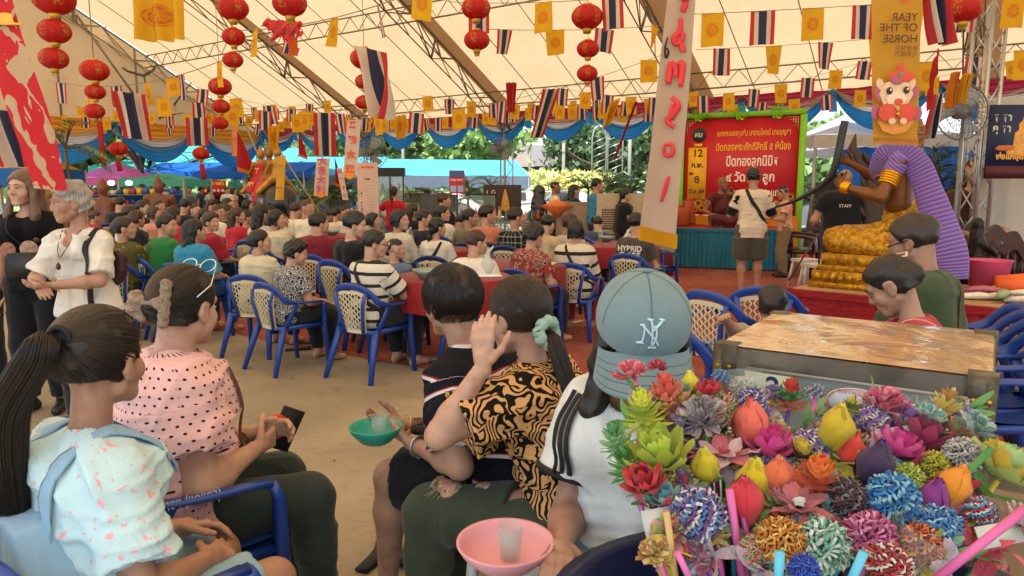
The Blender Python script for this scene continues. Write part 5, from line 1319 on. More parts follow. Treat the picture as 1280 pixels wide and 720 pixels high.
for k in range(9): a = -1.2 + 2.4 * k / 8; m.sweep([HC + np.array((.02 - .11 * math.cos(a),.10 * math.sin(a),.09)),HC + np.array((.02 - .12 * math.cos(a),.11 * math.sin(a),.09 + .09 * math.cos(a * .9)))],[.018,.003],5)
m.build('gold_crown',gold_l.m,st)
# purple pleated shawl: across the chest, over the shoulder and trailing down behind
pur = Mat('purple_pleated_cloth',.55,.35); pu = pur.xyz(pur.coord('UV')); pw = pur.math('SINE',pur.math('MULTIPLY',pu[1],420)); pur.color(pur.mix(pur.math('MULTIPLY',pur.math('ADD',pw,1),.5),hexc('#6a4a9c'),hexc('#8468b4'))); pur.bump(pw,.6,.008); pur.b.inputs['Sheen Weight'].default_value = .3
m = MB()
path = [SV(-.06,.16,.62),SV(-.07,.02,.66),SV(-.06,-.12,.74),SV(.0,-.20,.86),SV(.13,-.20,.90),SV(.26,-.18,.74),SV(.36,-.20,.52),SV(.45,-.20,.26),SV(.54,-.22,.02),SV(.56,-.22,-.16)]
P_ = np.array(path); tt = np.linspace(0,1,60) * (len(P_) - 1); i0 = np.minimum(tt.astype(int),len(P_) - 2); fr = (tt - i0)[:,None]
C_ = P_[i0] * (1 - fr) + P_[i0 + 1] * fr
for _ in range(4): C_[1:-1] = (C_[:-2] + 2 * C_[1:-1] + C_[2:]) / 4
m.sweep(C_,[(.075 + .035 * math.sin(k / 59 * PI) + (.055 if k > 38 else 0) * min(1,(k - 38) / 12 if k > 38 else 0),.030 + .05 * (k > 38) * min(1,max(0,(k - 38) / 10))) for k in range(60)],24,up=(0,1,.15)); m.build('purple_shawl',pur.m,st)
v,f = sdf([cap(SV(.06,-.08,.74),SV(.06,.08,.74),.122,.122),cap(SV(.07,-.10,.80),SV(.07,.10,.80),.105),cap(SV(.09,-.06,.52),SV(.08,.06,.66),.115,.11),cap(shl + (0,0,.01),shl + (el_ - shl) * .22,.078,.074)],.012,.016,noise=folds(.012,4,1.5));
mobj('purple_wrap',np_mesh('purple_wrap',v,f,[pur.m],uv=np.stack([v[:,1],v[:,2] * .45 + v[:,0] * .4],1)),st)
# the long curved black horn it holds
horn = Mat('black_horn',.35,.4); horn.color(horn.ramp(horn.noise(5,3),[(.3,hexc('#17191b')),(.7,hexc('#2b2f33'))]))
hw = wr_ + np.array((-.10,.0,.04))
m = MB(); hp_ = [hw + np.array((-.50,.08,-.24)),hw + np.array((-.32,.05,-.19)),hw + np.array((-.13,.01,-.09)),hw,hw + np.array((.055,0,.13)),hw + np.array((.075,0,.27)),hw + np.array((.085,.02,.40)),hw + np.array((.10,.03,.52))]
H_ = np.array(hp_);
T_ = np.linspace(0,7,36); i0 = np.minimum(T_.astype(int),6); H_ = H_[i0] * (1 - (T_ - i0)[:,None]) + H_[i0 + 1] * (T_ - i0)[:,None]
for _ in range(6): H_[1:-1] = (H_[:-2] + 2 * H_[1:-1] + H_[2:]) / 4
m.sweep(H_,[.009 + .024 * math.sin(min(1,k / 24) * PI / 2) for k in range(36)],12)
tag(m.build('curved_black_horn',horn.m,loc=st.location,rot=(0,0,st.rotation_euler[2])),'long curved black horn held up by the kneeling golden statue','horn')
# dark carved naga finial rising behind the statue
root = empty('dark_carved_finial',at(1095,215,8.6) * (1,1,0),0,'tall dark carved naga finial standing behind the statue and bald man','carving'); m = MB()
m.sweep([(0,0,0),(.02,0,1.0),(-.02,0,1.45),(.06,0,1.75)],[.16,.13,.15,.11],10); r = np.random.default_rng(3)
for k in range(12): z = .9 + k * .08; s = -1 if k % 2 else 1; m.sweep([(0,0,z),(s * .14,-.03,z + .05),(s * .20,-.03,z + .18)],[.05,.04,.006],6)
m.sweep([(-.02,0,1.6),(-.22,0,1.80),(-.30,0,1.98),(-.27,0,2.14)],[.08,.07,.05,.006],7); m.build('carved_body',plain('dark_carved_wood','#3a2c25',.5,.25,12,bump=.5,bscale=30),root)
# ---------------------------------------------------------------- furniture at the right
wood = plain('dark_rosewood','#3b1713',.38,.25,10,coat=.3,bump=.15)
def carved_chair(loc,yaw,w,label,name='carved_chair'):
 root = empty(name,loc,face_rot(yaw),label,'chair','carved rosewood seats'); m = MB()
 def prof(x): return .98 + .10 * math.cos(x * PI) + .035 * math.cos(x * PI * 5)
 xs = np.linspace(-1,1,33); V_ = [];
 for x in xs: z1 = prof(x) - .12 * abs(x) ** 3; V_ += [(x * w / 2,-.25,z1 - .22 - .04 * math.cos(x * 6)),(x * w / 2,-.25,z1),(x * w / 2,-.20,z1),(x * w / 2,-.20,z1 - .22 - .04 * math.cos(x * 6))]
 F_ = [(i * 4 + j,i * 4 + (j + 1) % 4,(i + 1) * 4 + (j + 1) % 4,(i + 1) * 4 + j) for i in range(32) for j in range(4)]; m.add(V_,F_); m.build('crest_rail',wood,root,smooth=False)
 for k in range(int(w / .09)): x = -w / 2 + .06 + k * .09; MB().sweep([(x,-.225,.46),(x,-.225,.62),(x,-.225,.86)],[.012,.02,.012],6).build('spindle',wood,root)
 MB().box((0,0,.44),(w,.52,.06)).build('seat',wood,root)
 for sx in (-1,1):
  MB().sweep([(sx * w / 2,-.22,.44),(sx * w / 2,-.22,.72),(sx * w / 2,.1,.70),(sx * w / 2,.24,.66),(sx * w / 2,.25,.45)],[.03,.03,.035,.04,.028],8).build('armrest',wood,root)
  for y in (-.21,.22): MB().sweep([(sx * (w / 2 - .03),y,.42),(sx * (w / 2 - .01),y * 1.05,.2),(sx * (w / 2 - .04),y,0)],[.035,.04,.03],8).build('leg',wood,root)
carved_chair(at(1222,250,8.4) * (1,1,0),185,.95,'carved dark rosewood chair whose wavy crest shows right of the purple shawl')
carved_chair(at(1262,250,8.8) * (1,1,0),175,.85,'carved dark rosewood chair below the dark poster')
carved_chair(at(1262,300,7.4) * (1,1,0),178,1.15,'low black wooden bench at the right picture edge','carved_bench')
carved_chair(at(1172,262,9.0) * (1,1,0),180,.8,'carved reddish chair mostly hidden behind the purple shawl')
carved_chair(at(1004,262,12.2) * (1,1,0),120,.8,'carved reddish chair between the floral shirt man and the bald man')
# dark mounted figurine with red plume on a stand
root = empty('dark_figurine',at(1218,330,6.6) * (1,1,0),R(20),'dark bronze mounted figurine with a red feather plume beside the offerings','statue')
v,f = sdf([cap((-.12,0,.72),(.14,0,.74),.09,.08),cap((.14,0,.76),(.22,0,.95),.06,.045),ell((.27,0,.98),(.08,.035,.04)),cap((0,0,.78),(0,0,1.08),.07,.06),ell((0,0,1.17),(.05,.055,.06)),cap((0,-.05,1.0),(.12,-.1,.9),.03)] + [cap((x,y,.7),(x * 1.1,y,.42),.035,.025) for x in (-.12,.14) for y in (-.05,.05)],.012,.015,noise=folds(.01,8,4)); mobj('figure',np_mesh('figure',v,f,[plain('dark_bronze','#241d1a',.4,.3,20,metal=.3)]),root)
MB().lathe([(.22,0),(.24,.05),(.10,.12),(.09,.32),(.2,.40),(.2,.42)],n=14).build('stand',wood,root)
m = MB(); r = np.random.default_rng(2)
for k in range(240): t = r.random(); p = np.array((-.25 + .5 * t,-.2,.66 + .05 * math.sin(t * 5))); d = unit(r.normal(size=3)) * .07; w_ = unit(np.cross(d,(1,0,.2))) * .012; m.add([p - w_,p + w_,p + d],[(0,1,2)])
m.build('red_plume',plain('red_feather','#c31a24',.8),root,smooth=False)
tub = plain('pink_tub','#d8557e',.4); lathe_thing('plastic_tub',[(.13,0),(.17,.26),(.18,.27),(.16,.26),(.12,.02)],tub,on_plat(1.32,.95),'pink plastic tub behind the purple shawl','tub',24)
o = lathe_thing('plastic_bucket',[(.07,0),(.10,.22),(.11,.24),(.095,.23),(.06,.02)],plain('orange_plastic','#e5652a',.4),on_plat(1.42,.62,.72),'orange plastic bucket lying on its side among the offerings','bucket',24); o.rotation_euler = (R(90),0,R(70))
r = np.random.default_rng(12)
for k in range(9):
 m = MB(); m.sweep([(-.16,0,0),(0,0,.012),(.16,0,.004)],[(.03,.018),(.045,.03),(.025,.016)],8,up=(0,0,1)); o = m.build('wrapped_parcel',plain('parcel',['#d8cfc0','#7f9a6a','#cfc6b8','#a8566a','#e0d6c2'][k % 5],.35,.2,25,coat=.3)); o.location = on_plat(1.36 + .16 * (k % 3),.30 + .11 * (k // 3) + .02 * k,.645 + .035 * (k % 2)); o.rotation_euler = (0,0,r.uniform(-.6,.9)); tag(o,f'{ordn[k]} wrapped offering parcel in the pile on the plywood right of the statue','parcel','wrapped offerings')
# dark poster, white side wall and truss tower at the right
pl_,pr_ = at(1238,132,8.0),at(1330,130,8.0)
root = empty('dark_poster',(pl_ + pr_) / 2,0,'dark blue poster with golden Buddha image hung at the right edge','poster')
pm = Mat('poster_print',.5,.3); po = pm.xyz(pm.coord('Object')); pm.color(pm.ramp(pm.noise(4,4),[(.3,hexc('#141b33')),(.6,hexc('#1d2a52')),(.8,hexc('#3a2a3a'))])); ph = .80; pwid = pr_[0] - pl_[0]
MB().box((0,0,-ph / 2),(pwid,.02,ph)).build('panel',pm.m,root); MB().box((0,-.004,-ph + .07),(pwid - .01,.018,.14)).build('maroon_band',plain('maroon_print','#4f1626',.6),root)
gd = plain('poster_gold','#d59a3e',.5,.2,20)
for s_,x,z,sz in (('ๆ ๆๅ',-.26,-.17,.11),('ฦ ๆๅ',-.26,-.29,.11)): text_mesh(s_.replace('ๅ','า'),sz,plain('silver_print','#b9b9b4',.4),root,(x,-.013,z),(R(90),0,0),.004)
text_mesh('พ่อแก่อุดมโชค',.085,gd,root,(-.13,-.013,-.60),(R(90),0,0),.004,align='LEFT').location = (-.30,-.013,-.585)
m = MB(); m.lathe([(.001,-.2),(.17,-.17),(.17,-.11),(.10,-.08),(.09,.06),(.05,.09),(.055,.15),(.02,.19),(.001,.27)],n=16); m.build('seated_image_print',gd,root,loc=(-.02,-.012,-.36),scale=(1,.04,1)); m = MB(); m.lathe([(.001,-.03),(.12,-.02),(.14,.0),(.10,.03),(.001,.035)],n=14); m.build('offering_print',plain('print_orange','#b8642c',.6),root,loc=(-.18,-.012,-.47),scale=(1,.05,1))
A_,B_ = at(1224,218,8.7),at(1330,216,8.7); wm = tarp('white_side_wall','#cfcac2',.3); m = MB(); m.grid(24,12,lambda x,y: A_[None,None] + (B_ - A_)[None,None] * x[...,None] + np.stack([0 * x,.03 * np.sin(x * 30) + .0 * y,.9 * (1 - y) * 1.0 - (A_[2] - .02) * y],-1)); tag(m.build('side_curtain',wm),'cream white canvas side curtain behind the carved chairs','curtain')
root = empty('truss_tower',at(1219,240,8.5) * (1,1,0),R(20),'silver lattice truss tower right of the blue tarpaulin wall','tower')
alum = plain('aluminium','#b5b6b8',.3,.08,5,metal=.8)
for dx_ in (-.11,.11):
 for dy_ in (-.11,.11): MB().sweep([(dx_,dy_,0),(dx_,dy_,3.6)],.022,8).build('chord',alum,root)
m = MB()
for k in range(12):
 z = k * .3; s = -1 if k % 2 else 1
 for dy_ in (-.11,.11): m.sweep([(-.11 * s,dy_,z),(.11 * s,dy_,z + .3)],.009,5); m.sweep([(dy_,-.11 * s,z),(dy_,.11 * s,z + .3)],.009,5)
m.build('lacing',alum,root)
def fan(p,r0,yaw,label):
 root = empty('wire_fan',p,face_rot(yaw),label,'fan','wire cage fans'); dkm = plain('fan_wire','#6f7072',.4,metal=.4)
 m = MB()
 for s in (-1,1):
  for q in range(28): a = q * 2 * PI / 28; m.sweep([(math.cos(a) * t * r0,s * .09 * math.sqrt(max(0,1 - t * t)) ,math.sin(a) * t * r0) for t in (.12,.5,.85,1)],.0035,3,caps=False)
  for t in (.45,.75): m.sweep([(math.cos(a) * t * r0,s * .09 * math.sqrt(1 - t * t),math.sin(a) * t * r0) for a in np.linspace(0,2 * PI,25)[:-1]],.004,3,closed=True)
 m.sweep([(math.cos(a) * r0,0,math.sin(a) * r0) for a in np.linspace(0,2 * PI,33)[:-1]],.009,5,closed=True); m.build('cage',dkm,root)
 for q in range(3):
  a = q * 2 * PI / 3; MB().grid(5,5,lambda x,y: np.stack([(.05 + x * r0 * .75) * np.cos(a + (y - .5) * .8),.03 * (y - .5),(.05 + x * r0 * .75) * np.sin(a + (y - .5) * .8)],-1)).build('blade',plain('fan_blade','#8d9396',.4),root)
 MB().lathe([(.001,-.12),(.07,-.1),(.08,.05),(.001,.08)],n=14,M_=np.array([[1,0,0],[0,0,1],[0,1,0]])).build('motor',dkm,root)
 MB().sweep([(0,.02,0),(0,.02,-p[2])],.018,6).build('stand',dkm,root)
fan(at(1203,140,8.0),.30,175,'round wire cage fan on a stand by the truss tower'); fan(at(626,186,17),.25,190,'small wire fan on a pole behind the left end of the counter'); fan(at(463,190,15),.35,160,'dark wire fan right of the white calligraphy banner')
# ---------------------------------------------------------------- banners
def drape_mesh(p_tl,p_tr,p_bl,p_br,ripple=.03,nu=16,nv=40,seed=0,fr=9):
 a,b,c,d = [np.asarray(q,float) for q in (p_tl,p_tr,p_bl,p_br)]; n_ = unit(np.cross(b - a,c - a)); r = np.random.default_rng(seed); ph = r.uniform(0,6,3); o = a.copy()
 def fn(x,y):
  P = a * ((1 - x) * (1 - y))[...,None] + b * (x * (1 - y))[...,None] + c * ((1 - x) * y)[...,None] + d * (x * y)[...,None]
  return P + n_ * (ripple * np.sin(x * fr * .5 + ph[0] + 2 * y) * (.3 + y) + ripple * .5 * np.sin(y * fr + ph[1] + x * 2))[...,None] - o
 return fn,o,n_
def banner(name,q,mat,label,ripple=.03,seed=0,cat='banner'):
 fn,o,n_ = drape_mesh(*q,ripple=ripple,seed=seed); root = empty(name,o,0,label,cat); MB().grid(18,44,fn).build('cloth',mat,root); return root,fn,n_
# big red banner, far left
rb = Mat('red_banner_print',.7,.2); w1 = rb.ramp(rb.math('ADD',rb.noise(1.0,2,vec=rb.coord('UV',(2.2,6.5,1)),dist=1.4),rb.math('MULTIPLY',rb.noise(14,3),.07)),[(0,(0,0,0)),(.575,(1,1,1))],True); cR = rb.mix(w1,hexc('#c8323a'),hexc('#c5ab90')); rb.color(cR); rb.add_translucent(.4,cR)
tl_,tr_ = at(-48,-60,3.9),at(-5,-60,3.9); b_l,b_r = at(46,236,3.75),at(87,238,3.75)
root,fn,n_ = banner('calligraphy_banner',(tl_,tr_,b_l,b_r),rb.m,'big slanting red banner with cream calligraphy at the far left',.03,1)
hat = MB().lathe([(.001,-.03),(.10,-.03),(.11,-.02),(.05,-.01),(.045,.05),(.001,.06)],n=18).build('hat_print',plain('print_gold','#d9a640',.6),root,loc=at(6,26,3.84) - np.array(root.location),scale=(.9,.1,.7))
# white banner with red lettering in the centre right
wb = tarp('white_banner_cloth','#cbb5a4',.45)
q = (at(838,-40,5.2),at(874,-40,5.2),at(801,286,5.2),at(843,296,5.2))
root,fn,n_ = banner('hanging_banner',q,wb,'tall white hanging banner with red painted lettering right of centre',.035,5)
redp = plain('red_brush_print','#d8343b',.6)
def on_b(fn,x,y,off=-.012): return fn(np.array([[x]]),np.array([[y]]))[0,0] + np.array((0,off,0))
def brush(shape,fn,root,mat,cx,cy,s,asp=.16,w=.013):
 """brush strokes on a banner: list of polylines in -1..1"""
 for pl in shape:
  P = np.array([on_b(fn,cx + x * s,cy + y * s * asp,-.030) for x,y in pl]); L = len(P); m = MB(); tt = np.linspace(0,L - 1,L * 4); i0 = np.minimum(tt.astype(int),L - 2); P2 = P[i0] * (1 - (tt - i0)[:,None]) + P[i0 + 1] * (tt - i0)[:,None]
  for _ in range(3): P2[1:-1] = (P2[:-2] + 2 * P2[1:-1] + P2[2:]) / 4
  m.sweep(P2,[(w * (.55 + .45 * math.sin(PI * k / len(P2)) + .15),.003) for k in range(len(P2))],6,up=(0,-1,0)); m.build('brush_letter',mat,root)
letters = [[[(-.5,-.9),(.5,-.7),(.4,.2),(-.2,.1),(-.1,-.3)],[(.4,.2),(.1,.9)]],[[(0,-1),(.1,-.2),(-.6,.1),(-.3,.5),(.3,.3),(.4,-.2)],[(.3,.4),(.5,.9)]],[[(-.6,-.7),(-.6,.6)],[(-.6,-.7),(0,-.4),(.1,.2)],[(.1,-.6),(.6,-.7),(.5,.7)]],[[(-.2,-.9),(.6,-.5),(.1,.1),(-.5,.5),(.3,.8)],[(.0,-.5),(.0,.4)]],[[(-.4,-.3),(.3,-.5),(.5,.2),(-.3,.3),(-.4,-.3)]],[[(.3,-.8),(.1,0),(-.1,.8)]]]
for k,sh in enumerate(letters): brush(sh,fn,root,redp,.55,.10 + .145 * k,.33,.20,.020 if k < 4 else .014)
brush([[(-.2,-1),(-.5,0),(-.1,.9),(.3,.2),(-.2,-.1)]],fn,root,plain('black_brush','#1f1b1a'),.20,.30,.22,.2,.008)
m = MB(); fb = fn(np.linspace(0,1,20)[:,None],np.ones((20,1)))[:,0]
for i in range(20): m.add([fb[i] + (-.012,-.002,.02),fb[i] + (.012,-.002,.02),fb[i] + (.010,-.004,-.085),fb[i] + (-.010,-.004,-.085)],[(0,1,2,3)])
m.build('yellow_fringe',flag_base('#e0a820'),root,smooth=False)
# yellow horse year banner (seen from behind, so its words are mirrored)
yb = tarp('yellow_banner_cloth','#cf9a2e',.4); yb2 = bpy.data.materials['yellow_banner_cloth']
Yh_ = 4.2; q = (at(1088,-70,Yh_),at(1154,-70,Yh_),at(1092,176,Yh_),at(1147,178,Yh_))
root,fn,n_ = banner('year_banner',q,yb,'yellow Year of the Horse banner with mirrored words and a cartoon horse',.006,3)
wid = np.linalg.norm(q[1] - q[0]); dark = plain('dark_brown_print','#4a2c1c',.6)
def yb_at(px,py): return at(px,py,Yh_ - .03) - np.array(root.location)
pxm = Yh_ / FPX * .99
for s_,py,sz in (('YEAR',26,13),('OF THE',39,13),('HORSE',53,13)):
 o = text_mesh(s_,sz * pxm,dark,root,tuple(yb_at(1147,py)),(R(90),0,0),.0006,align='LEFT'); o.scale = (-{'YEAR': 1.02,'OF THE': 1.04,'HORSE': 1.04}[s_],1,1)
for s_,py in (('新年快乐',63),('马到成功',70)): o = text_mesh(s_,7 * pxm,dark,root,tuple(yb_at(1147,py)),(R(90),0,0),0,align='LEFT'); o.scale = (-1,1,1)
text_mesh('马',14 * pxm,plain('print_red','#cf4a34'),root,tuple(yb_at(1131,3)),(R(90),0,0),.003).scale = (-1,1,1)
def blob(px,py,w,h,mat,lay=0,rot=0.0,nm='horse_print'):
 o = MB().lathe([(.001,-.5),(.35,-.36),(.5,0),(.35,.36),(.001,.5)],n=22,M_=None).build(nm,mat,root); o.location = yb_at(px,py) + np.array((0,-.004 * lay,0)); o.scale = (w * pxm,.003,h * pxm); o.rotation_euler = (0,rot,0); return o
cr_,og,rd_,bk_,pk_ = plain('horse_cream','#dcb694'),plain('horse_orange','#c66f3c'),plain('print_red','#cf4a34'),plain('print_black','#33211c'),plain('horse_mane','#a8566a')
blob(1119,152,44,32,plain('print_amber','#d98f3c'),1)
for px,py in ((1094,140),(1146,142)): blob(px,py,12,18,pk_,2)
for s in (-1,1): blob(1119 + s * 19,107,10,18,cr_,2,s * .4); blob(1119 + s * 22,117,10,20,pk_,2,s * .3)
blob(1119,118,42,36,cr_,3); blob(1119,124,26,20,plain('muzzle','#e6cbb0'),4); blob(1121,128,11,9,rd_,5); blob(1110,114,8,9,bk_,5); blob(1131,113,8,9,bk_,5); blob(1111,113,3,3,plain('eye_white','#d8d2ca',.25,.02),6); blob(1132,112,3,3,plain('eye_white','#d8d2ca',.25,.02),6)
blob(1118,101,16,9,pk_,5,.3); blob(1125,96,34,14,rd_,4); blob(1125,84,8,12,rd_,3); blob(1124,94,6,6,plain('teal_print','#4f8a7a'),5)
for s in (-1,1): blob(1119 + s * 12,141,24,22,rd_,6,s * .25); blob(1119 + s * 7,152,9,8,cr_,7)
blob(1119,136,5,6,gold,8); blob(1119,143,4,4,gold,8)
m = MB()
for k in range(20): p = fn(np.array([[k / 19]]),np.array([[1.0]]))[0,0]; m.add([p + (-.006,-.003,.02),p + (.006,-.003,.02),p + (.005,-.004,-.02),p + (-.005,-.004,-.02)],[(0,1,2,3)])
m.build('yellow_fringe',flag_base('#cf8f30'),root,smooth=False)
# smaller vertical banners
wbn = tarp('pale_pink_banner','#e3cfc2',.4)
for k,(x0,y0,x1,y1,w,Y,txt,c,lb) in enumerate([(443,150,437,222,17,10.5,'马到大运','#d94a3a','white vertical banner with red calligraphy left of centre'),(404,198,401,245,17,13,'大吉大利','#c8507a','pale pink vertical banner right of the black elephant'),(424,210,432,250,7,12,'吉祥如意','#d24a5a','narrow slanted pale banner near the pink notice panel'),(352,195,349,250,11,12.5,'平安','#b8722c','yellow vertical banner in front of the elephant'),(326,205,312,240,10,12.8,'好运','#f0c060','red slanted banner on the elephant trunk'),(293,150,293,195,7,15.5,'福','#c04a3a','faded orange hanging banner left of the crimson pennant'),(8,225,47,262,10,7.5,'福','#d8506a','pale pink printed cloth behind the blonde woman')]):
 mt = wbn if k in (0,1,2,6) else tarp('banner_cloth_' + str(k),{3: '#d9a93c',4: '#cc2f35',5: '#d98a5a'}[k])
 a,b = at(x0 - w / 2,y0,Y),at(x0 + w / 2,y0,Y); c_,d_ = at(x1 - w / 2,y1,Y),at(x1 + w / 2,y1,Y)
 if k == 6: a,b,c_,d_ = at(32,222,Y),at(52,222,Y),at(34,262,Y),at(54,262,Y)
 root,fn,n_ = banner('vertical_banner',(a,b,c_,d_),mt,lb,.012,k)
 for q,ch in enumerate(txt): text_mesh(ch,w / FPX * Y * .62,plain('brush_' + c,c,.6),root,tuple(on_b(fn,.5,(q + .6) / len(txt),-.035)),(R(90),0,0),.006)
 if k in (0,1):
  o = MB().lathe([(.001,-.5),(.4,-.3),(.5,0),(.3,.4),(.001,.5)],n=12).build('orange_print',plain('print_amber','#e28a2c'),root); o.location = on_b(fn,.5,.94,-.03); o.scale = (.16,.01,.16)
# dragon-like red cloth among the lanterns
root = empty('red_cloth_ornament',at(353,36,6.6),0,'crumpled red and gold cloth ornament hanging between the top lanterns','ornament')
v,f = sdf([cap((-.14,0,.04),(.02,0,0),.03,.07),cap((.02,0,0),(.16,0,.04),.06,.02),cap((.04,0,-.02),(.10,0,-.18),.05,.03),cap((-.02,0,0),(-.10,0,-.10),.05,.01),cap((-.1,0,.04),(-.15,0,.10),.02,.006),cap((.1,0,.02),(.17,0,-.06),.03,.01)],.008,.01,noise=folds(.03,6,4)); v[:,1] *= .5; mobj('cloth',np_mesh('cloth',v,f,[plain('red_gold_cloth','#c22a2c',.5,.3,25)]),root)
MB().grid(4,6,lambda x,y: np.stack([.06 + x * .08,.01 * np.sin(x * 9) - .04,-.10 - y * .14],-1)).build('orange_tail',flag_base('#d9602c'),root)
# ---------------------------------------------------------------- black elephant with riders
blk = plain('black_lacquer','#1c1d20',.32,.2,6,coat=.3); ez = .18
root = empty('elephant_statue',at(340,240,15.5) * (1,1,0),R(38),'black elephant statue carrying golden riders and red pennants beyond the crowd','statue',scale=.98)
pr = [ell((0,-.05,1.25),(.40,.72,.42)),ell((0,.55,1.35),(.32,.40,.40)),ell((0,-.50,1.2),(.38,.40,.42)),ell((0,.95,1.62),(.24,.28,.30)),cap((0,1.12,1.55),(0,1.32,1.25),.13,.10),cap((0,1.32,1.25),(0,1.34,.85),.10,.07),cap((0,1.34,.85),(0,1.48,.65),.07,.045),ell((-.28,.85,1.55),(.05,.20,.28)),ell((.28,.85,1.55),(.05,.20,.28)),cap((0,-.88,1.3),(0,-.98,.7),.035,.02)] + [cap((x,y,1.1),(x,y,.28),.17,.13) for x in (-.22,.22) for y in (-.5,.5)]
v,f = sdf(pr,.03,.03); mobj('body',np_mesh('body',v,f,[blk]),root)
for s in (-1,1): MB().sweep([(s * .12,1.10,1.42),(s * .17,1.30,1.32),(s * .18,1.50,1.42)],[.04,.03,.01],8).build('tusk',plain('ivory','#d8cdb4',.4),root)
MB().box((0,0,.14),(1.2,2.3,.28)).build('plinth',plain('red_plinth','#a8252c',.6),root)
v,f = sdf([ell((0,.0,1.35),(.44,.42,.42))],.03,.02,[lambda P: 1.15 - P[...,2]],noise=folds(.02,2)); mobj('saddle_cloth',np_mesh('saddle_cloth',v,f,[plain('red_gold_cloth','#a83a2c',.5,.3,25)]),root)
for k,y in enumerate((.62,.08,-.42)):
 v,f = sdf([cap((0,y,1.75),(0,y,2.05),.14,.12),cap((-.15,y,2.05),(.15,y,2.05),.06),ell((0,y,2.28),(.09,.10,.11)),cap((0,y,2.38),(0,y,2.52),.04,.008),cap((-.16,y,2.04),(-.22,y + .15,1.85),.045,.035),cap((.16,y,2.04),(.22,y + .18,2.0),.045,.035),cap((-.1,y,1.75),(-.40,y + .1,1.45),.08,.06),cap((.1,y,1.75),(.40,y + .1,1.45),.08,.06)],.025,.02); mobj('rider_figure',np_mesh('rider',v,f,[plain('rider_gold',['#a8742c','#8f5c2a','#b07f34'][k],.45,.3,12,metal=.3)]),root)
for k,(a_,b_) in enumerate([((.3,.5,2.6),(-.5,-.3,.9)),((.1,-.2,2.4),(.7,-1.2,.8)),((-.2,.9,2.9),(.2,.3,1.3))]): MB().sweep([a_,b_],.018,5).build('lance',plain('lance_wood','#a08a6c',.6),root)
# seated brown statues with pointed topknots
for k,(px,py,Y) in enumerate([(127,219,14),(197,217,14.6)]):
 b = at(px,py,Y); root = empty('seated_statue',b * (1,1,0),R(10),f'brown bare-backed Buddha statue with pointed crown, {("left of the two, before the pink canopy", "right of the two, before the blue shelves")[k]}','statue'); z1 = b[2]
 v,f = sdf([cap((-.07,0,z1 - .82),(-.08,0,z1 - .58),.12,.11),cap((.07,0,z1 - .82),(.08,0,z1 - .58),.12,.11),cap((-.22,0,z1 - .50),(.22,0,z1 - .50),.07),cap((0,0,z1 - .5),(0,0,z1 - .36),.06),ell((0,0,z1 - .26),(.095,.10,.125)),ell((0,0,z1 - .14),(.055,.055,.05)),cap((0,0,z1 - .12),(0,0,z1),.025,.005),cap((-.24,0,z1 - .5),(-.30,.06,z1 - .78),.055,.045),cap((.24,0,z1 - .5),(.30,.06,z1 - .78),.055,.045),ell((0,0.05,z1 - .93),(.34,.22,.10))],.018,.018); mobj('figure',np_mesh('figure',v,f,[plain('bronze_skin2','#6d3f2a',.4,.2,8)]),root)
 MB().box((0,0,(z1 - 1.0) / 2),(.7,.5,z1 - 1.0)).build('pedestal',plain('pedestal_red','#7a2a22',.6),root)
root = empty('gilded_statue',at(62,230,6.2) * (1,1,0),0,'dark gilded statue half hidden between the blonde woman and the old woman','statue'); z1 = at(62,222,6.2)[2]
v,f = sdf([cap((0,0,.9),(0,0,z1 - .28),.17,.12),ell((0,0,z1 - .14),(.10,.10,.13)),cap((0,0,z1 - .03),(0,0,z1 + .05),.05,.01)],.018,.02,noise=folds(.03,3,3)); mobj('figure',np_mesh('figure',v,f,[plain('dark_gilt','#7a5426',.4,.5,25,metal=.4)]),root); MB().box((0,0,.45),(.4,.4,.9)).build('pedestal',plain('pedestal_red','#7a2a22',.6),root)
# ---------------------------------------------------------------- counters and cabinets along the back
glassy = Mat('cabinet_glass',.05,.5); glassy.b.inputs['Alpha'].default_value = .22; glassy.color(hexc('#b9d0cc'))
def bx(name,mat,root,c,d,**k): return MB().box(c,d,**k).build(name,mat,root,smooth=False)
P0 = at(489,240,14) * (1,1,0); root = empty('glass_cabinet',P0,R(5),'tall black framed glass display cabinet behind the woman in red','cabinet'); zt_ = at(489,210,14)[2]; w_ = .50; bkm = plain('black_frame','#22252a',.5)
bx('header',bkm,root,(0,0,zt_ - .08),(w_ + .04,.5,.16)); bx('base',bkm,root,(0,0,.25),(w_ + .04,.5,.5))
for sx in (-1,0,1): bx('upright',bkm,root,(sx * w_ / 2,-.23 if sx else -.24,(zt_ + .3) / 2),(.025,.025,zt_ - .3))
for s,d in (((0,-.235),(w_,.006)),((-w_ / 2,0),(.006,.46)),((w_ / 2,0),(.006,.46))): bx('glass_pane',glassy.m,root,(s[0],s[1] + .005,(zt_ + .4) / 2 - .02),(*d,zt_ - .55))
for z in (.8,1.15,1.45): bx('shelf',glassy.m,root,(0,0,z),(w_ - .04,.42,.01))
for k in range(9): o = MB().lathe([(.02,0),(.03,.03),(.02,.10),(.008,.14)],n=8).build('amulet_figure',plain('figurine',['#6a5a3c','#2f4a4a','#8a3a2c'][k % 3],.5),root); o.location = (-.16 + .16 * (k % 3),-.05,(.81,1.16,1.46)[k // 3])
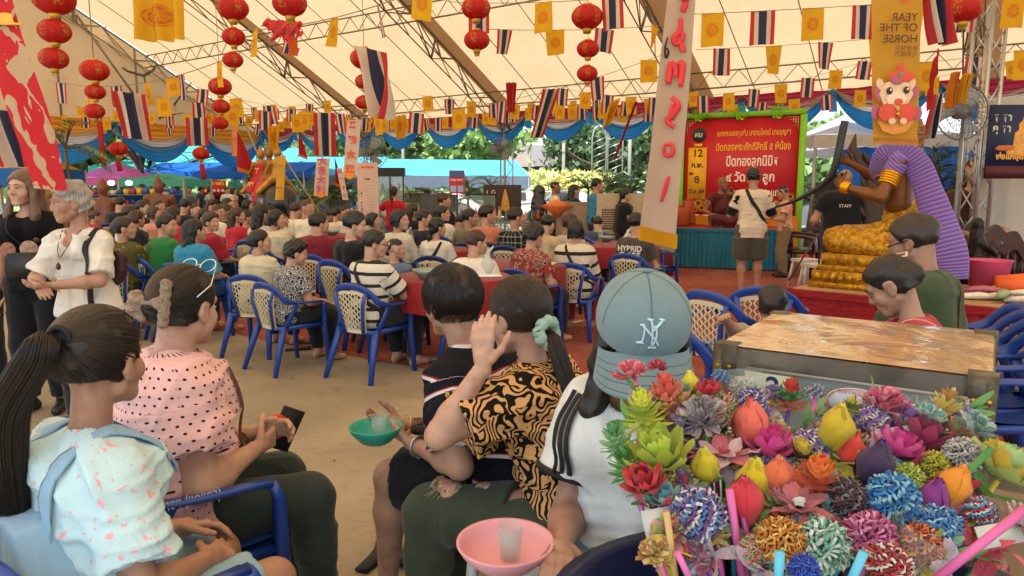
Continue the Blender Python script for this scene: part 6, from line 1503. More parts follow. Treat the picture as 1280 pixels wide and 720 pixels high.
# notice panel
P0 = at(460,240,12.6) * (1,1,0); z1,z0 = at(460,203,12.6)[2],.35; root = empty('information_board',P0,R(4),'pale pink upright notice panel left of the glass cabinet','notice board'); bx('panel',plain('pale_pink_panel','#cfae9f',.6,.05),root,(0,0,(z1 + z0) / 2),(.36,.04,z1 - z0)); bx('foot',bkm,root,(0,0,.18),(.30,.3,.36))
text_mesh('ประกาศวัดสว่าง',.05,redp,root,(0,-.022,z1 - .10),(R(90),0,0),.003,fit=.22); text_mesh('ทำบุญ',.04,bk_,root,(0,-.022,z1 - .30),(R(90),0,0),.003)
m = MB(); r = np.random.default_rng(1)
for k in range(13): m.box((.04 + r.uniform(-.01,.01),-.022,z1 - .40 - k * .055),(.16 + r.uniform(-.04,.03),.002,.008))
m.build('printed_line',plain('pale_green_print','#9fae92',.6),root,smooth=False)['kind'] = 'stuff'
for k,ch in enumerate('จตุคามราม'): text_mesh(ch,.05,bk_,root,(-.11,-.022,z1 - .55 - k * .055),(R(90),0,0),.003) if ch not in 'ุ' else None
# counters
for k,(px,Y,w,h,c,lb) in enumerate([(560,13.6,1.3,.78,'#8d9496','glass fronted amulet counter right of the tall cabinet'),(520,13.8,.7,.7,'#6c7478','low glass counter beside the woman in red'),(600,14.2,.9,.85,'#5b3a30','brown wooden counter before the dark shop board'),(650,13.8,1.2,.8,'#43322c','dark wooden counter with goods before the black statue')]):
 root = empty('display_counter',at(px,240,Y) * (1,1,0),R(4),lb,'counter','display counters at the back'); bx('body',plain('counter',c,.4),root,(0,0,h / 2 - .08),(w,.5,h - .16)); bx('glass_top',glassy.m,root,(0,0,h),(w,.52,.14)); r = np.random.default_rng(k)
 for q in range(9): o = MB().lathe([(.03,0),(.045,.05),(.02,.12 + .1 * r.random()),(.001,.2)],n=8).build('display_item',plain('item',['#8a6a4c','#b8a488','#5a6a6a','#a8482c'][q % 4],.5),root); o.location = (-w / 2 + .08 + q * w / 9.5,r.uniform(-.1,.1),h + .075)
P0 = at(548,240,14.6) * (1,1,0); root = empty('dark_cupboard',P0,0,'charcoal grey storage cupboard behind the glass counter','cupboard'); h = at(548,243,14.6)[2]; bx('body',plain('charcoal','#4a4c50',.5),root,(0,0,h / 2),(.72,.5,h)); bx('door',plain('charcoal_door','#55575b',.5),root,(-.17,-.26,h / 2),(.33,.02,h - .06)); bx('door',plain('charcoal_door','#55575b',.5),root,(.18,-.26,h / 2),(.33,.02,h - .06))
for k,px in enumerate((592,610)): P0 = at(px,240,14.8) * (1,1,0); root = empty('glass_case',P0,0,f'small glass display case on stand, {("left", "right")[k]} one below the red poster','cabinet'); h = at(px,243,14.8)[2]; bx('stand',plain('case_stand','#9a8a78',.6),root,(0,0,.5),(.30,.3,1.0)); bx('glass_box',glassy.m,root,(0,0,(1 + h) / 2),(.30,.3,h - 1.0)); bx('frame',bkm,root,(0,0,h),(.31,.31,.03))
P0 = at(571,213,14.2); root = empty('red_poster',P0,0,'blue and red information poster standing above the glass counter','poster'); h = P0[2] - at(571,242,14.2)[2]; bx('panel',plain('poster_red','#b2334a',.5),root,(0,0,-h / 2),(.30,.02,h)); bx('blue_band',plain('poster_blue','#4a5a96',.5),root,(0,-.012,-.07),(.28,.01,.12)); text_mesh('ทำบุญต่ออายุ',.05,wht,root,(0,-.014,-.20),(R(90),0,0),.002,fit=.24); bx('white_box_print',plain('poster_pale','#9fb0d8',.5),root,(-.07,-.012,-.36),(.11,.01,.12)); bx('white_box_print',plain('poster_pale','#9fb0d8',.5),root,(.07,-.012,-.36),(.11,.01,.12)); MB().sweep([(0,.02,-.05),(0,.02,-P0[2])],.015,6).build('stand',bkm,root)
P0 = at(628,231,15.2); root = empty('shop_board',P0,0,'dark brown shop board with a golden figure, behind the counter','sign'); bx('panel',plain('board_brown','#3b2a22',.5),root,(0,0,-.33),(.80,.04,.66)); MB().lathe([(.001,-.25),(.10,-.2),(.07,0),(.05,.08),(.02,.2),(.001,.24)],n=12).build('gold_figure_print',gd,root,loc=(.06,-.022,-.32),scale=(1,.05,1)); text_mesh('L G',.13,wht,root,(-.24,-.022,-.2),(R(90),0,0)); MB().sweep([(-.3,.03,-.6),(-.3,.03,-P0[2])],.02,6).build('post',bkm,root); MB().sweep([(.3,.03,-.6),(.3,.03,-P0[2])],.02,6).build('post',bkm,root)
# black robed statue
P0 = at(674,240,14.2) * (1,1,0); root = empty('hooded_statue',P0,R(30),'black hooded hermit statue on the counter left of the white shirt man','statue'); z1 = at(674,232,14.2)[2]; v,f = sdf([cap((0,0,.85),(0,0,z1 - .3),.22,.15),ell((0,0,z1 - .13),(.12,.13,.15)),cap((.1,.05,z1 - .35),(.18,.2,z1 - .5),.07,.05)],.02,.02,noise=folds(.03,7)); mobj('figure',np_mesh('figure',v,f,[blk]),root); bx('base',wood,root,(0,0,.42),(.5,.5,.84))
# evaporative cooler
P0 = at(781,240,13.0) * (1,1,0); root = empty('air_cooler',P0,R(-3),'beige evaporative air cooler with louvred grilles behind the black shirt woman','cooler'); z1 = at(781,242,13)[2]; bg = plain('beige_plastic','#b3a184',.5); bx('body',bg,root,(0,0,z1 / 2 + .05),(1.02,.5,z1 - .1))
for a_,b_,c_ in ((-.22,.95,.42),(-.22,.50,.42)):
 bx('grille_frame',plain('dark_grille','#4b443a',.6),root,(a_,-.255,b_),(.40,.02,c_ * .85))
 for k in range(8): bx('louvre',bg,root,(a_,-.275,b_ - .14 + k * .04),(.38,.02,.014),rx=.5)
bx('side_panel',plain('grey_panel','#8f9491',.5),root,(.72,.05,z1 / 2),(.38,.4,z1 * .95))
P0 = at(738,240,13.6) * (1,1,0); root = empty('wooden_cabinet',P0,0,'low tan cabinet row behind the standing group','cabinet'); bx('body',plain('tan_board','#8e7a62',.6),root,(0,0,.62),(1.3,.4,1.24)); bx('door',plain('tan_door','#9a866c',.6),root,(-.3,-.21,.62),(.5,.02,1.1)); bx('door',plain('tan_door','#9a866c',.6),root,(.3,-.21,.62),(.5,.02,1.1))
# maroon bench below
o = MB().box((0,0,.2),(1.4,.5,.4)).build('maroon_platform',plain('maroon_cloth','#5d1626',.7)); o.location = at(790,240,12.4) * (1,1,0); tag(o,'low maroon covered platform before the air cooler','platform')
lathe_thing('flower_offering',[(.05,0),(.12,.1),(.30,.22),(.001,.34)],plain('orange_petals','#d9703a',.6,.3,30,bump=.9),at(696,258,13.4) * (1,1,0) + np.array((0,0,.95)),'bowl of orange flower offerings beside the white shirt man','flowers',14)
# white plastic stools & red mat
def stool(loc,label):
 root = empty('plastic_stool',loc,.3,label,'stool','white plastic stools'); wp = plain('white_plastic','#cfcbc4',.4); bx('seat',wp,root,(0,0,.43),(.32,.32,.04))
 for sx in (-1,1):
  for sy in (-1,1): MB().sweep([(sx * .13,sy * .13,.42),(sx * .18,sy * .18,0)],.022,5).build('leg',wp,root)
stool(at(1024,300,9.9) * (1,1,0),'white plastic stool beside the bald man'); stool(at(1010,300,10.6) * (1,1,0),'white plastic stool behind the first one, near the floral shirt man')
sheet('red_floor_mat',[gp(984,322),gp(1020,330),gp(1040,322),gp(1002,315)],.012,plain('bright_red_mat','#cf1f33',.8))
o = MB().sweep([at(1023,292,7.6),gp(986,350,.62) * (1,1,1)],.010,6).build('tripod_leg',plain('black_frame','#22252a',.5)); tag(o,'thin black stand leg leaning at the left of the golden statue','stand')
for k,(px,py,Y) in enumerate([(1040,235,9.4),(1029,240,9.8)]):
 root = empty('loudspeaker',at(px,py,Y),.2,f'small black loudspeaker on a stand, {("right", "left")[k]} one beside the bald man','speaker'); bx('cabinet',bkm,root,(0,0,0),(.14,.14,.26)); MB().sweep([(0,0,-.12),(0,0,-at(px,py,Y)[2])],.014,6).build('stand',bkm,root)
stool2 = [armchair(at(1188,268,9.6) * (1,1,0),200,'cream covered chair behind the purple shawl')]
for ch in stool2[0].children: ch.data = ch.data.copy(); ch.data.materials[0] = plain('white_plastic','#cfcbc4',.4)
# ================================================================ people
def pattern(name,kind,a,b,s=1.0,c3=None):
 key = ('pat',name)
 if key in _mc: return _mc[key]
 m = Mat(name,.85,.15); a,b = hexc(a),hexc(b)
 if kind == 'dots':
  q = m.xyz(m.attr('pat')); row = m.math('FLOOR',m.math('DIVIDE',q[1],.020 * s)); fx = m.math('FRACT',m.math('ADD',m.math('DIVIDE',q[0],.022 * s),m.math('MULTIPLY',row,.5))); fy = m.math('FRACT',m.math('DIVIDE',q[1],.020 * s))
  dx,dy = m.math('SUBTRACT',fx,.5),m.math('SUBTRACT',fy,.5); d = m.math('SQRT',m.math('ADD',m.math('MULTIPLY',dx,dx),m.math('MULTIPLY',dy,dy))); f = m.math('LESS_THAN',d,.155)
  c = m.mix(f,a,b)
 elif kind == 'stripes':
  q = m.xyz(m.attr('pat')); z = m.math('FRACT',m.math('DIVIDE',q[1],.085 * s)); w = m.math('LESS_THAN',z,.13 if c3 else .3); c = m.mix(w,a,b)
  if c3: c = m.mix(m.math('MULTIPLY',m.math('GREATER_THAN',z,.13),m.math('LESS_THAN',z,.19)),c,hexc(c3))
 elif kind == 'tiger':
  v = m.coord('Object',(1,1,1)); n = m.noise(9 * s,2,vec=v,out='Color'); vv = m.node('ShaderNodeVectorMath',{0: v,1: m.node('ShaderNodeVectorMath',{0: n,1: (.5,.5,.5)},operation='SUBTRACT').outputs[0]},operation='ADD').outputs[0]
  ws = [m.node('ShaderNodeTexWave',{'Vector': m.node('ShaderNodeMapping',{'Vector': vv,'Rotation': rt}).outputs[0],'Scale': 6.5 * s,'Distortion': 2.0,'Detail': 1.0,'Detail Scale': 1.5}).outputs['Fac'] for rt in ((0,.7,.4),(.5,-.9,-.3),(0,.1,1.5))]
  k1 = m.noise(7 * s,1,vec=v,dist=1.0); k2 = m.noise(8 * s,1,vec=m.coord('Object',(1.3,1,-1)),dist=1.0); g1,g2 = m.math('GREATER_THAN',k1,.5),m.math('GREATER_THAN',k2,.52)
  w = m.mix(g2,m.mix(g1,ws[0],ws[1]),ws[2]); f = m.math('GREATER_THAN',m.math('ADD',w,m.math('MULTIPLY',m.noise(22 * s,1,vec=v),.35)),.66); c = m.mix(f,b,a)
 elif kind == 'floral':
  v = m.coord('Object',(1,1,1)); vo = m.node('ShaderNodeTexVoronoi',{'Vector': v,'Scale': 24 * s}); n = m.noise(40 * s,2,vec=v); f = m.ramp(m.math('ADD',m.math('MULTIPLY',m.math('SINE',m.math('MULTIPLY',vo.outputs['Distance'],20)),.5),n),[(0,(0,0,0)),(.62,(1,1,1))],True); c = m.mix(f,a,b)
  if c3: c = m.mix(m.math('GREATER_THAN',m.xyz(vo.outputs['Color'])[0],.55),c,m.mix(f,hexc(c3),a))
 elif kind == 'plaid':
  q = m.xyz(m.attr('pat')); f1 = m.math('LESS_THAN',m.math('FRACT',m.math('DIVIDE',q[1],.05 * s)),.22); f2 = m.math('LESS_THAN',m.math('FRACT',m.math('DIVIDE',q[0],.05 * s)),.22); c = m.mix(m.math('MULTIPLY',m.math('ADD',f1,f2),.5),a,b)
 elif kind == 'spots':
  n = m.noise(34 * s,1,out='Fac'); n2 = m.noise(3.5,1); f = m.math('MULTIPLY',m.math('GREATER_THAN',n,.66),.8); c = m.mix(f,m.mix(n2,a,tuple(x * .9 for x in a)),b)
 m.color(c); m.bump(m.math('ADD',m.noise(7,3,dist=1.2),m.math('MULTIPLY',m.noise(420,1),.06)),.5,.03); _mc[key] = m.m; return m.m
HAIRS = [hair_mat('#15110f'),hair_mat('#221914'),hair_mat('#2f211a')]; grey_hair,brown_hair,red_hair = hair_mat('#8d8a86'),hair_mat('#3a251b'),hair_mat('#3b1f1c')
def outfit(shirt,pants='#1d1f26',hair=0,skin=1,shoes='#1a1918'):
 return dict(body=skin_mat(SKINS[skin]),shirt=cloth('cotton',shirt) if isinstance(shirt,str) else shirt,trousers=cloth('trouser_cloth',pants) if isinstance(pants,str) else pants,hair=HAIRS[hair] if isinstance(hair,int) else hair,shoes=plain('shoe_leather',shoes,.5))
def seat_at(px,ytop,Y,zbase=1.262):
 p = at(px,ytop,Y); s = max(.72,min(1.12,p[2] / zbase)); return p * (1,1,0),s
def sit(px,ytop,Y,sp,mats,label,yaw=50,chair=True,group=None,key=None,dark=False,clabel=None,smin=None,cscale=1.0):
 yaw -= 24 - 13 * math.sin(px * 1.7); sp = dict(sp); sp['hyaw'] = max(-72,sp.get('hyaw',0) - 16)
 p,s = seat_at(px,ytop,Y); d = np.array((math.sin(R(yaw)),math.cos(R(yaw)),0)); ln = math.sin(R(sp.get('lean',6))) * .56 + (-.06) + .02; p = p - d * ln * s
 root,info = person(sp,p,yaw,mats,label,group,s,key)
 if chair: armchair(p - d * .02,yaw + random.uniform(-6,6),clabel or ('blue plastic chair under the ' + label)[:95],dark,scale=.97 * max(.9,s))
 return root,info
striped = pattern('cream_black_stripes','stripes','#c9c0ab','#2a2724',1.5)
# ---- first rows, each its own figure
A_ = dict(h=.012,hh=.008)
CR = 'people seated in the audience'
def S_(**k): d = dict(A_); d.update(k); return d
ro,io = sit(466,287,5.7,S_(fat=.02,seed=2,hyaw=-28,hpitch=8,wrists={-1: (-.05,.36,.70),1: (.16,.38,.72)},sleeve=.85),outfit(pattern('white_black_pinstripe','stripes','#c9c3b2','#2b2a2a',1.15),'#22252d',0,1),'man in a white shirt with thin black stripes and a black shoulder strap',52,clabel='blue plastic armchair with cream lattice back under the striped shirt man')
def strap(root,info,a,b,via,mat,w=.018,name='shoulder_strap'):
 T = lambda v: np.asarray(v,float); MB().sweep(smooth_path([a,*via,b],14),[(w,.004)] * 14,6,up=None).build(name,mat,root)
def smooth_path(pts,n):
 P = np.asarray(pts,float); t = np.linspace(0,len(P) - 1,n); i = np.minimum(t.astype(int),len(P) - 2); Q = P[i] * (1 - (t - i)[:,None]) + P[i + 1] * (t - i)[:,None]
 for _ in range(3): Q[1:-1] = (Q[:-2] + 2 * Q[1:-1] + Q[2:]) / 4
 return Q
def cross_strap(root,info,side,mat,w=.017,fat=0.0,back_only=False,down=.42):
 N,P = info['N'],info['Pv']; s = side; rb_ = .118 + fat
 return wrap_strap(root,[N + (s * .12,.16,-.16),N + (s * .095,.03,.03),N + (s * .07,-.12 - fat,-.06),N + (-s * .02,-rb_ - .05,-.20),N + (-s * .10,-rb_ - .05,-.32),N + (-s * .2 - s * fat,-.06,-down)],w,mat,'shoulder_strap')
blkstrap = plain('black_webbing','#17171a',.7)
cross_strap(ro,io,-1,blkstrap,.020,.02)
H_,M_ = io['H'],io['M']
MB().sweep([H_ + M_ @ np.array(v) for v in ((.088,-.02,.012),(.082,.07,.008),(.05,.10,.0),(0,.108,.0),(-.05,.10,0),(-.082,.07,.008))],.0025,5).build('spectacles',blkstrap,ro)
sit(367,299,5.95,S_(fem=True,fat=.035,seed=3,hair='curly',hyaw=-15,hpitch=14,lean=12,hvol=.008),outfit(pattern('navy_white_floral','floral','#1e222c','#b9b8b2',1.2),'#22252d',0,1),'woman with curly black hair in a navy and white floral blouse',50,clabel='blue plastic armchair under the navy floral blouse woman')
ro,io = sit(324,287,6.5,S_(fem=True,fat=.02,seed=4,hair='bun',hyaw=-40,lean=8),outfit('#c4bd9f','#16171b',0,1),'woman with a low bun in a cream lace blouse',50,clabel='blue plastic armchair under the cream lace blouse woman')
sit(243,273,7.1,S_(fem=True,fat=.03,seed=5,hair='long',hyaw=-10,lean=10,sleeve=.9),outfit('#2f86ad','#1e4f8a',0,1),'long haired woman in a turquoise blouse leaning on her chair',55,clabel='blue chair under the turquoise blouse woman')
sit(208,267,7.4,S_(fat=.05,seed=6,hair='short',hyaw=-35,lean=10),outfit('#24713a','#2a2d33',0,1),'heavy man in a plain green shirt',50,clabel='blue chair under the green shirt man')
sit(154,271,7.2,S_(fem=True,fat=.02,seed=7,hair='bun',hyaw=-50,sleeve=1.4),outfit(pattern('olive_spots','spots','#57532d','#a39549',1),'#2a2d33',1,1),'woman in an olive spotted blouse behind the old woman',40)
sit(594,287,6.2,S_(seed=8,hair='short',hyaw=-30,fat=.01,lean=8,hpitch=6),outfit('#cfc9be','#3a3d44',brown_hair,1),'thin haired old man in a white shirt with a dark collar strap',50,clabel='blue plastic armchair under the thin haired old man')
sit(666,279,6.7,S_(fem=True,seed=9,hair='curly',hyaw=5,hvol=.006,fat=.03,hpitch=12,lean=10),outfit(pattern('red_black_floral','floral','#1c1a1e','#c99c88',1.3,'#b5423a'),'#26242b',0,1),'woman with a hair clip in a red and black floral blouse',52,clabel='blue plastic armchair under the red floral blouse woman')
ro,io = sit(720,275,7.2,S_(fem=True,seed=10,hair='bob',hyaw=8,fat=.035,sleeve=1.5),outfit(striped,'#8f2a3c',0,1),'woman in a cream and black zebra striped blouse with crossbody bag',50,clabel='blue plastic armchair under the zebra striped blouse woman')
cross_strap(ro,io,-1,blkstrap,.016,.035)
ro,io = sit(796,266,7.8,S_(seed=11,hair='short',hyaw=10,lean=4),outfit('#46413b','#3a3d44',0,1),'man in a dark T-shirt with HYBRID C 135 printed on the back',50,clabel='blue plastic armchair under the HYBRID shirt man')
for s_,z,sz in (('HYBRID',-.14,.085),('C 135',-.23,.11)): text_mesh(s_,sz,plain('shirt_white_print','#cfcabf',.7),ro,tuple(io['N'] + (0,-.1335,z)),(R(90),0,0),.004)
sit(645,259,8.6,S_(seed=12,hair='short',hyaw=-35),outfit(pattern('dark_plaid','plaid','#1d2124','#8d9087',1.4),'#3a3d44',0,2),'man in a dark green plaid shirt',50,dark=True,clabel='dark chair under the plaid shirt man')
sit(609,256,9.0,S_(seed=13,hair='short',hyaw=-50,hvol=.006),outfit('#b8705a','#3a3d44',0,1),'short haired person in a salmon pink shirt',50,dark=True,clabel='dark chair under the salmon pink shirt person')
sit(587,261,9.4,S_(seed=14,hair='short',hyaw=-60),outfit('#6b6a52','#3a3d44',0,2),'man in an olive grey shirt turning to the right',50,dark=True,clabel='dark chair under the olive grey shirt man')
sit(441,265,6.9,S_(seed=15,hair='short',hyaw=-30,hpitch=10,hvol=.012,fat=.01),outfit('#17181c','#22252d',0,0),'bushy haired man in a black shirt',50,clabel='blue chair under the bushy haired black shirt man')
sit(398,266,7.8,S_(seed=16,hair='short',hyaw=-30,fat=.04,hvol=.006),outfit('#6f1f2c','#22252d',0,1),'stout person in a maroon shirt',48,clabel='blue chair under the maroon shirt person')
ro,io = sit(546,272,8.0,S_(fem=True,seed=17,hair='lowtail',hyaw=-30,hvol=.002),outfit('#cfc7b6','#22252d',0,1),'young woman with a long straight ponytail in a white top',50,clabel='dark chair under the white top ponytail woman',dark=True); cross_strap(ro,io,1,blkstrap,.018)
sit(499,262,8.1,S_(fem=True,seed=18,hair='bob',hyaw=-55,fat=.02,sleeve=1.6),outfit('#bdb5a2','#22252d',0,1),'woman in a pale grey sweater with her arm raised',55,dark=True,clabel='dark chair under the pale grey sweater woman')
sit(530,262,9.2,S_(seed=19,hair='short',hyaw=-40),outfit('#23242f','#22252d',0,1),'man in a dark navy shirt left of the ponytail woman',50,dark=True)
sit(553,257,10.6,S_(fem=True,seed=20,hair='lowtail',hyaw=-60),outfit('#cdc6b8','#22252d',0,1),'woman with tied hair in white, behind the ponytail woman',50)
sit(494,298,6.6,S_(seed=21,hair='buzz',hyaw=-45),outfit('#5b6a7d','#22252d',0,1),'small boy with cropped hair low in his chair',50,clabel='dark blue chair around the small boy',dark=True)
sit(684,268,8.6,S_(seed=22,hair='short',hyaw=20,hpitch=12),outfit('#b59e78','#22252d',0,1),'man in a beige shirt bending forward',60,dark=True)
sit(713,268,8.8,S_(seed=23,hair='curly',fem=True,hyaw=-10),outfit('#b8aca0','#22252d',red_hair,1),'reddish haired woman behind the zebra striped blouse',50,dark=True)
sit(327,255,9.2,S_(fem=True,seed=24,hair='long',hyaw=0),outfit('#bdb6a2','#22252d',0,1),'woman with straight black shoulder hair, centre left',50)
sit(345,262,8.9,S_(fem=True,seed=25,hair='bob',hyaw=-30),outfit('#c3bc9f','#22252d',0,1),'woman in cream behind the straight haired woman',50)
sit(263,266,8.7,S_(fem=True,seed=26,hair='curly',fat=.03,hyaw=-45,sleeve=.95),outfit('#8f1f2f','#22252d',brown_hair,1),'older woman with thinning hair in a crimson blouse',55)
# seats that stand empty or show on their own
for k,(px,py,yaw,sc,lb) in enumerate([(168,398,50,1,'empty blue plastic chair behind the old woman at left'),(296,372,215,.95,'small turned blue chair between the turquoise and cream blouses'),(470,418,60,1.0,'blue plastic chair with pale rim just right of the striped shirt man'),(508,398,60,1.0,'dark blue chair tucked at the table near the small boy'),(816,372,80,.98,'blue plastic chair right of the HYBRID shirt man'),(752,372,70,.98,'empty blue chair between the zebra blouse and HYBRID shirt'),(652,372,60,.95,'blue chair at the far side of the middle table'),
                                       (908,516,55,1,'empty blue chair in the right aisle, nearest the cap'),(948,500,20,1,'empty blue chair in the right aisle, behind the child'),(880,600,65,1,'blue chair between the grey cap and the donation box')]):
 p = gp(px,py); armchair(p,yaw,lb,dark=(k in (3,6)),scale=sc)
for k in range(4): armchair(gp(1215,640) + np.array((.16 + .10 * k,.15 + .24 * k,0)),-84 + 3 * k,f'{ordn[k]} nearest of the blue chairs lined up at the right edge')
for k,(px,py,dpx) in enumerate([(566,346,.50),(640,330,.55),(765,306,.62),(300,294,.75),(372,289,.7),(215,289,.7),(530,312,.6),(440,294,.6)]):
 p = gp(px,py,.75); root = empty('banquet_table',p * (1,1,0),0,f'round banquet table with red cloth, {("before the old man in white", "beside the red floral blouse", "before the HYBRID shirt man", "before the crimson blouse woman", "before the maroon shirt person", "by the green shirt man", "behind the striped shirt man", "behind the bushy haired man")[k]}','table','round banquet tables')
 MB().lathe([(.001,.76),(dpx * .97,.76),(dpx,.75),(dpx * 1.01,.60),(dpx * 1.02,.50)],n=64,ribs=16,rib=.008,caps=False).build('tablecloth',satin('red_tablecloth','#a82024'),root)
 MB().sweep([(0,0,0),(0,0,.74)],.05,8).build('leg',steel,root); MB().sweep([(-.4,0,.03),(.4,0,.03)],.03,6).build('foot_bar',steel,root)
 r = np.random.default_rng(k)
 for q in range(4):
  a = r.uniform(0,6.28); b = p + np.array((math.cos(a) * dpx * .6,math.sin(a) * dpx * .6,.012))
  kind = q % 4
  if kind == 0: lathe_thing('steel_bowl',[(.05,0),(.10,.05),(.12,.08),(.115,.08),(.05,.01)],plain('bowl_metal','#8fa39a',.3,metal=.4),b,f'green grey bowl on the red table, {ordn[k]} table','bowl',18)
  elif kind == 1: lathe_thing('water_bottle',[(.03,0),(.033,.02),(.033,.15),(.014,.19),(.014,.215),(.001,.215)],glassy.m,b,f'clear water bottle standing on the {ordn[k]} red table','bottle',12)
  elif kind == 2:
   v,f = sdf([ell((0,0,.07),(.07,.06,.075)),cap((0,0,.12),(.01,0,.20),.03,.012),cap((.01,0,.19),(.05,0,.24),.012,.01)],.008,.01,noise=folds(.012,q + k,4)); o = mobj('plastic_bag',np_mesh('plastic_bag',v,f,[plain('bag_white','#d9d8d4',.3,.05,spec=.6,trans=.4)]),None,b); tag(o,f'white plastic bag of food on the {ordn[k]} red table','bag')
  else: o = MB().box((0,0,.004),(.22,.30,.006)).build('paper_sheet',plain('paper','#d8d4cc',.8)); o.location = b; o.rotation_euler = (0,0,a); tag(o,f'white paper lying on the {ordn[k]} red table','paper')
# ---- rows farther away share a few figures
far_t = {}
VAR = [dict(hyaw=-35,hair='short',lean=12),dict(hyaw=10,hair='short',fat=.03,hpitch=14,slean=.06),dict(fem=True,hyaw=-45,hair='bob',lean=2),dict(fem=True,hyaw=-15,hair='bun',hpitch=10,lean=14),dict(hyaw=-65,hair='buzz',slean=-.08),dict(fem=True,hyaw=-30,hair='long',hroll=8),dict(fem=True,hyaw=20,hair='curly',fat=.04,hvol=.008,lean=10)]
FC = ['#c9c3b5','#1d1f26','#b02a35','#c48f80','#8a8f96','#3b4660','#d3cbb5','#5d6b52','#a33','#cfcfcf']
FC[8] = '#9c2f38'
far = [(147,246,13,1,1,'person in black with a dark cap, far left'),(162,256,10.5,0,0,'man in a white shirt left of the spotted blouse'),(178,250,12,0,1,'man in white with head bowed near the left statue'),(171,264,10,6,1,'curly haired person in a black patterned top'),(192,258,11,2,3,'woman with short hair in a pink shirt'),(201,250,13.5,4,6,'dark haired person before the right brown statue'),(216,259,10.2,6,2,'woman with black bob and a red sleeve'),(229,248,12,1,1,'man in a black shirt below the pink canopy'),(245,254,12,4,1,'person resting chin on hand, dark shirt'),(236,262,13.5,0,6,'person in cream looking right, left block'),
       (256,260,11.5,0,0,'man leaning to the table, pale shirt'),(275,256,11,4,6,'young man in a white printed T-shirt facing right'),(287,247,12.3,4,1,'bushy haired person near the far red stall'),(283,254,11.3,0,1,'young man behind the white T-shirt'),(296,259,10.2,5,2,'long haired girl in a red blouse'),(309,262,10.8,0,2,'child in red sitting beside the long haired girl'),(324,255,13,1,1,'person in dark clothes below the elephant'),(338,258,12.5,6,1,'two-tone haired woman below the elephant rear'),(366,253,11.2,1,6,'person in beige with a round head, centre left'),(386,249,10.4,4,6,'man in a cream shirt before the pink banner'),(421,259,12.2,0,6,'man in pale yellow left of the pink panel'),(433,257,12,4,0,'man in cream right beside the pink panel'),
       (466,266,9.8,2,4,'woman partly hidden behind the bushy haired man'),(516,254,11.5,5,1,'dark haired woman before the low glass counter'),(555,240,13.2,0,1,'man peeking above the glass counter'),(572,268,11,1,4,'person behind the olive grey shirt'),(745,270,10.5,1,5,'dark haired man below the black shirt woman'),(208,246,15,0,6,'person in pale clothes behind the brown statues'),(186,243,15,2,9,'white dressed person by the blue shelves'),(118,262,12.5,3,8,'person glimpsed behind the old woman'),(352,266,10.6,5,0,'long haired woman in white near the maroon shirt'),(408,262,13,3,3,'woman in pink behind the maroon shirt'),(309,250,14.5,2,5,'woman at the back before the elephant legs'),(264,248,14.6,1,4,'man in grey at the back of the left block'),(150,262,15,4,1,'man in dark clothes at the very back left')]
for k,(px,yt,Y,vi,ci,lb) in enumerate(far):
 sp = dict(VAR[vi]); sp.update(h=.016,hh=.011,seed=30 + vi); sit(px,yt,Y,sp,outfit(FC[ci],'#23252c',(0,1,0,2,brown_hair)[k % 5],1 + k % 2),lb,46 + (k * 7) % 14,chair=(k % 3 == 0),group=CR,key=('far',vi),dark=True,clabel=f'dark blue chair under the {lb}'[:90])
# tiny market visitors
for k,(px,yt,Y,ci) in enumerate([(206,226,22,4),(222,232,25,5),(262,233,26,6),(272,234,27,1),(284,232,24,9),(291,233,25,3),(247,232,27,5),(234,232,26,4),(302,234,28,1),(318,234,24,2),(184,228,23,9),(276,228,30,0)]):
 p = at(px,yt,Y); person(dict(VAR[k % 7],seated=False,h=.018,hh=.012,seed=50),p * (1,1,0),200 + 40 * k % 360,outfit(FC[ci],'#2a2f3c',k % 3),f'{ordn[k]} small figure among market visitors beyond the crowd, in {["white", "black", "red", "pink", "grey", "blue", "cream", "green", "red", "pale"][ci]}','visitors in the market',max(.88,min(1.08,p[2] / 1.70)),key=('mk',k % 7))
# ---- standing people at the back
def stand(px,yt,Y,sp,mats,label,yaw,face=False,**k):
 p = at(px,yt,Y); hgt = 1.70 - (0 if not sp.get('fem') else 0.0); s = p[2] / 1.675
 d = dict(h=.013,hh=.008,seated=False,shoes=True); d.update(sp); ro,io = person(d,p * (1,1,0),yaw,mats,label,None,s)
 if face: face_bits(ro,io,**k)
 return ro,io
hold = {-1: (-.10,.30,1.02),1: (.12,.30,1.02)}
stand(692,226,14.0,dict(hair='buzz',seed=61),outfit('#d3c3ad','#2a2d33',0,3),'dark skinned man in a cream short sleeve shirt standing at the back',78)
stand(716,230,13.8,dict(fem=True,hair='long',seed=62,fat=.02,wrists={1: (.15,.34,1.30),-1: (-.1,.3,1.05)}),outfit('#252b3a','#22252d',0,1),'long haired woman in dark navy holding up a phone',80)
stand(744,222,13.2,dict(hair='short',seed=63,sleeve=.8),outfit(pattern('blue_tie_dye','floral','#3d8db0','#2b6c92',.6),'#23262d',0,2),'man in a bright blue patterned shirt standing sideways',75)
stand(779,236,12.6,dict(fem=True,hair='lowtail',seed=64,fat=.05,wrists=hold),outfit('#17181c','#17181c',0,1),'stout woman in black standing before the air cooler',80)
stand(491,232,13.0,dict(fem=True,hair='lowtail',seed=65,wrists={-1: (-.20,.12,1.0),1: (.20,.12,1.0)},poles={-1: (-1,-.3,-.2),1: (1,-.3,-.2)}),outfit('#b01f2c','#6a6f78',1,0),'girl in a red shirt seen from behind at the glass cabinet',10)
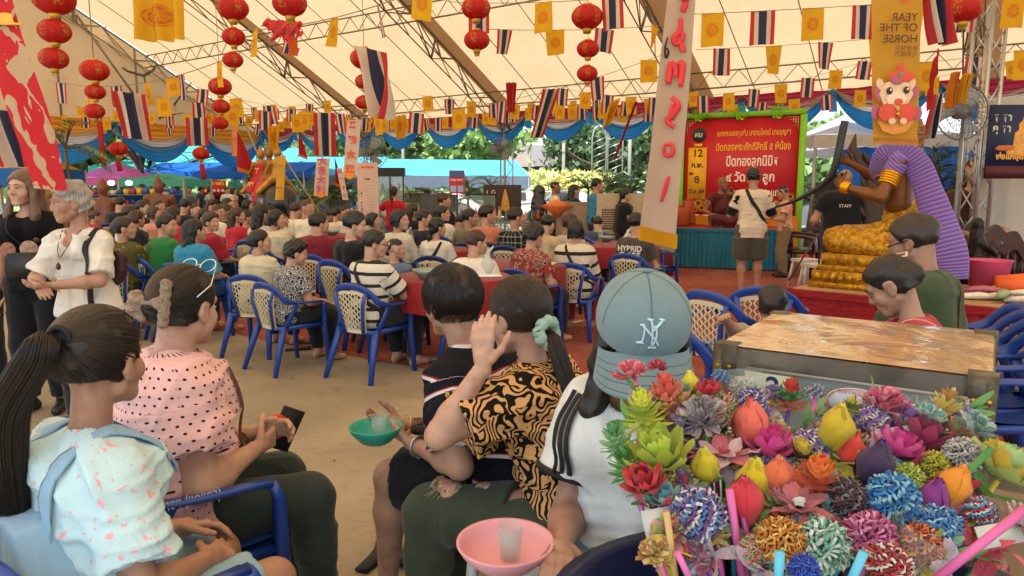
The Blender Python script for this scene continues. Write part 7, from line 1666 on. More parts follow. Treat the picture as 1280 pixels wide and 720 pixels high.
# raglan shirt man
rag = outfit('#cbbcab','#4d4a46',0,2)
ro,io = stand(943,209,9.75,dict(h=.010,hh=.006,hair='short',seed=66,bottom='shorts',slen=.95,baggy=.03,legfat=.008,hvol=.006,wrists={-1: (-.16,.26,1.18),1: (.16,.26,1.18)},shoes=False,loose=.016,drape=.02,hem=-.12),rag,'young man in a cream raglan shirt with black sleeves and crossbody strap',8)
cross_strap(ro,io,-1,blkstrap,.022,.01,down=.40)
sp_ = dict(h=.010,seated=False);
pr = []
for s in (-1,1): e,w = io['arms'][s]; sh = io['Sh'][s]; pr += [cap(sh + (-s * .035,0,.012),sh + (e - sh) * .3,.062,.066),cone(sh,sh + (e - sh) * .97,.066,.066)]
v,f = sdf(pr,.009,.012); mobj('black_sleeve',np_mesh('black_sleeve',v,f,[cloth('cotton','#141518')]),ro)
# floral shirt man at the end of the stage
stand(984,231,12.0,dict(hair='buzz',seed=67,wrists={-1: (-.16,.32,1.08),1: (.12,.34,1.08)},hpitch=18,loose=.02,drape=.02),outfit(pattern('orange_floral','floral','#d5b9a0','#c96a3c',1.0,'#b0483a'),'#7b6a55',0,2),'man in an orange floral shirt standing beside the stage table',-78)
# bald man in black
ro,io = stand(1058,210,8.7,dict(h=.011,hh=.006,hair='bald',seed=68,fat=.05,wrists={-1: (-.28,.24,1.02),1: (.20,.3,1.1)},hyaw=10),outfit('#15161b','#20222a',0,2),'bald man in a black T-shirt standing behind the golden statue',20)
text_mesh('STAFF',.05,plain('shirt_white_print','#cfcabf',.7),ro,tuple(io['N'] + (.0,-.178,-.16)),(R(90),0,0))
# monk
mk = swag_mat('maroon_robe','#701b26'); p = loc_stage(.93,.62,.76); s_ = (at(903,222,13.3)[2] - .76) / .84
ro,io = person(dict(h=.011,hh=.006,pz=.13,seed=69,hair='bald',sleeve=.3,lean=4,ankles={-1: (.16,.22,.06),1: (-.16,.26,.06)},kpoles={-1: (-1,.5,.2),1: (1,.5,.2)},wrists={-1: (-.10,.22,.52),1: (.26,.22,.22)},bottom='pants',baggy=.03,hem=-.06,hyaw=18,curl={-1: 1.3}),p,172,dict(body=skin_mat('#8a5236'),shirt=mk,trousers=mk),'monk in a maroon robe sitting cross-legged on the stage speaking into a microphone',None,s_); face_bits(ro,io)
MB().sweep([io['hand'][-1][0] + io['hand'][-1][1] * .06 + np.array((.01,-.01,.09)),io['hand'][-1][0] + io['hand'][-1][1] * .06 - np.array((.01,0,.08))],[.024,.012],8).build('microphone',blkstrap,ro)
for a,b,r1,r2 in (((-.14,-.08,.60),(.10,.12,.30),.07,.09),((-.14,.06,.60),(.12,.16,.22),.06,.09)): MB().sweep([a,((a[0] + b[0]) / 2,(a[1] + b[1]) / 2 + .06,(a[2] + b[2]) / 2),b],[r1,.08,r2],10).build('robe_fold',mk,ro)
ro,io = person(dict(h=.013,hh=.008,hair='buzz',seed=70),at(1222,196,8.9) * (1,1,0),190,outfit('#4a2f2a','#20222a',0,1),'dark haired person sitting in the carved chair at the right',None,at(1216,193,8.9)[2] / 1.27)
# person in orange cloth behind the stage bowl
v,f = sdf([cap((0,0,.1),(0,0,.55),.2,.14),ell((0,0,.72),(.085,.095,.11))],.02,.02,noise=folds(.02,3)); o = mobj('orange_offering_bundle',np_mesh('b',v,f,[terr]),None,loc_stage(.28,.95)); tag(o,'rust orange wrapped bundle standing at the left of the monk','bundle'); o.scale = (.7,.7,.7)
# ---- two standing women at left
blonde = hair_mat('#5b4232')
p = at(32,212,4.7); s_ = p[2] / 1.675
bm = Mat('black_tshirt',.85,.15); bm.color(hexc('#121216')); bm.bump(bm.noise(7,3,dist=1.2),.5,.03)
ro,io = person(dict(h=.009,hh=.0055,seated=False,fem=True,hair='longfront',seed=71,shoes=True,hyaw=-14,sleeve=.75,wrists={1: (.24,.10,.74),-1: (-.26,.10,.74)},hem=-.10,drape=.015,hvol=.004),p * (1,1,0),172,dict(body=skin_mat('#b8876a'),shirt=bm.m,trousers=cloth('trouser_cloth','#131318'),hair=blonde,shoes=plain('shoe_leather','#1a1918',.5)),'woman with long light brown hair in a black printed T-shirt at the left edge',None,s_)
face_bits(ro,io,brow='#3b2a20',lips='#a8504c')
N = io['N']
for k,(x,z,rr) in enumerate([(-.055,-.235,.058),(.075,-.235,.048)]): MB().lathe([(rr,-.002),(rr,.0)],n=20,M_=np.array([[1,0,0],[0,0,-1],[0,1,0]])).build('shirt_print',plain('photo_print',['#9c7a66','#8a5f4c'][k],.7,.5,30),ro,loc=N + (x,.146,z),scale=(1,.35,1))
o = text_mesh('hachoo',.045,plain('shirt_white_print','#cfcabf',.7),ro,tuple(N + (0,.150,-.33)),(R(90),0,R(180)),.002)
MB().sweep(smooth_path([N + (.08,-.02,.0),N + (.09,.05,.0)],4),.004,6).build('bag_strap',blkstrap,ro); wrap_strap(ro,[N + (.09,.05,.02),N + (.07,.16,-.12),N + (0,.2,-.24),N + (-.10,.2,-.38),N + (-.14,.18,-.46)],.006,blkstrap,'bag_strap')
m = MB(); m.box((0,0,0),(.24,.07,.15),taper=.9); o = m.build('handbag',plain('black_leather','#1f1e20',.45,.1,20,bump=.2)); o.location = np.array(ro.location) + np.array((.13,-.24,.0)) + np.array((0,0,at(50,330,4.5)[2])); o.rotation_euler = (0,0,.15); tag(o,'black crossbody handbag hanging at the light haired woman hip','handbag')
p = at(99,227,3.95); s_ = p[2] / 1.665
wh = cloth('white_blouse','#cfc9bd')
ro,io = person(dict(h=.008,hh=.005,seated=False,fem=True,old=True,hair='curly',seed=72,shoes=True,hyaw=-38,hpitch=6,fat=.006,sleeve=.88,slflare=.018,neck_r=.07,vneck=True,wrists={-1: (-.02,.30,1.08),1: (.06,.29,1.07)},poles={-1: (-.9,-.35,-.5),1: (.9,-.35,-.5)},palm={-1: (.2,-.3,1),1: (-.2,-.3,-1)},curl={-1: .6,1: .5},hem=-.04,waist=-.01,drape=.045,loose=.010,foldamp=.014,lean=4),p * (1,1,0),188,dict(body=skin_mat('#a8775a'),shirt=wh,trousers=cloth('trouser_cloth','#16161b'),hair=grey_hair,shoes=plain('shoe_leather','#1a1918',.5)),'old woman with short grey hair and a white collared blouse standing at left',None,s_)
face_bits(ro,io,brow='#7d7670',lips='#9a645a'); N = io['N']
for s in (-1,1): m = MB(); m.grid(8,8,lambda x,y,s=s: np.stack([s * (.055 + .075 * x),.125 + .02 * np.sin(x * PI) - .045 * x * x,-.015 - .02 * x - (.12 - .05 * x) * y],-1) + N); m.build('collar',wh,ro)
for k in range(4): MB().lathe([(.001,.004),(.006,.003),(.007,0)],n=8,M_=np.array([[1,0,0],[0,0,1],[0,1,0]])).build('button',plain('button','#e0dcd2',.3),ro,loc=N + (0,.182 + .006 * k,-.20 - .075 * k))
MB().sweep(smooth_path([N + (-.06,.06,.0),N + (-.03,.15,-.10),N + (0,.175,-.17),N + (.03,.15,-.10),N + (.06,.06,.0)],18),.0022,5).build('necklace_cord',plain('dark_cord','#3a2a20',.7),ro); MB().lathe([(.001,-.03),(.014,-.02),(.012,.0),(.001,.018)],n=8).build('amulet',plain('amulet_brown','#4a2618',.4),ro,loc=N + (0,.185,-.195))
wrap_strap(ro,[N + (-.11,-.12,-.08),N + (-.13,.0,.04),N + (-.13,.14,-.1),N + (-.15,.19,-.28),N + (-.17,.18,-.42)],.016,blkstrap,'bag_strap')
v,f = sdf([ell((0,0,0),(.13,.055,.11)),cap((-.09,0,.06),(.09,0,.06),.035)],.01,.012,noise=folds(.015,4,2)); o = mobj('handbag',np_mesh('handbag',v,f,[plain('maroon_bag','#33141d',.5,.1,20)]),None,at(139,334,4.0)); o.rotation_euler = (0,0,-.5); tag(o,'dark maroon shoulder bag at the old woman side','handbag')
# hand and arm of someone just outside the left edge: a standing woman whose body is cut by the frame
stand(-46,230,4.9,dict(fem=True,hair='bob',seed=73),outfit('#3c2f3a','#20222a',0,1),'person cut off by the left picture edge, only an arm showing',170)
# ================================================================ foreground people
def trace(prims,k,starts,dirfn,steps,ds,lift=.002,cuts=()):
 p = starts.copy(); out = [p.copy()]; e = .002
 for _ in range(steps):
  d0 = eval_at(prims,p,k); g = np.stack([eval_at(prims,p + np.eye(3)[i] * e,k) - d0 for i in range(3)],1); g /= np.linalg.norm(g,axis=1)[:,None] + 1e-9
  p = p - (d0 - lift)[:,None] * g; out[-1] = p.copy() if len(out) == 1 else out[-1]
  d = dirfn(p,g); d = d - g * np.sum(d * g,1)[:,None]; d /= np.linalg.norm(d,axis=1)[:,None] + 1e-9
  p = p + d * ds; out.append(p.copy())
 return np.stack(out,1)
def hair_strands(root,info,sp,mode,n,mat,tie=None,length=.1,seed=0,rad=.00055):
 r = np.random.default_rng(seed); prims,cuts = hair_prims(info['H'],info['M'],sp['hair'],sp.get('hvol',0)); H,M_ = info['H'],info['M']
 d = r.normal(size=(n * 2,3)); d /= np.linalg.norm(d,axis=1)[:,None]; loc = d * np.array((.089,.109,.098)) + np.array((0,-.015,.036))
 q = loc; ok = (.84 * q[:,1] - .60 * q[:,2] < .016) & (q[:,2] > (-.035 if mode != 'tie' else -.03) ) ; loc = loc[ok][:n]; st = H + loc * HS @ M_.T
 if mode == 'tie':
  T = H + M_ @ (np.array(tie) * HS); fn = lambda p,g: T - p; L = trace(prims,.010,st,fn,16,.011,.0025)
  lines = []
  for l in L:
   dd = np.linalg.norm(l - T,axis=1); j = int(np.argmin(dd)); lines.append(l[:max(3,j + 1)])
 else:
  C = H + M_ @ (np.array((.01,-.05,.12)) * HS); jit = r.normal(size=(len(st),3)) * .5
  fn = lambda p,g: unitrows(p - C) + jit * .35 + (M_ @ np.array((0,.15,-.9)))[None] * .55; L = trace(prims,.010,st,fn,max(3,int(length / .007)),.007,.0035);
  rise = np.linspace(0,1,L.shape[1])[None,:,None] * r.uniform(0,.006,(len(L),1,1)) * unitrows(L[:,0] - H)[:,None]; lines = list(L + rise)
 return strands('hair_strands',lambda i: lines[i],len(lines),mat,root,rad)
def unitrows(a): return a / (np.linalg.norm(a,axis=-1,keepdims=True) + 1e-9)
def tail_strands(root,pts,n,spread,mat,seed=0,rad=.0006,taper=.35):
 r = np.random.default_rng(seed); P = smooth_path(pts,22); T = np.gradient(P,axis=0); T = unitrows(T); A = unitrows(np.cross(T,(0.2,1,.1))); B = np.cross(T,A); t = np.linspace(0,1,22)
 sp_ = np.interp(t,[0,.12,.5,1],[.35,.8,1,taper])
 def f(i):
  a,q = r.uniform(0,6.28),math.sqrt(r.random()); w = 1 + .12 * np.sin(t * 9 + a); L = int(r.integers(17,23))
  return (P + A * (math.cos(a) * q * spread * sp_ * w)[:,None] + B * (math.sin(a) * q * spread * sp_ * w)[:,None] + r.normal(size=(1,3)) * .001)[:L]
 return strands('hair_strands',f,n,mat,root,rad)
hs_m = Mat('hair_strand',.38,.5); hs_m.color(hexc('#211813')); hs_m = hs_m.m
hs_b = Mat('brown_hair_strand',.38,.5); hs_b.color(hexc('#2a1c14')); hs_b = hs_b.m
def to_local(p,root_p,yaw,s): return np.array((Matrix.Rotation(-face_rot(yaw),3,'Z') @ Vector(np.asarray(p,float) - root_p))) / s
def front(px,yt,Y,yaw,sp,mats,label,world_w={},zb=1.262,smin=.9,**k):
 p,s = seat_at(px,yt,Y,zb); s = max(smin,min(1.12,s)); up_ = sp.get('lean',6); d = np.array((math.sin(R(yaw)),math.cos(R(yaw)),0)); p = p - d * (math.sin(R(up_)) * .56 - .04) * s
 sp = dict(sp); sp['wrists'] = {k_: to_local(v,p,yaw,s) for k_,v in world_w.items()} | sp.get('wrists',{})
 ro,io = person(sp,p,yaw,mats,label,None,s); return ro,io,p,s,sp
F_ = dict(h=.0075,hh=.0042)
denim = cloth('faded_denim','#86a9c0')
# ---- girl with the high ponytail
girl_sh = pattern('pale_aqua_print','spots','#bcdce2','#e29aa6',1.6)
ro,io,p,s,sp = front(122,386,1.55,36,dict(F_,fem=True,hair='short',seed=81,hyaw=26,sleeve=.72,slflare=.028,loose=.018,foldamp=.016,sw=.125,bottom='shorts',lean=8,hem=.02,hvol=.003,neck_r=.062,wrists={1: (.10,.20,.62),-1: (-.08,.22,.64)}),dict(body=skin_mat('#a8785a'),shirt=girl_sh,trousers=denim,hair=hair_mat('#15110f')),'girl with a long black ponytail in denim dungarees at the bottom left',smin=.86)
hair_strands(ro,io,sp,'tie',1500,hs_m,tie=(0,-.11,.075),seed=1); face_bits(ro,io)
H,M_ = io['H'],io['M']; T = lambda *v: H + M_ @ (np.array(v) * HS); tie = T(0,-.118,.075)
tail_strands(ro,[tie,T(0,-.165,.06),H + np.array((-.02,-.19,-.06)),H + np.array((-.03,-.19,-.22)),H + np.array((-.05,-.17,-.40)),H + np.array((-.06,-.16,-.52))],1500,.042,hs_m,2)
MB().sweep([tie + M_ @ np.array((math.cos(a) * .024,.01,math.sin(a) * .024)) for a in np.linspace(0,6.28,15)[:-1]],.007,6,closed=True).build('hair_tie',blkstrap,ro)
N,Pv = io['N'],io['Pv']
for sx in (-1,1): wrap_strap(ro,[N + (sx * .10,.16,-.12),N + (sx * .085,.04,.04),N + (sx * .075,-.12,-.04),N + (sx * .070,-.17,-.14),N + (sx * .075,-.19,-.26)],.023,denim,'dungaree_strap')
v,f = sdf([cap(Pv + (-.07,-.005,.0),Pv + (-.075,.01,.29),.146),cap(Pv + (.07,-.005,0),Pv + (.075,.01,.29),.146),cap(Pv + (-.07,0,0),Pv + (.07,0,0),.146)],.009,.014,[lambda P: P[...,2] - (Pv[2] + .31 - .9 * np.clip(np.abs(P[...,0]) - .075,0,1) * 2.2)],noise=folds(.008,3)); mobj('dungaree_bib',np_mesh('dungaree_bib',v,f,[denim]),ro)
ch = armchair(p * (1,1,0),36,'blue plastic armchair under the girl in dungarees',scale=.98)
# ---- woman in the pink dotted blouse
pinkb = pattern('pink_polka_dots','dots','#d9b0ae','#2a1c22',1.12)
ro,io,p,s,sp = front(226,332,2.10,52,dict(F_,fem=True,hair='clip',seed=82,hyaw=32,hpitch=8,fat=.045,sleeve=.60,slflare=.02,puff=True,loose=.022,drape=.01,hem=-.02,foldamp=.018,lean=10,neck_r=.066,seam=R(90),legfat=.0,baggy=.004,wrists={1: (.09,.22,.69),-1: (.0,.26,.71)},palm={1: (-1,.2,.2),-1: (1,.1,-.2)},curl={1: .9,-1: .7},ankles={-1: (-.10,.36,.08),1: (.12,.40,.08)}),dict(body=skin_mat('#b98a6d'),shirt=pinkb,trousers=cloth('dark_green_denim','#2e3835'),hair=hair_mat('#1b1512')),'woman in a pink polka dot blouse with a fluffy hair clip',smin=.95)
hair_strands(ro,io,sp,'tie',1700,hs_m,tie=(0,-.125,.0),seed=3); face_bits(ro,io)
H,M_ = io['H'],io['M']; T = lambda *v: H + M_ @ (np.array(v) * HS)
fz = plain('beige_fluff','#8d7a69',.95,.3,60,bump=1.0,bscale=160); r = np.random.default_rng(4); kk = r.normal(size=(6,3)) * 170
fzn = lambda P: sum(np.sin(P @ k_) for k_ in kk) * .0011
v,f = sdf([cap(T(.040,-.112,.07),T(.050,-.128,-.04),.015),cap(T(-.02,-.132,.02),T(.04,-.13,.015),.013),cap(T(-.048,-.130,.032),T(-.042,-.142,.0),.019),cap(T(-.042,-.142,.0),T(-.02,-.132,-.025),.015)],.0045,.006,noise=fzn); mobj('hair_clip',np_mesh('hair_clip',v,f,[fz]),ro)
m = MB()
for sx in (-1,1):
 c_ = T(sx * .036,.045,.125); m.sweep([c_ + M_ @ np.array((math.cos(a) * .028,math.sin(a) * .012,math.sin(a) * .020)) for a in np.linspace(0,6.28,19)[:-1]],.0022,5,closed=True); m.sweep([T(sx * .066,.045,.125),T(sx * .092,.0,.07),T(sx * .09,-.05,.035)],.0022,5)
m.sweep([T(-.01,.047,.127),T(.01,.047,.127)],.002,5); m.build('sunglasses',plain('silver_wire','#c9ccd0',.25,metal=.8),ro)
w,f_,n_ = io['hand'][1]; rd = plain('red_plastic','#c92a22',.35)
c_ = w + f_ * .09 + np.array((-.02,.01,.02)); MB().sweep([c_ + np.array((0,math.cos(a) * .032,math.sin(a) * .032)) for a in np.linspace(0,6.28,19)[:-1]],.011,8,closed=True).build('red_ring_toy',rd,ro); MB().box(c_ + (-.02,.04,-.02),(.012,.075,.14),rx=-.5).build('phone',blkstrap,ro)
brn = plain('tan_leather','#5a3d2a',.5,.2,15); N = io['N']; wrap_strap(ro,[N + (.10,.12,-.02),N + (.14,.2,-.2),N + (.12,.25,-.34)],.010,brn,'bag_strap')
v,f = sdf([ell(io['Pv'] + (0,.22,.14),(.10,.06,.075))],.01,.01,noise=folds(.01,3,2)); mobj('brown_bag',np_mesh('brown_bag',v,f,[pattern('brown_leopard','spots','#4a3526','#8a6a4a',2.0)]),ro)
MB().sweep([io['Pv'] + np.array((math.sin(a) * .185,-.01 - math.cos(a) * .165,.055 + .012 * math.cos(a))) for a in np.linspace(-2.2,2.2,20)],[(.006,.022)] * 20,6,up=(0,0,1)).build('belt',brn,ro)
ch = armchair(p * (1,1,0),52,'blue plastic armchair with white Thai lettering under the pink dotted blouse woman',scale=1.0)
text_mesh('วัดสว่างฯ (แคแถว)',.042,plain('chair_lettering','#a9b6cf',.6),ch,(.2965,-.045,.655),(R(90),0,R(90)),.001,fit=.20)
mobj('lettering',bpy.data.objects[[c.name for c in ch.children if c.name.startswith('lettering')][0]].data,ch,(.235,-.15,.50),(R(68),R(62),R(90)),(.9,.9,.9))
# ---- man in the navy striped polo, bowl in both hands
navy = pattern('navy_white_stripes','stripes','#15171f','#c9c4c4',.95,'#8f2430')
bowl_p = gp(470,552,.66)
ro,io,p,s,sp = front(560,318,2.42,-64,dict(F_,hair='short',seed=83,hyaw=-28,hpitch=4,sleeve=.80,loose=.020,slflare=.024,fat=.012,foldamp=.016,bottom='shorts',slen=.9,baggy=.018,hvol=.010,lean=26,seam=PI,hem=-.06,palm={-1: (.8,0,.9),1: (-.8,0,.9)},curl={-1: .55,1: .55},shoes=True),dict(body=skin_mat('#a67a5c'),shirt=navy,trousers=cloth('black_shorts','#15161a'),hair=hair_mat('#17120f'),shoes=plain('shoe_leather','#1a1918',.5)),'young man in a navy striped polo shirt holding a teal bowl',{-1: bowl_p + (.135,-.03,.0),1: bowl_p + (.07,.14,.01)},smin=.95)
hair_strands(ro,io,sp,'short',2600,hs_m,length=.05,seed=5,rad=.0006)
e_,w_ = io['arms'][-1]; d_ = unit(w_ - e_); c_ = w_ - d_ * .025; b1 = unit(np.cross(d_,(0,0,1))); b2 = np.cross(d_,b1)
MB().sweep([c_ + (b1 * math.cos(a) + b2 * math.sin(a)) * .031 for a in np.linspace(0,6.28,19)[:-1]],[(.008,.003)] * 18,6,closed=True,up=d_).build('wrist_watch',plain('silver_metal','#b5b6b8',.25,metal=.9),ro)
MB().lathe([(.001,.004),(.016,.004),(.018,-.003)],n=18,M_=np.stack([b1,d_,b2],1)).build('watch_face',plain('watch_dial','#23262b',.15,spec=.8),ro,loc=c_ + b2 * .033)
e_,w_ = io['arms'][1]; d_ = unit(w_ - e_); c_ = w_ - d_ * .02; b1 = unit(np.cross(d_,(0,0,1))); b2 = np.cross(d_,b1); MB().sweep([c_ + (b1 * math.cos(a) + b2 * math.sin(a)) * .029 for a in np.linspace(0,6.28,19)[:-1]],.004,5,closed=True).build('gold_bracelet',gold,ro)
tm = skin_mat('#a67a5c').copy(); tm.name = 'tattooed_skin'
v,f = sdf([cap(e_ + d_ * .01,e_ + (w_ - e_) * .3,.0395 + .006,.0405 + .005),cap(e_ + (w_ - e_) * .3,e_ + (w_ - e_) * .82,.0405 + .004,.0305)],.006,.004); tt_ = pattern('tattoo_ink','floral','#4a4038','#7a5f4b',1.2); mobj('tattoo',np_mesh('tattoo',v,f,[tt_]),ro)
stool(p * (1,1,0),'white plastic stool under the navy striped polo man')
def bowl(pos,col,label,r0=.085):
 root = empty('plastic_bowl',pos,0,label,'bowl'); MB().lathe([(r0 * .55,0),(r0 * .62,.004),(r0 * .95,.035),(r0 * 1.05,.052),(r0 * 1.05,.056),(r0 * .98,.054),(r0 * .9,.036),(r0 * .55,.008),(.001,.007)],n=40).build('bowl_body',plain('bowl_' + col,col,.35,.05),root)
 g = empty('drinking_glass',np.array(pos) + (.01,.01,.012),0,'clear glass of water standing in the ' + label.split(' held')[0],'glass'); MB().lathe([(.022,0),(.028,.075),(.026,.075),(.020,.006),(.001,.006)],n=28).build('glass_wall',glassy.m,g); MB().lathe([(.001,.007),(.020,.007),(.0245,.05),(.001,.05)],n=24).build('water',glassy.m,g)
bowl(bowl_p,'#2f9c87','teal plastic bowl held by the navy striped man')
# ---- woman in the tiger striped blouse
tig = pattern('tiger_print','tiger','#c79a67','#17130f',.78)
hand_w = at(604,436,1.90); lw = at(560,640,1.9)
ro,io,p,s,sp = front(650,341,2.14,-66,dict(F_,fem=True,hair='short',seed=84,hyaw=-20,hpitch=10,sleeve=.74,loose=.028,slflare=.035,fat=.004,foldamp=.018,lean=16,hvol=.002,seam=PI,neck_r=.07,legfat=.012,baggy=.006,poles={-1: (-.2,.5,-1)},palm={-1: (.9,.1,.1)},curl={-1: .35},hdir={-1: (.1,.08,1)},hem=-.05),dict(body=skin_mat('#b98a6d'),shirt=tig,trousers=cloth('olive_denim','#3a4335'),hair=hair_mat('#1f1712')),'woman in a tiger striped blouse with her hand to her face',{-1: hand_w + (.0,.0,-.05),1: at(575,600,2.2)},smin=.93)
hair_strands(ro,io,sp,'tie',1700,hs_b,tie=(0,-.105,-.045),seed=6)
H,M_ = io['H'],io['M']; T = lambda *v: H + M_ @ (np.array(v) * HS); tie = T(0,-.112,-.05)
tail_strands(ro,[tie,T(-.01,-.145,-.09),H + np.array((-.075,-.200,-.19)),H + np.array((-.115,-.262,-.33)),H + np.array((-.14,-.325,-.48)),H + np.array((-.15,-.37,-.60))],1400,.030,hs_b,4,taper=.5)
m = MB(); ang_ = np.linspace(0,2 * PI,49)[:-1]; m.sweep([tie + M_ @ np.array((math.cos(a) * .034,.0 + .006 * math.sin(a * 7),math.sin(a) * .034)) for a in ang_],[.017 + .004 * math.sin(a * 9) for a in ang_],10,closed=True); m.build('scrunchie',cloth('mint_velvet','#8fae9f'),ro)
for sx in (-1,1):
 k_,a_ = io['legs'][sx]; hip = io['Pv'] + (sx * .088,0,0); c_ = hip + (k_ - hip) * .86; ax_ = unit(k_ - hip)
 v,f = sdf([ell(c_ + (0,-.01,.074),(.050,.056,.034)),ell(c_ + (.02,.05,.066),(.030,.03,.03)),ell(c_ + (.01,-.13,.088),(.036,.045,.030))],.006,.008,noise=folds(.012,7 + sx,4)); mobj('torn_knee_skin',np_mesh('torn_knee',v,f,[skin_mat('#b98a6d')]),ro)
 m = MB(); r = np.random.default_rng(3)
 for q in range(46): a = r.uniform(0,6.28); b = c_ + np.array((math.cos(a) * .053,math.sin(a) * .056,.094)); m.sweep([b,b * .6 + (c_ + (0,0,.102)) * .4 + r.normal(size=3) * .006,b + np.array((r.normal() * .02,.015,-.02))],.0011,3,caps=False)
 m.build('frayed_thread',plain('thread','#b5ab8a',.9),ro)
stool(p * (1,1,0),'white plastic stool under the tiger striped blouse woman')
# ---- woman in the grey cap
pb = gp(632,706,.70)
wsh = cloth('white_jersey','#ccd2ce')
ro,io,p,s,sp = front(797,343,1.60,-138,dict(F_,fem=True,hair='longfront',seed=85,hyaw=40,hpitch=20,wrists={-1: (-.12,.22,.62)},sleeve=.62,loose=.026,slflare=.02,foldamp=.016,lean=6,palm={-1: (0,0,-1),1: (0,0,-1)},hvol=-.002,curl={-1: .5,1: .5},fat=.012),dict(body=skin_mat('#a87a5f'),shirt=wsh,trousers=cloth('pale_trousers','#9aa8ae'),hair=hair_mat('#17120f')),'woman in a grey blue baseball cap with an NY emblem, head bowed',{1: pb + (.12,.02,.03)},smin=.95)
H,M_ = io['H'],io['M']; T = lambda *v: H + M_ @ (np.array(v) * HS); capm = cloth('washed_cap_cotton','#6d8489')
root = empty('baseball_cap',tuple(Vector(p) + Matrix.Rotation(face_rot(-138),3,'Z') @ Vector(H * s)),face_rot(-138),'faded grey blue baseball cap with a pale NY emblem on its front','cap',scale=s)
TC = lambda *v: M_ @ (np.array(v,float) * HS)
v,f = sdf([ell(TC(0,-.008,.040),np.array((.094,.114,.098)) * HS,M_),ell(TC(0,.02,.055),np.array((.088,.092,.088)) * HS,M_)],.005,.012,[lambda P: .022 - (P @ M_)[...,2] - .10 * np.clip((P @ M_)[...,1],-.1,.1)]); mobj('crown',np_mesh('cap_crown',v,f,[capm]),root)
def brim(x,y):
 a = (x - .5) * PI * .86; rr = .098 + .078 * y * np.cos(a) ** .7; X = np.sin(a) * (.096 + .012 * y); Y_ = .015 + np.cos(a) * .092 + .092 * y * np.cos(a) ** .6; Z = .024 - .046 * y - .030 * (np.sin(a) ** 2) * (1 + .2 * y); q = np.stack([X,Y_,Z],-1) * HS; return q @ M_.T
m = MB(); m.grid(30,12,brim); m.grid(30,12,lambda x,y: brim(1 - x,y) - (M_ @ np.array((0,0,.004)))[None,None]); m.build('brim',capm,root); m = MB()
for q in range(4): m.sweep([brim(np.array([[x]]),np.array([[.3 + .2 * q]]))[0,0] + M_ @ np.array((0,0,.001)) for x in np.linspace(.04,.96,24)],.0007,3)
m.build('brim_stitching',plain('stitch','#54686c',.9),root)
cpr = [ell(TC(0,-.008,.040),np.array((.094,.114,.098)) * HS,M_),ell(TC(0,.02,.055),np.array((.088,.092,.088)) * HS,M_)]
def on_cap(P):
 P = np.array(P,float)
 for _ in range(6):
  d0 = eval_at(cpr,P,.012); g = np.stack([eval_at(cpr,P + np.eye(3)[i] * .001,.012) - d0 for i in range(3)],-1) / .001; P = P - d0[...,None] * g
 return P
m = MB()
for a in (0,60,120):
 c_ = [TC(math.sin(R(a)) * math.cos(t) * .1,-.008 + math.cos(R(a)) * math.cos(t) * .12,.045 + math.sin(t) * .11) for t in np.linspace(.12,PI - .12,26)]; m.sweep(on_cap(c_),.0011,4)
m.build('seam',plain('stitch','#54686c',.9),root); MB().lathe([(.001,.006),(.007,.004),(.009,-.002)],n=12).build('top_button',capm,root,loc=tuple(on_cap([TC(0,-.008,.15)])[0] + (0,0,.002)))
em_ = cloth('pale_blue_embroidery','#bcd7e2'); m = MB()
NY = [[(-.85,.55),(-.45,.62),(-.55,-.75),(-.85,-.8)],[(-.62,.5),(.25,-.55),(.45,-.95)],[(.1,.30),(.32,.55),(.32,-.5),(.1,-.9)],[(-.15,1.05),(.02,.75),(.06,.15),(.06,-1.1)],[(.85,1.05),(.55,.65),(.06,.1)],[(-.35,1.08),(.1,1.0)],[(.55,1.08),(.95,1.0)],[(-.2,-1.15),(.3,-1.15)],[(-1.0,-.82),(-.5,-.82)]]
for pl in NY:
 q = np.array(smooth_path([(x,0,y) for x,y in pl],14)); P3 = on_cap([TC(-x * .034,.13,.082 + z * .033) for x,_,z in q]); m.sweep(P3,[(.0052,.0022)] * 14,6)
m.build('embroidered_emblem',em_,root)
e_,w_ = io['arms'][1]; sh = io['Sh'][1]; ax_ = unit(e_ - sh); out_ = unit(np.cross(ax_,np.cross((-1,0,.1),ax_)))
cd_ = to_local((-.4,.3,1.5),p,-138,s) - sh; cd_ = unit(unit(cd_) * .8 + np.array((0,0,.5))); cd_ = unit(cd_ - ax_ * (cd_ @ ax_)); tg_ = np.cross(ax_,cd_)
for q in (-1,0,1): wrap_strap(ro,[sh + ax_ * t + cd_ * .13 + tg_ * q * .024 for t in (-.05,0,.05,.10,.15)],.0075,blkstrap,'sleeve_stripe',16,.009)
c_ = sh + (e_ - sh) * .60; b1 = unit(np.cross(ax_,(0,1,.2))); b2 = np.cross(ax_,b1); MB().sweep([c_ + (b1 * math.cos(a) + b2 * math.sin(a)) * .100 for a in np.linspace(0,6.28,25)[:-1]],[(.004,.010)] * 24,6,closed=True,up=ax_).build('sleeve_cuff',blkstrap,ro)
bowl(pb,'#d99aa4','pink plastic bowl held by the woman in the cap',.10)
stool(p * (1,1,0),'white plastic stool under the woman in the cap')
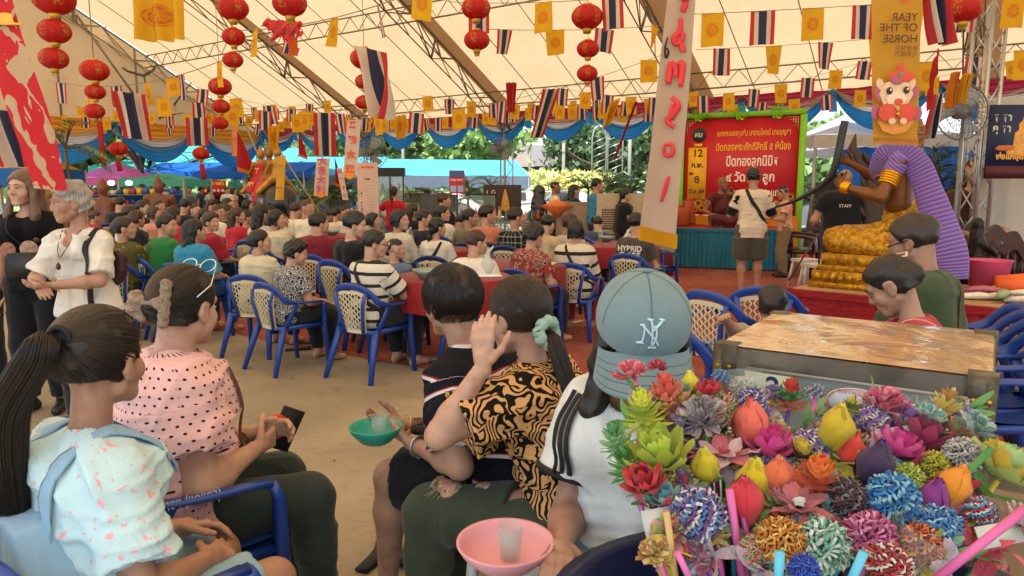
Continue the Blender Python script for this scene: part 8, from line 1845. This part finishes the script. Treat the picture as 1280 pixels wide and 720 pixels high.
# ---- pair behind the donation box and the child
ro,io,p,s,sp = front(1149,266,3.55,-38,dict(h=.009,hh=.0055,hair='short',seed=86,fat=.03,hyaw=8,hpitch=14,lean=10,hvol=.004),dict(body=skin_mat('#9c6f52'),shirt=cloth('olive_shirt','#35452c'),trousers=cloth('trouser_cloth','#22252d'),hair=hair_mat('#241e1a')),'man in an olive green shirt behind the donation box',smin=.9)
cross_strap(ro,io,1,plain('olive_strap','#4a3f2c',.8),.018,.03); H,M_ = io['H'],io['M']; T = lambda *v: H + M_ @ (np.array(v) * HS); MB().sweep([T(-.085,-.02,.01),T(-.075,.08,-.005),T(0,.108,-.005)],.003,5).build('spectacles',blkstrap,ro)
ro,io,p,s,sp = front(1132,312,2.95,-62,dict(h=.008,hh=.0048,fem=True,hair='bun',seed=87,hyaw=-6,hpitch=36,lean=14,sleeve=.7),dict(body=skin_mat('#a97c60'),shirt=cloth('coral_shirt','#a3263c'),trousers=cloth('trouser_cloth','#22252d'),hair=hair_mat('#1a1412')),'woman in a coral red shirt bowing her head behind the donation box',smin=.9)
face_bits(ro,io,closed=True); cross_strap(ro,io,-1,plain('pink_strap','#c0807a',.6),.008,.0); H,M_ = io['H'],io['M']; T = lambda *v: H + M_ @ (np.array(v) * HS)
m = MB(); c_ = T(.03,-.085,.10); m.sweep([c_ + M_ @ np.array((x,y,z)) for x,y,z in ((-.045,.01,-.01),(.045,.01,.0),(.045,-.03,-.014),(-.045,-.03,-.026))],[(.006,.004)] * 4,6,closed=True); m.build('hair_clip',plain('cream_clip','#cdb6a6',.4),ro)
ro,io,p,s,sp = front(968,356,3.5,40,dict(h=.011,hh=.007,hair='bun',fem=True,seed=88,hyaw=10),dict(body=skin_mat('#a97c60'),shirt=cloth('child_shirt','#a8987c'),trousers=cloth('trouser_cloth','#22252d'),hair=hair_mat('#1a1412')),'small child whose dark head shows above the donation box',{-1: at(905,398,3.2)},smin=.6)
# bottle and slippers under the chairs
o = empty('drink_bottle',gp(468,452),0,'small bottle of red drink standing under the striped man chair','bottle'); MB().lathe([(.03,0),(.033,.02),(.033,.13),(.013,.17),(.013,.19),(.001,.19)],n=16).build('bottle_wall',glassy.m,o); MB().lathe([(.001,.005),(.029,.005),(.030,.12),(.001,.12)],n=16).build('red_liquid',plain('red_liquid','#c21f30',.2),o); MB().lathe([(.015,.185),(.015,.21),(.001,.21)],n=12).build('cap',plain('white_plastic','#cfcbc4',.4),o)
for k,(px,py,c) in enumerate([(385,430,'#2a2725'),(372,438,'#2a2725'),(717,405,'#b5a98c'),(700,400,'#3a2f2a'),(470,700,'#1e1c1b'),(478,690,'#1e1c1b')]): o = MB().sweep([(-.11,0,.012),(0,.0,.014),(.12,.01,.02)],[(.030,.012),(.034,.012),(.040,.014)],8,up=(0,0,1)).build('slipper',plain('slipper_' + c,c,.7)); o.location = gp(px,py); o.rotation_euler = (0,0,.3 * k); tag(o,('dark slipper under the floral blouse woman, right one','dark slipper under the floral blouse woman, left one','striped pale sandal beneath the zebra blouse chair','dark sandal beside the striped pale sandal','black shoe beside the ripped jeans, nearer one','black shoe beside the ripped jeans, farther one')[k],'slipper')
# ================================================================ donation box, basket, paper flowers
BT = 1.12; FL = gp(899,430,BT) * (1,1,0); bxd = -V; byd = U; BW,BD,BH = .56,.56,.46
root = empty('donation_box',FL,math.atan2(bxd[1],bxd[0]),'worn acrylic donation box with brass corners and plastic wrapped lid','box')
old = Mat('smoky_acrylic',.18,.6); on = old.noise(9,5); old.color(old.ramp(on,[(.3,hexc('#55524a')),(.5,hexc('#7d7a6e')),(.7,hexc('#8f6f66'))])); old.b.inputs['Alpha'].default_value = .6; old.b.inputs['Coat Weight'].default_value = .5
lid = Mat('plastic_wrapped_lid',.22,.6); ln = lid.noise(3.2,5,dist=1.2); l2 = lid.ramp(lid.noise(7,4),[(.56,(0,0,0)),(.62,(1,1,1))]); lid.color(lid.mix(lid.math('MULTIPLY',l2,.35),lid.ramp(ln,[(.3,hexc('#a58a63')),(.6,hexc('#b89a70')),(.75,hexc('#a8805c'))]),hexc('#8f5a50'))); lid.b.inputs['Coat Weight'].default_value = 1.0; lid.b.inputs['Coat Roughness'].default_value = .06
lb = lid.math('ADD',lid.noise(5,3,dist=1.5),lid.math('MULTIPLY',lid.noise(22,2),.12)); lid.bump(lb,.12,.02); cb = lid.node('ShaderNodeBump',{'Height': lb,'Strength': .22,'Distance': .02}); lid.put(lid.b.inputs['Coat Normal'],cb.outputs[0])
m = MB(); m.grid(40,40,lambda x,y: np.stack([x * BW,y * BD,BT + .0015 * np.sin(x * 11 + y * 7) * np.sin(y * 9)],-1)); m.build('lid',lid.m,root)
for c_,d_ in (((BW / 2,0,BT - BH / 2),(BW,.008,BH)),((BW / 2,BD,BT - BH / 2),(BW,.008,BH)),((0,BD / 2,BT - BH / 2),(.008,BD - .01,BH)),((BW,BD / 2,BT - BH / 2),(.008,BD - .01,BH))): MB().box(c_,np.array(d_) - (0,0,.008)).build('side_wall',old.m,root,smooth=False)
brass = plain('aged_corner','#5c574b',.5,.4,25,metal=.4,bump=.3)
for x in (0,BW):
 for y in (0,BD):
  MB().box((x + (.016 if x == 0 else -.016),y + (.018 if y == 0 else -.018),BT - .04),(.056,.056,.085),taper=.98).build('corner_guard',brass,root); MB().box((x,y,BT - BH / 2),(.020,.020,BH - .02)).build('edge_strip',brass,root)
  for q in (-1,1): MB().lathe([(.001,.003),(.004,.002),(.005,0)],n=8,M_=np.array([[1,0,0],[0,0,-1],[0,1,0]])).build('rivet',gold,root,loc=(x + q * .014 + (.016 if x == 0 else -.016),-.0115 if y == 0 else y + .0115,BT - .05))
r = np.random.default_rng(5)
for k in range(40): o = MB().box((0,0,0),(.13,.06,.0012),rx=r.uniform(-1,1),ry=r.uniform(-.6,.6),rz=r.uniform(0,3)).build('banknote',plain('note',['#9a6a5a','#6a8a6a','#a8566a','#8f7f9f','#b7986a'][k % 5],.8),root); o.location = (r.uniform(.08,BW - .08),r.uniform(.06,BD - .08),r.uniform(BT - BH + .04,BT - .12))
# clear plate on the front with a card and an oval sticker
MB().box((BW * .53,-.018,BT - .145),(BW * .80,.006,.20)).build('front_plate',glassy.m,root,smooth=False)
for c_,d_ in (((BW * .53,-.022,BT - .045),(BW * .80,.004,.006)),((BW * .93,-.022,BT - .145),(.008,.004,.2))): MB().box(c_,d_).build('plate_edge',plain('pale_edge','#9a958c',.3),root)
MB().box((.125,-.024,BT - .094),(.105,.003,.085)).build('white_card',plain('card','#b9c2a4',.6),root); text_mesh('2',.07,plain('blue_ink','#1c2f7a',.5),root,(.138,-.027,BT - .105),(R(90),0,0),.001)
MB().lathe([(.001,.002),(.97,.002),(1,0)],n=36,M_=np.array([[1,0,0],[0,0,-1],[0,1,0]])).build('oval_sticker',plain('sticker_white','#c3ccd6',.4),root,loc=(.315,-.0235,BT - .090),scale=(.062,1,.034)); MB().lathe([(.94,.004),(.99,.004)],n=36,caps=False,M_=np.array([[1,0,0],[0,0,-1],[0,1,0]])).build('sticker_rim',rd,root,loc=(.315,-.0235,BT - .090),scale=(.060,1,.032))
MB().add([(-.022,0,-.010),(.022,0,-.010),(.014,0,.0),(.006,0,.004),(0,0,.022),(-.006,0,.004),(-.014,0,0)],[(0,1,2,3,4,5,6)]).build('temple_print',rd,root,loc=(.315,-.029,BT - .090),smooth=False); MB().box((.315,-.029,BT - .108),(.04,.002,.012)).build('temple_base_print',plain('blue_ink','#1c2f7a',.5),root)
text_mesh('วัดสว่างอารมณ์',.013,rd,root,(.315,-.0285,BT - .070),(R(90),0,0),0,fit=.075)
t0 = FL + bxd * -.16 - byd * .92; skirt_table(t0,bxd,byd,1.05,1.58,BT - BH - .008,satin('table_cream','#6a5a4a'),plain('table_cloth_brown','#7b6a58',.8),'covered table carrying the donation box and the flower basket',nf=20)
# basket
BC = np.array((.44,1.00,0)); bz = BT - BH - .006
navyp = plain('navy_plastic','#161f3f',.35); root = empty('flower_basket',BC + (0,0,bz),0,'navy blue plastic basket packed with paper and ribbon flowers','basket',scale=(1.15,.78,1))
m = MB(); m.lathe([(.20,.0),(.26,.02),(.31,.20),(.335,.21),(.335,.225),(.30,.22),(.25,.03),(.001,.02)],n=48); m.build('tub',navyp,root)
for k in range(28): a = k * 2 * PI / 28; MB().sweep([(math.cos(a) * .262,math.sin(a) * .262,.03),(math.cos(a) * .315,math.sin(a) * .315,.20)],.007,4).build('rib',navyp,root)
def petal(m,base,d,up_,L,w,curl=.3,pt=True,n=4):
 d = unit(d); sd = unit(np.cross(d,up_)); nn = np.cross(sd,d); V_ = []
 for i in range(n + 1):
  t = i / n; ww = w * math.sin(PI * min(.97,.12 + .88 * t * (.92 if pt else .72))); c_ = base + d * L * t + nn * curl * L * t * t; V_ += [c_ - sd * ww,c_ + nn * w * -.25,c_ + sd * ww]
 m.add(V_,[(i * 3 + j,i * 3 + j + 1,(i + 1) * 3 + j + 1,(i + 1) * 3 + j) for i in range(n) for j in (0,1)])
def bloom_mesh(kind,seed):
 r = np.random.default_rng(seed); m = MB(); z = np.array((0,0,1.))
 if kind == 'dahlia':
  for k in range(230):
   i = k + .5; ph = math.acos(1 - 1.4 * i / 230); th = PI * (1 + 5 ** .5) * i; d = np.array((math.cos(th) * math.sin(ph),math.sin(th) * math.sin(ph),math.cos(ph))); m.cur = k % 3; tang = unit(np.cross(d,r.normal(size=3))); c0 = d * .45
   a_ = [c0,d * .76 + tang * .17,d * .97 + tang * .07,d * .88 - tang * .09,d * .6 - tang * .10]; a_ = [q_ * r.uniform(.9,1.08) for q_ in a_]; m.sweep(a_,[(.046,.009)] * 5,4,up=tang,caps=False)
 elif kind == 'carnation':
  for k in range(90): th = r.uniform(0,6.28); el_ = r.uniform(.1,1.5); d = np.array((math.cos(th) * math.cos(el_),math.sin(th) * math.cos(el_),math.sin(el_))); m.cur = k % 3; petal(m,d * .2,d + r.normal(size=3) * .15,z + r.normal(size=3) * .3,.75,.13,r.uniform(-.3,.3),False)
 elif kind == 'spike':
  for ring in range(7):
   for q in range(8): th = q * PI / 4 + ring * .4; el_ = -.1 + ring * .24; d = np.array((math.cos(th) * math.cos(el_),math.sin(th) * math.cos(el_),math.sin(el_))); m.cur = (ring // 2) % 3; petal(m,d * .12 + z * (ring * .12 - .3),d,z,.80 - ring * .05,.13,.15)
 elif kind == 'bud':
  for ring in range(3):
   for q in range(5):
    th = q * 2 * PI / 5 + ring * .63; rr = .62 - ring * .16; d = np.array((math.cos(th),math.sin(th),0)); m.cur = ring; sd = np.cross(d,z); V_ = []
    for i in range(8):
     t = i / 7; rad_ = rr * math.sin(PI * (.12 + .80 * t)) ** .8; w_ = .52 * (1 - .15 * ring) * math.sin(PI * (.18 + .76 * t)) ** .9; zz = -.75 + 1.6 * t + .08 * ring
     for j in range(5): u_ = (j - 2) / 2; a_ = u_ * 1.0; V_.append(d * rad_ * math.cos(a_ * .8) + sd * w_ * math.sin(a_ * 1.1) * 1.0 + z * (zz + .06 * (1 - abs(u_)) * t) + d * (.05 * math.sin(u_ * 14 + q + 2 * t) + .03 * math.sin(t * 11 + q * 2)))
    m.add(V_,[(i * 5 + j,i * 5 + j + 1,(i + 1) * 5 + j + 1,(i + 1) * 5 + j) for i in range(7) for j in range(4)])
 elif kind == 'lotus':
  for ring in range(4):
   for q in range(7): th = q * 2 * PI / 7 + ring * .45; el_ = .25 + ring * .34; d = np.array((math.cos(th) * math.cos(el_),math.sin(th) * math.cos(el_),math.sin(el_))); m.cur = ring % 3; petal(m,d * .15 - z * .2,d,z,1.0 - ring * .08,.30,.38,True,6)
 elif kind == 'star':
  for ring in range(2):
   for q in range(6): th = q * PI / 3 + ring * .5; d = np.array((math.cos(th),math.sin(th),.25 + ring * .4)); m.cur = q % 2; petal(m,d * .1,d,z,1.0 - ring * .3,.2,-.1,True,5)
  m.cur = 2; m.lathe([(.001,.35),(.13,.30),(.16,.18),(.05,.1)],n=10,ribs=5,rib=.2)
 V_ = np.concatenate(m.v); kk = r.normal(size=(6,3)) * 7; w_ = sum(np.sin(V_ @ k_ + i)[:,None] * unit(k_)[None] for i,k_ in enumerate(kk)); m.v = [V_ + w_ * (.022 if kind in ('dahlia','bud') else .04)]
 return m.mesh('bloom',[None,None,None],smooth=kind in ('lotus','bud'))
_bl = {}
rib_m = {}
def foil(c,kind):
 key = ('foil',c,kind)
 if key in _mc: return _mc[key]
 m = Mat('ribbon',.34 if kind in ('bud','lotus') else .42,.5); cc = hexc(c); m.color(m.ramp(m.noise(40,3),[(.3,tuple(x * .7 for x in cc)),(.7,tuple(min(1,x * 1.15) for x in cc))])); m.b.inputs['Sheen Weight'].default_value = .2; m.bump(m.noise(70,3,vec=m.coord('Object',(3,3,.6))),.4,.01); m.add_translucent(.18,cc); _mc[key] = m.m; return m.m
FLW = [(790,474,46,'carnation','#e8707f','#d9566a','#f0a8ac','salmon pink carnation'),(822,462,26,'carnation','#cf2f4c','#e87a8c','#b0243c','crimson and pink carnation'),(806,520,50,'spike','#c9d92c','#a9c82c','#e0e648','lime green spiky flower'),(836,506,58,'spike','#f07a5c','#f2957a','#e0604a','coral spiky flower'),(863,480,30,'bud','#e8e03c','#d8cc2c','#efe86a','small yellow bud'),(887,489,34,'lotus','#c9202c','#e0404a','#a8182a','red open flower'),(930,488,40,'dahlia','#d9d6bc','#c9c8a8','#e6e2cc','cream ball flower'),(900,472,24,'dahlia','#3f7fb5','#9fc0d8','#2a5a94','small blue curled flower'),(940,502,40,'dahlia','#8f6a9f','#d9d0d8','#3f5f9f','purple and white curled flower'),(987,500,52,'spike','#e0701c','#3f8f4a','#c9301c','orange and green spiky flower'),(1020,490,24,'dahlia','#4a8f9f','#9a5a8f','#cfd0d0','teal and purple curled flower'),(1062,510,22,'spike','#b8c02c','#6a7a2c','#d9d040','small yellow green spiky flower'),(1102,512,46,'carnation','#e87a94','#d85f80','#f2a6b6','rose pink carnation'),(1045,536,46,'bud','#d9bc14','#b89a10','#e8d83c','large golden yellow bud'),(1064,566,38,'bud','#e2402c','#f0604a','#c93020','tomato red bud'),(1122,562,46,'lotus','#e0409f','#f06ab8','#c82c88','magenta pink lotus'),(1093,584,50,'bud','#3b1d52','#2a143c','#4f2c6c','deep purple bud'),(1154,552,56,'lotus','#8f1f4a','#a8305c','#73163a','maroon ribbon lotus'),(1256,590,66,'lotus','#b8cf6a','#d9b83c','#a8d08a','pale green and yellow lotus'),(1188,612,50,'bud','#f09a1c','#e8861c','#f2b03c','bright orange bud'),(1160,628,48,'bud','#8f2f94','#a840a8','#7a2480','violet ribbon bud'),(1117,624,56,'dahlia','#2c8fd0','#8fcbe8','#1f6fb0','sky blue curled flower'),(1174,660,48,'dahlia','#4a94d0','#2c78b8','#a8cfe8','cornflower blue curled flower'),(1168,582,32,'dahlia','#d9d22c','#a8b82c','#e8e24a','yellow curled flower'),(1136,598,32,'dahlia','#b8c83c','#8fa82c','#dce26a','yellow green curled flower'),(963,560,50,'lotus','#e83a94','#f05aac','#d02c80','hot pink satin rose'),(938,532,48,'bud','#f0705c','#f28a78','#e05848','coral pink tulip'),(880,530,54,'carnation','#a89f98','#c9c2bc','#8f7f88','silvery mesh flower'),(858,548,48,'carnation','#a88fa8','#c9b8c8','#8f6f8a','mauve mixed carnation'),(826,574,66,'lotus','#c9d23c','#a8b82c','#b8d84a','big yellow green folded flower'),(882,584,38,'bud','#e0cf1c','#c9b814','#ece04a','canary yellow bud'),(907,572,60,'star','#e0788a','#e8c8c4','#c94a5c','pink and white star lily'),(806,606,44,'lotus','#c92030','#e03a44','#a8182a','scarlet folded flower'),(832,624,32,'lotus','#8fd0d9','#b8e4e8','#6ab8c8','pale cyan rosette'),(872,644,60,'dahlia','#7a4a94','#e0dce4','#5a8fc8','large purple, white and blue curled flower'),(930,628,54,'bud','#d93040','#c02434','#e85a60','rose red satin bud'),(944,606,52,'bud','#e8d014','#d0b810','#f0e04a','bright yellow pleated bud'),(972,600,46,'bud','#f0784a','#e8643c','#f49a70','peach orange bud'),(1020,608,62,'spike','#e8601c','#c94a1c','#f08a2c','orange spiky lily'),(1000,574,40,'spike','#d9b81c','#5a3a1c','#e8cf3c','yellow and brown spiky flower'),(998,634,56,'star','#b8606a','#8f4a54','#cfd6cc','dusty pink star with silver heart'),(976,676,52,'dahlia','#e0982c','#c97a1c','#f0c86a','golden orange curled flower'),(1026,684,62,'dahlia','#a8d8c0','#d9ece0','#7ab89f','mint and white curled flower'),(1005,712,34,'dahlia','#1f4fc8','#3a6ae0','#1838a0','shiny royal blue flower'),(1086,672,56,'dahlia','#d86a9f','#f0a0c4','#b04a80','pink curled flower'),(1058,624,46,'dahlia','#3a2f34','#8f8a8c','#6a2f3c','black and silver curled flower'),(1110,708,50,'dahlia','#c92c2c','#e8e0d8','#a01f24','red and white curled flower'),(1150,682,48,'dahlia','#e0702c','#f2a85a','#a83a2c','orange mixed curled flower'),(1216,540,40,'carnation','#9fc0b4','#c9dcd0','#7aa898','pale sea green flower'),(772,552,40,'spike','#7ab87a','#9ad09a','#5a9f5a','soft green leafy sprig'),(785,585,44,'spike','#5fa84a','#7ac05a','#4a8f3c','green leaf cluster'),(1204,570,40,'dahlia','#cfcfc8','#9f9f98','#e0e0dc','white silver curled flower'),(1272,655,40,'carnation','#d8b8b8','#e8d0cc','#b89090','pale pink flower at the right edge'),(1225,640,34,'dahlia','#3fa8d0','#c92c3c','#e8e8e8','blue and red mixed flower')]
r = np.random.default_rng(77)
names_ = [('pink and silver','#e08fac','#dcdcdc','#c9708f'),('cream and gold','#e0c88a','#e8d86a','#b8884a'),('mint and white','#9fd0c4','#e6efe8','#6aa8a0'),('coral and green','#f0887a','#a8cf7a','#e0b0a8'),('lilac and cream','#b08fd0','#ece4d0','#8f6ab8')]
used_ = set()
def flab(c,px,py):
 for q in sorted(FLW[:52],key=lambda f: (f[0] - px) ** 2 + (f[1] - py) ** 2):
  l = f'{c} {"left" if px < q[0] else "right"} of the {q[7]}'
  if l not in used_: used_.add(l); return l
for k in range(110):
 a,b = r.random(),r.random(); px,py = 815 + 385 * a,505 + 200 * b; nm = names_[k % 5]
 FLW.append((px,py,r.uniform(30,46),('dahlia','carnation','dahlia','spike')[k % 4],nm[1],nm[2],nm[3],flab(f'small {nm[0]} filler flower',px,py)))
foot = BC + (0,0,bz + .05)
stem_cols = ['#d0609f','#4aa8d0','#3f8f3f','#c9b83c','#8f5fae']
for k,(px,py,sz,kd,c1_,c2_,c3_,lb) in enumerate(FLW):
 fill = k >= len(FLW) - 110
 Y = np.interp(py,[450,560,640,720],[1.30,1.13,.98,.86]) + (.05 if fill else 0) + .02 * math.sin(k * 2.3); p = at(px,py,Y); rad = sz / FPX * Y * .52 * ((1.42 if py > 505 else 1.1) * (.86 if kd == 'dahlia' else 1))
 up_ = unit(unit(p - foot - (0,0,-.25)) + unit(np.array((0,-1.5,1.0))) * .35); q = Vector(up_).to_track_quat('Z','Y').to_euler()
 root = empty('craft_flower',p,0,lb if fill else lb + ' in the basket','paper flower','craft flowers in the basket',scale=rad); root.rotation_euler = q
 key = (kd,k % 2)
 if key not in _bl: _bl[key] = bloom_mesh(kd,k)
 b = mobj('bloom',_bl[key],root,None,(0,0,r.uniform(0,6)))
 for i,c in enumerate((c1_,c2_,c3_)): b.material_slots[i].link = 'OBJECT'; b.material_slots[i].material = foil(c,kd)
 L = (np.linalg.norm(p - foot)) * .8 / rad; MB().sweep([(0,0,-.3),(.02 * L,0,-L * .55),(0,0,-L)],.0042 / rad,6).build('stem',plain('pen_' + str(k % 5),stem_cols[k % 5],.35),root)
 if kd in ('bud','lotus') and not fill: m = MB(); [petal(m,np.array((0,0,-.75)),(math.cos(a),math.sin(a),.2),(0,0,1),.9,.22,.2) for a in (.4,2.6,4.6)]; m.build('leaf',leaf_mat('#4f9a3c'),root)
 if k in (6,47): MB().lathe([(.25,-3.2),(1.15,.2),(1.25,1.2)],n=14,ribs=7,rib=.05,caps=False).build('clear_wrapper',glassy.m,root)
r = np.random.default_rng(31)
for k in range(60):
 px,py = r.uniform(790,1250),r.uniform(500,715); Y = np.interp(py,[450,560,640,720],[1.30,1.13,.98,.86]) + .05; m = MB()
 for q in range(5): petal(m,np.zeros(3),r.normal(size=3) + np.array((0,-.6,.8)),r.normal(size=3),r.uniform(.03,.07),r.uniform(.006,.014),r.uniform(-.6,.6))
 o = m.build('leaf_sprig',[leaf_mat('#5f9f4a'),leaf_mat('#8fae6a'),foil('#c9b8c8','x'),foil('#d9c23c','x'),foil('#c94a5c','x')][k % 5]); o.location = at(px,py,Y); tag(o,flab(f'{("green", "pale green", "silvery", "yellow", "red")[k % 5]} leaf and ribbon bits',px,py),'leaves','leaf and ribbon bits among the craft flowers')
# loose thick pens and cards around the basket
for k,(x0,y0,x1,y1,Y,c,w_) in enumerate([(912,612,930,740,.96,'#c9609a',.0085),(925,615,944,740,.97,'#b4528a',.007),(1282,636,1165,728,.86,'#c9609a',.009),(846,690,868,735,.90,'#cf6aa8',.007),(833,640,846,735,.92,'#c9a86a',.007),(975,690,972,735,.84,'#5ab4d0',.009),(1080,690,1060,735,.84,'#5ab4d0',.009),(1024,492,1024,520,1.27,'#2c9ad0',.009),(1240,560,1150,650,1.02,'#3f7a3f',.008)]):
 o = MB().sweep([at(x0,y0,Y),at(x1,y1,Y)],w_ * .68,10).build('pen',plain('pen_body_' + c,c,.3)); tag(o,f'{("pink", "pink", "pink", "pink", "tan", "blue", "blue", "bright blue", "green")[k]} pen or straw stem, {("tall one left of centre", "second beside the tall one", "long slanting one at right", "short one at lower left", "short one at lower left edge", "short one under the gold flower", "short one under the pink curled flower", "one before the oval sticker", "slanting one at right")[k]}','pen')
for k,(px,py,Y,w_,h_) in enumerate([(826,655,.98,.050,.045),(1150,556,1.16,.085,.07),(1250,668,.94,.08,.03)]):
 o = MB().box((0,0,0),(w_,.002,h_)).build('card',plain('card_white','#b9c0b8',.5)); o.location = at(px,py,Y); o.rotation_euler = (-.5,.1 * (k - 2),.15 * k); tag(o,f'blank white card in a clear sleeve, {("left rim of the basket", "behind the maroon lotus", "right rim")[k]}','card')
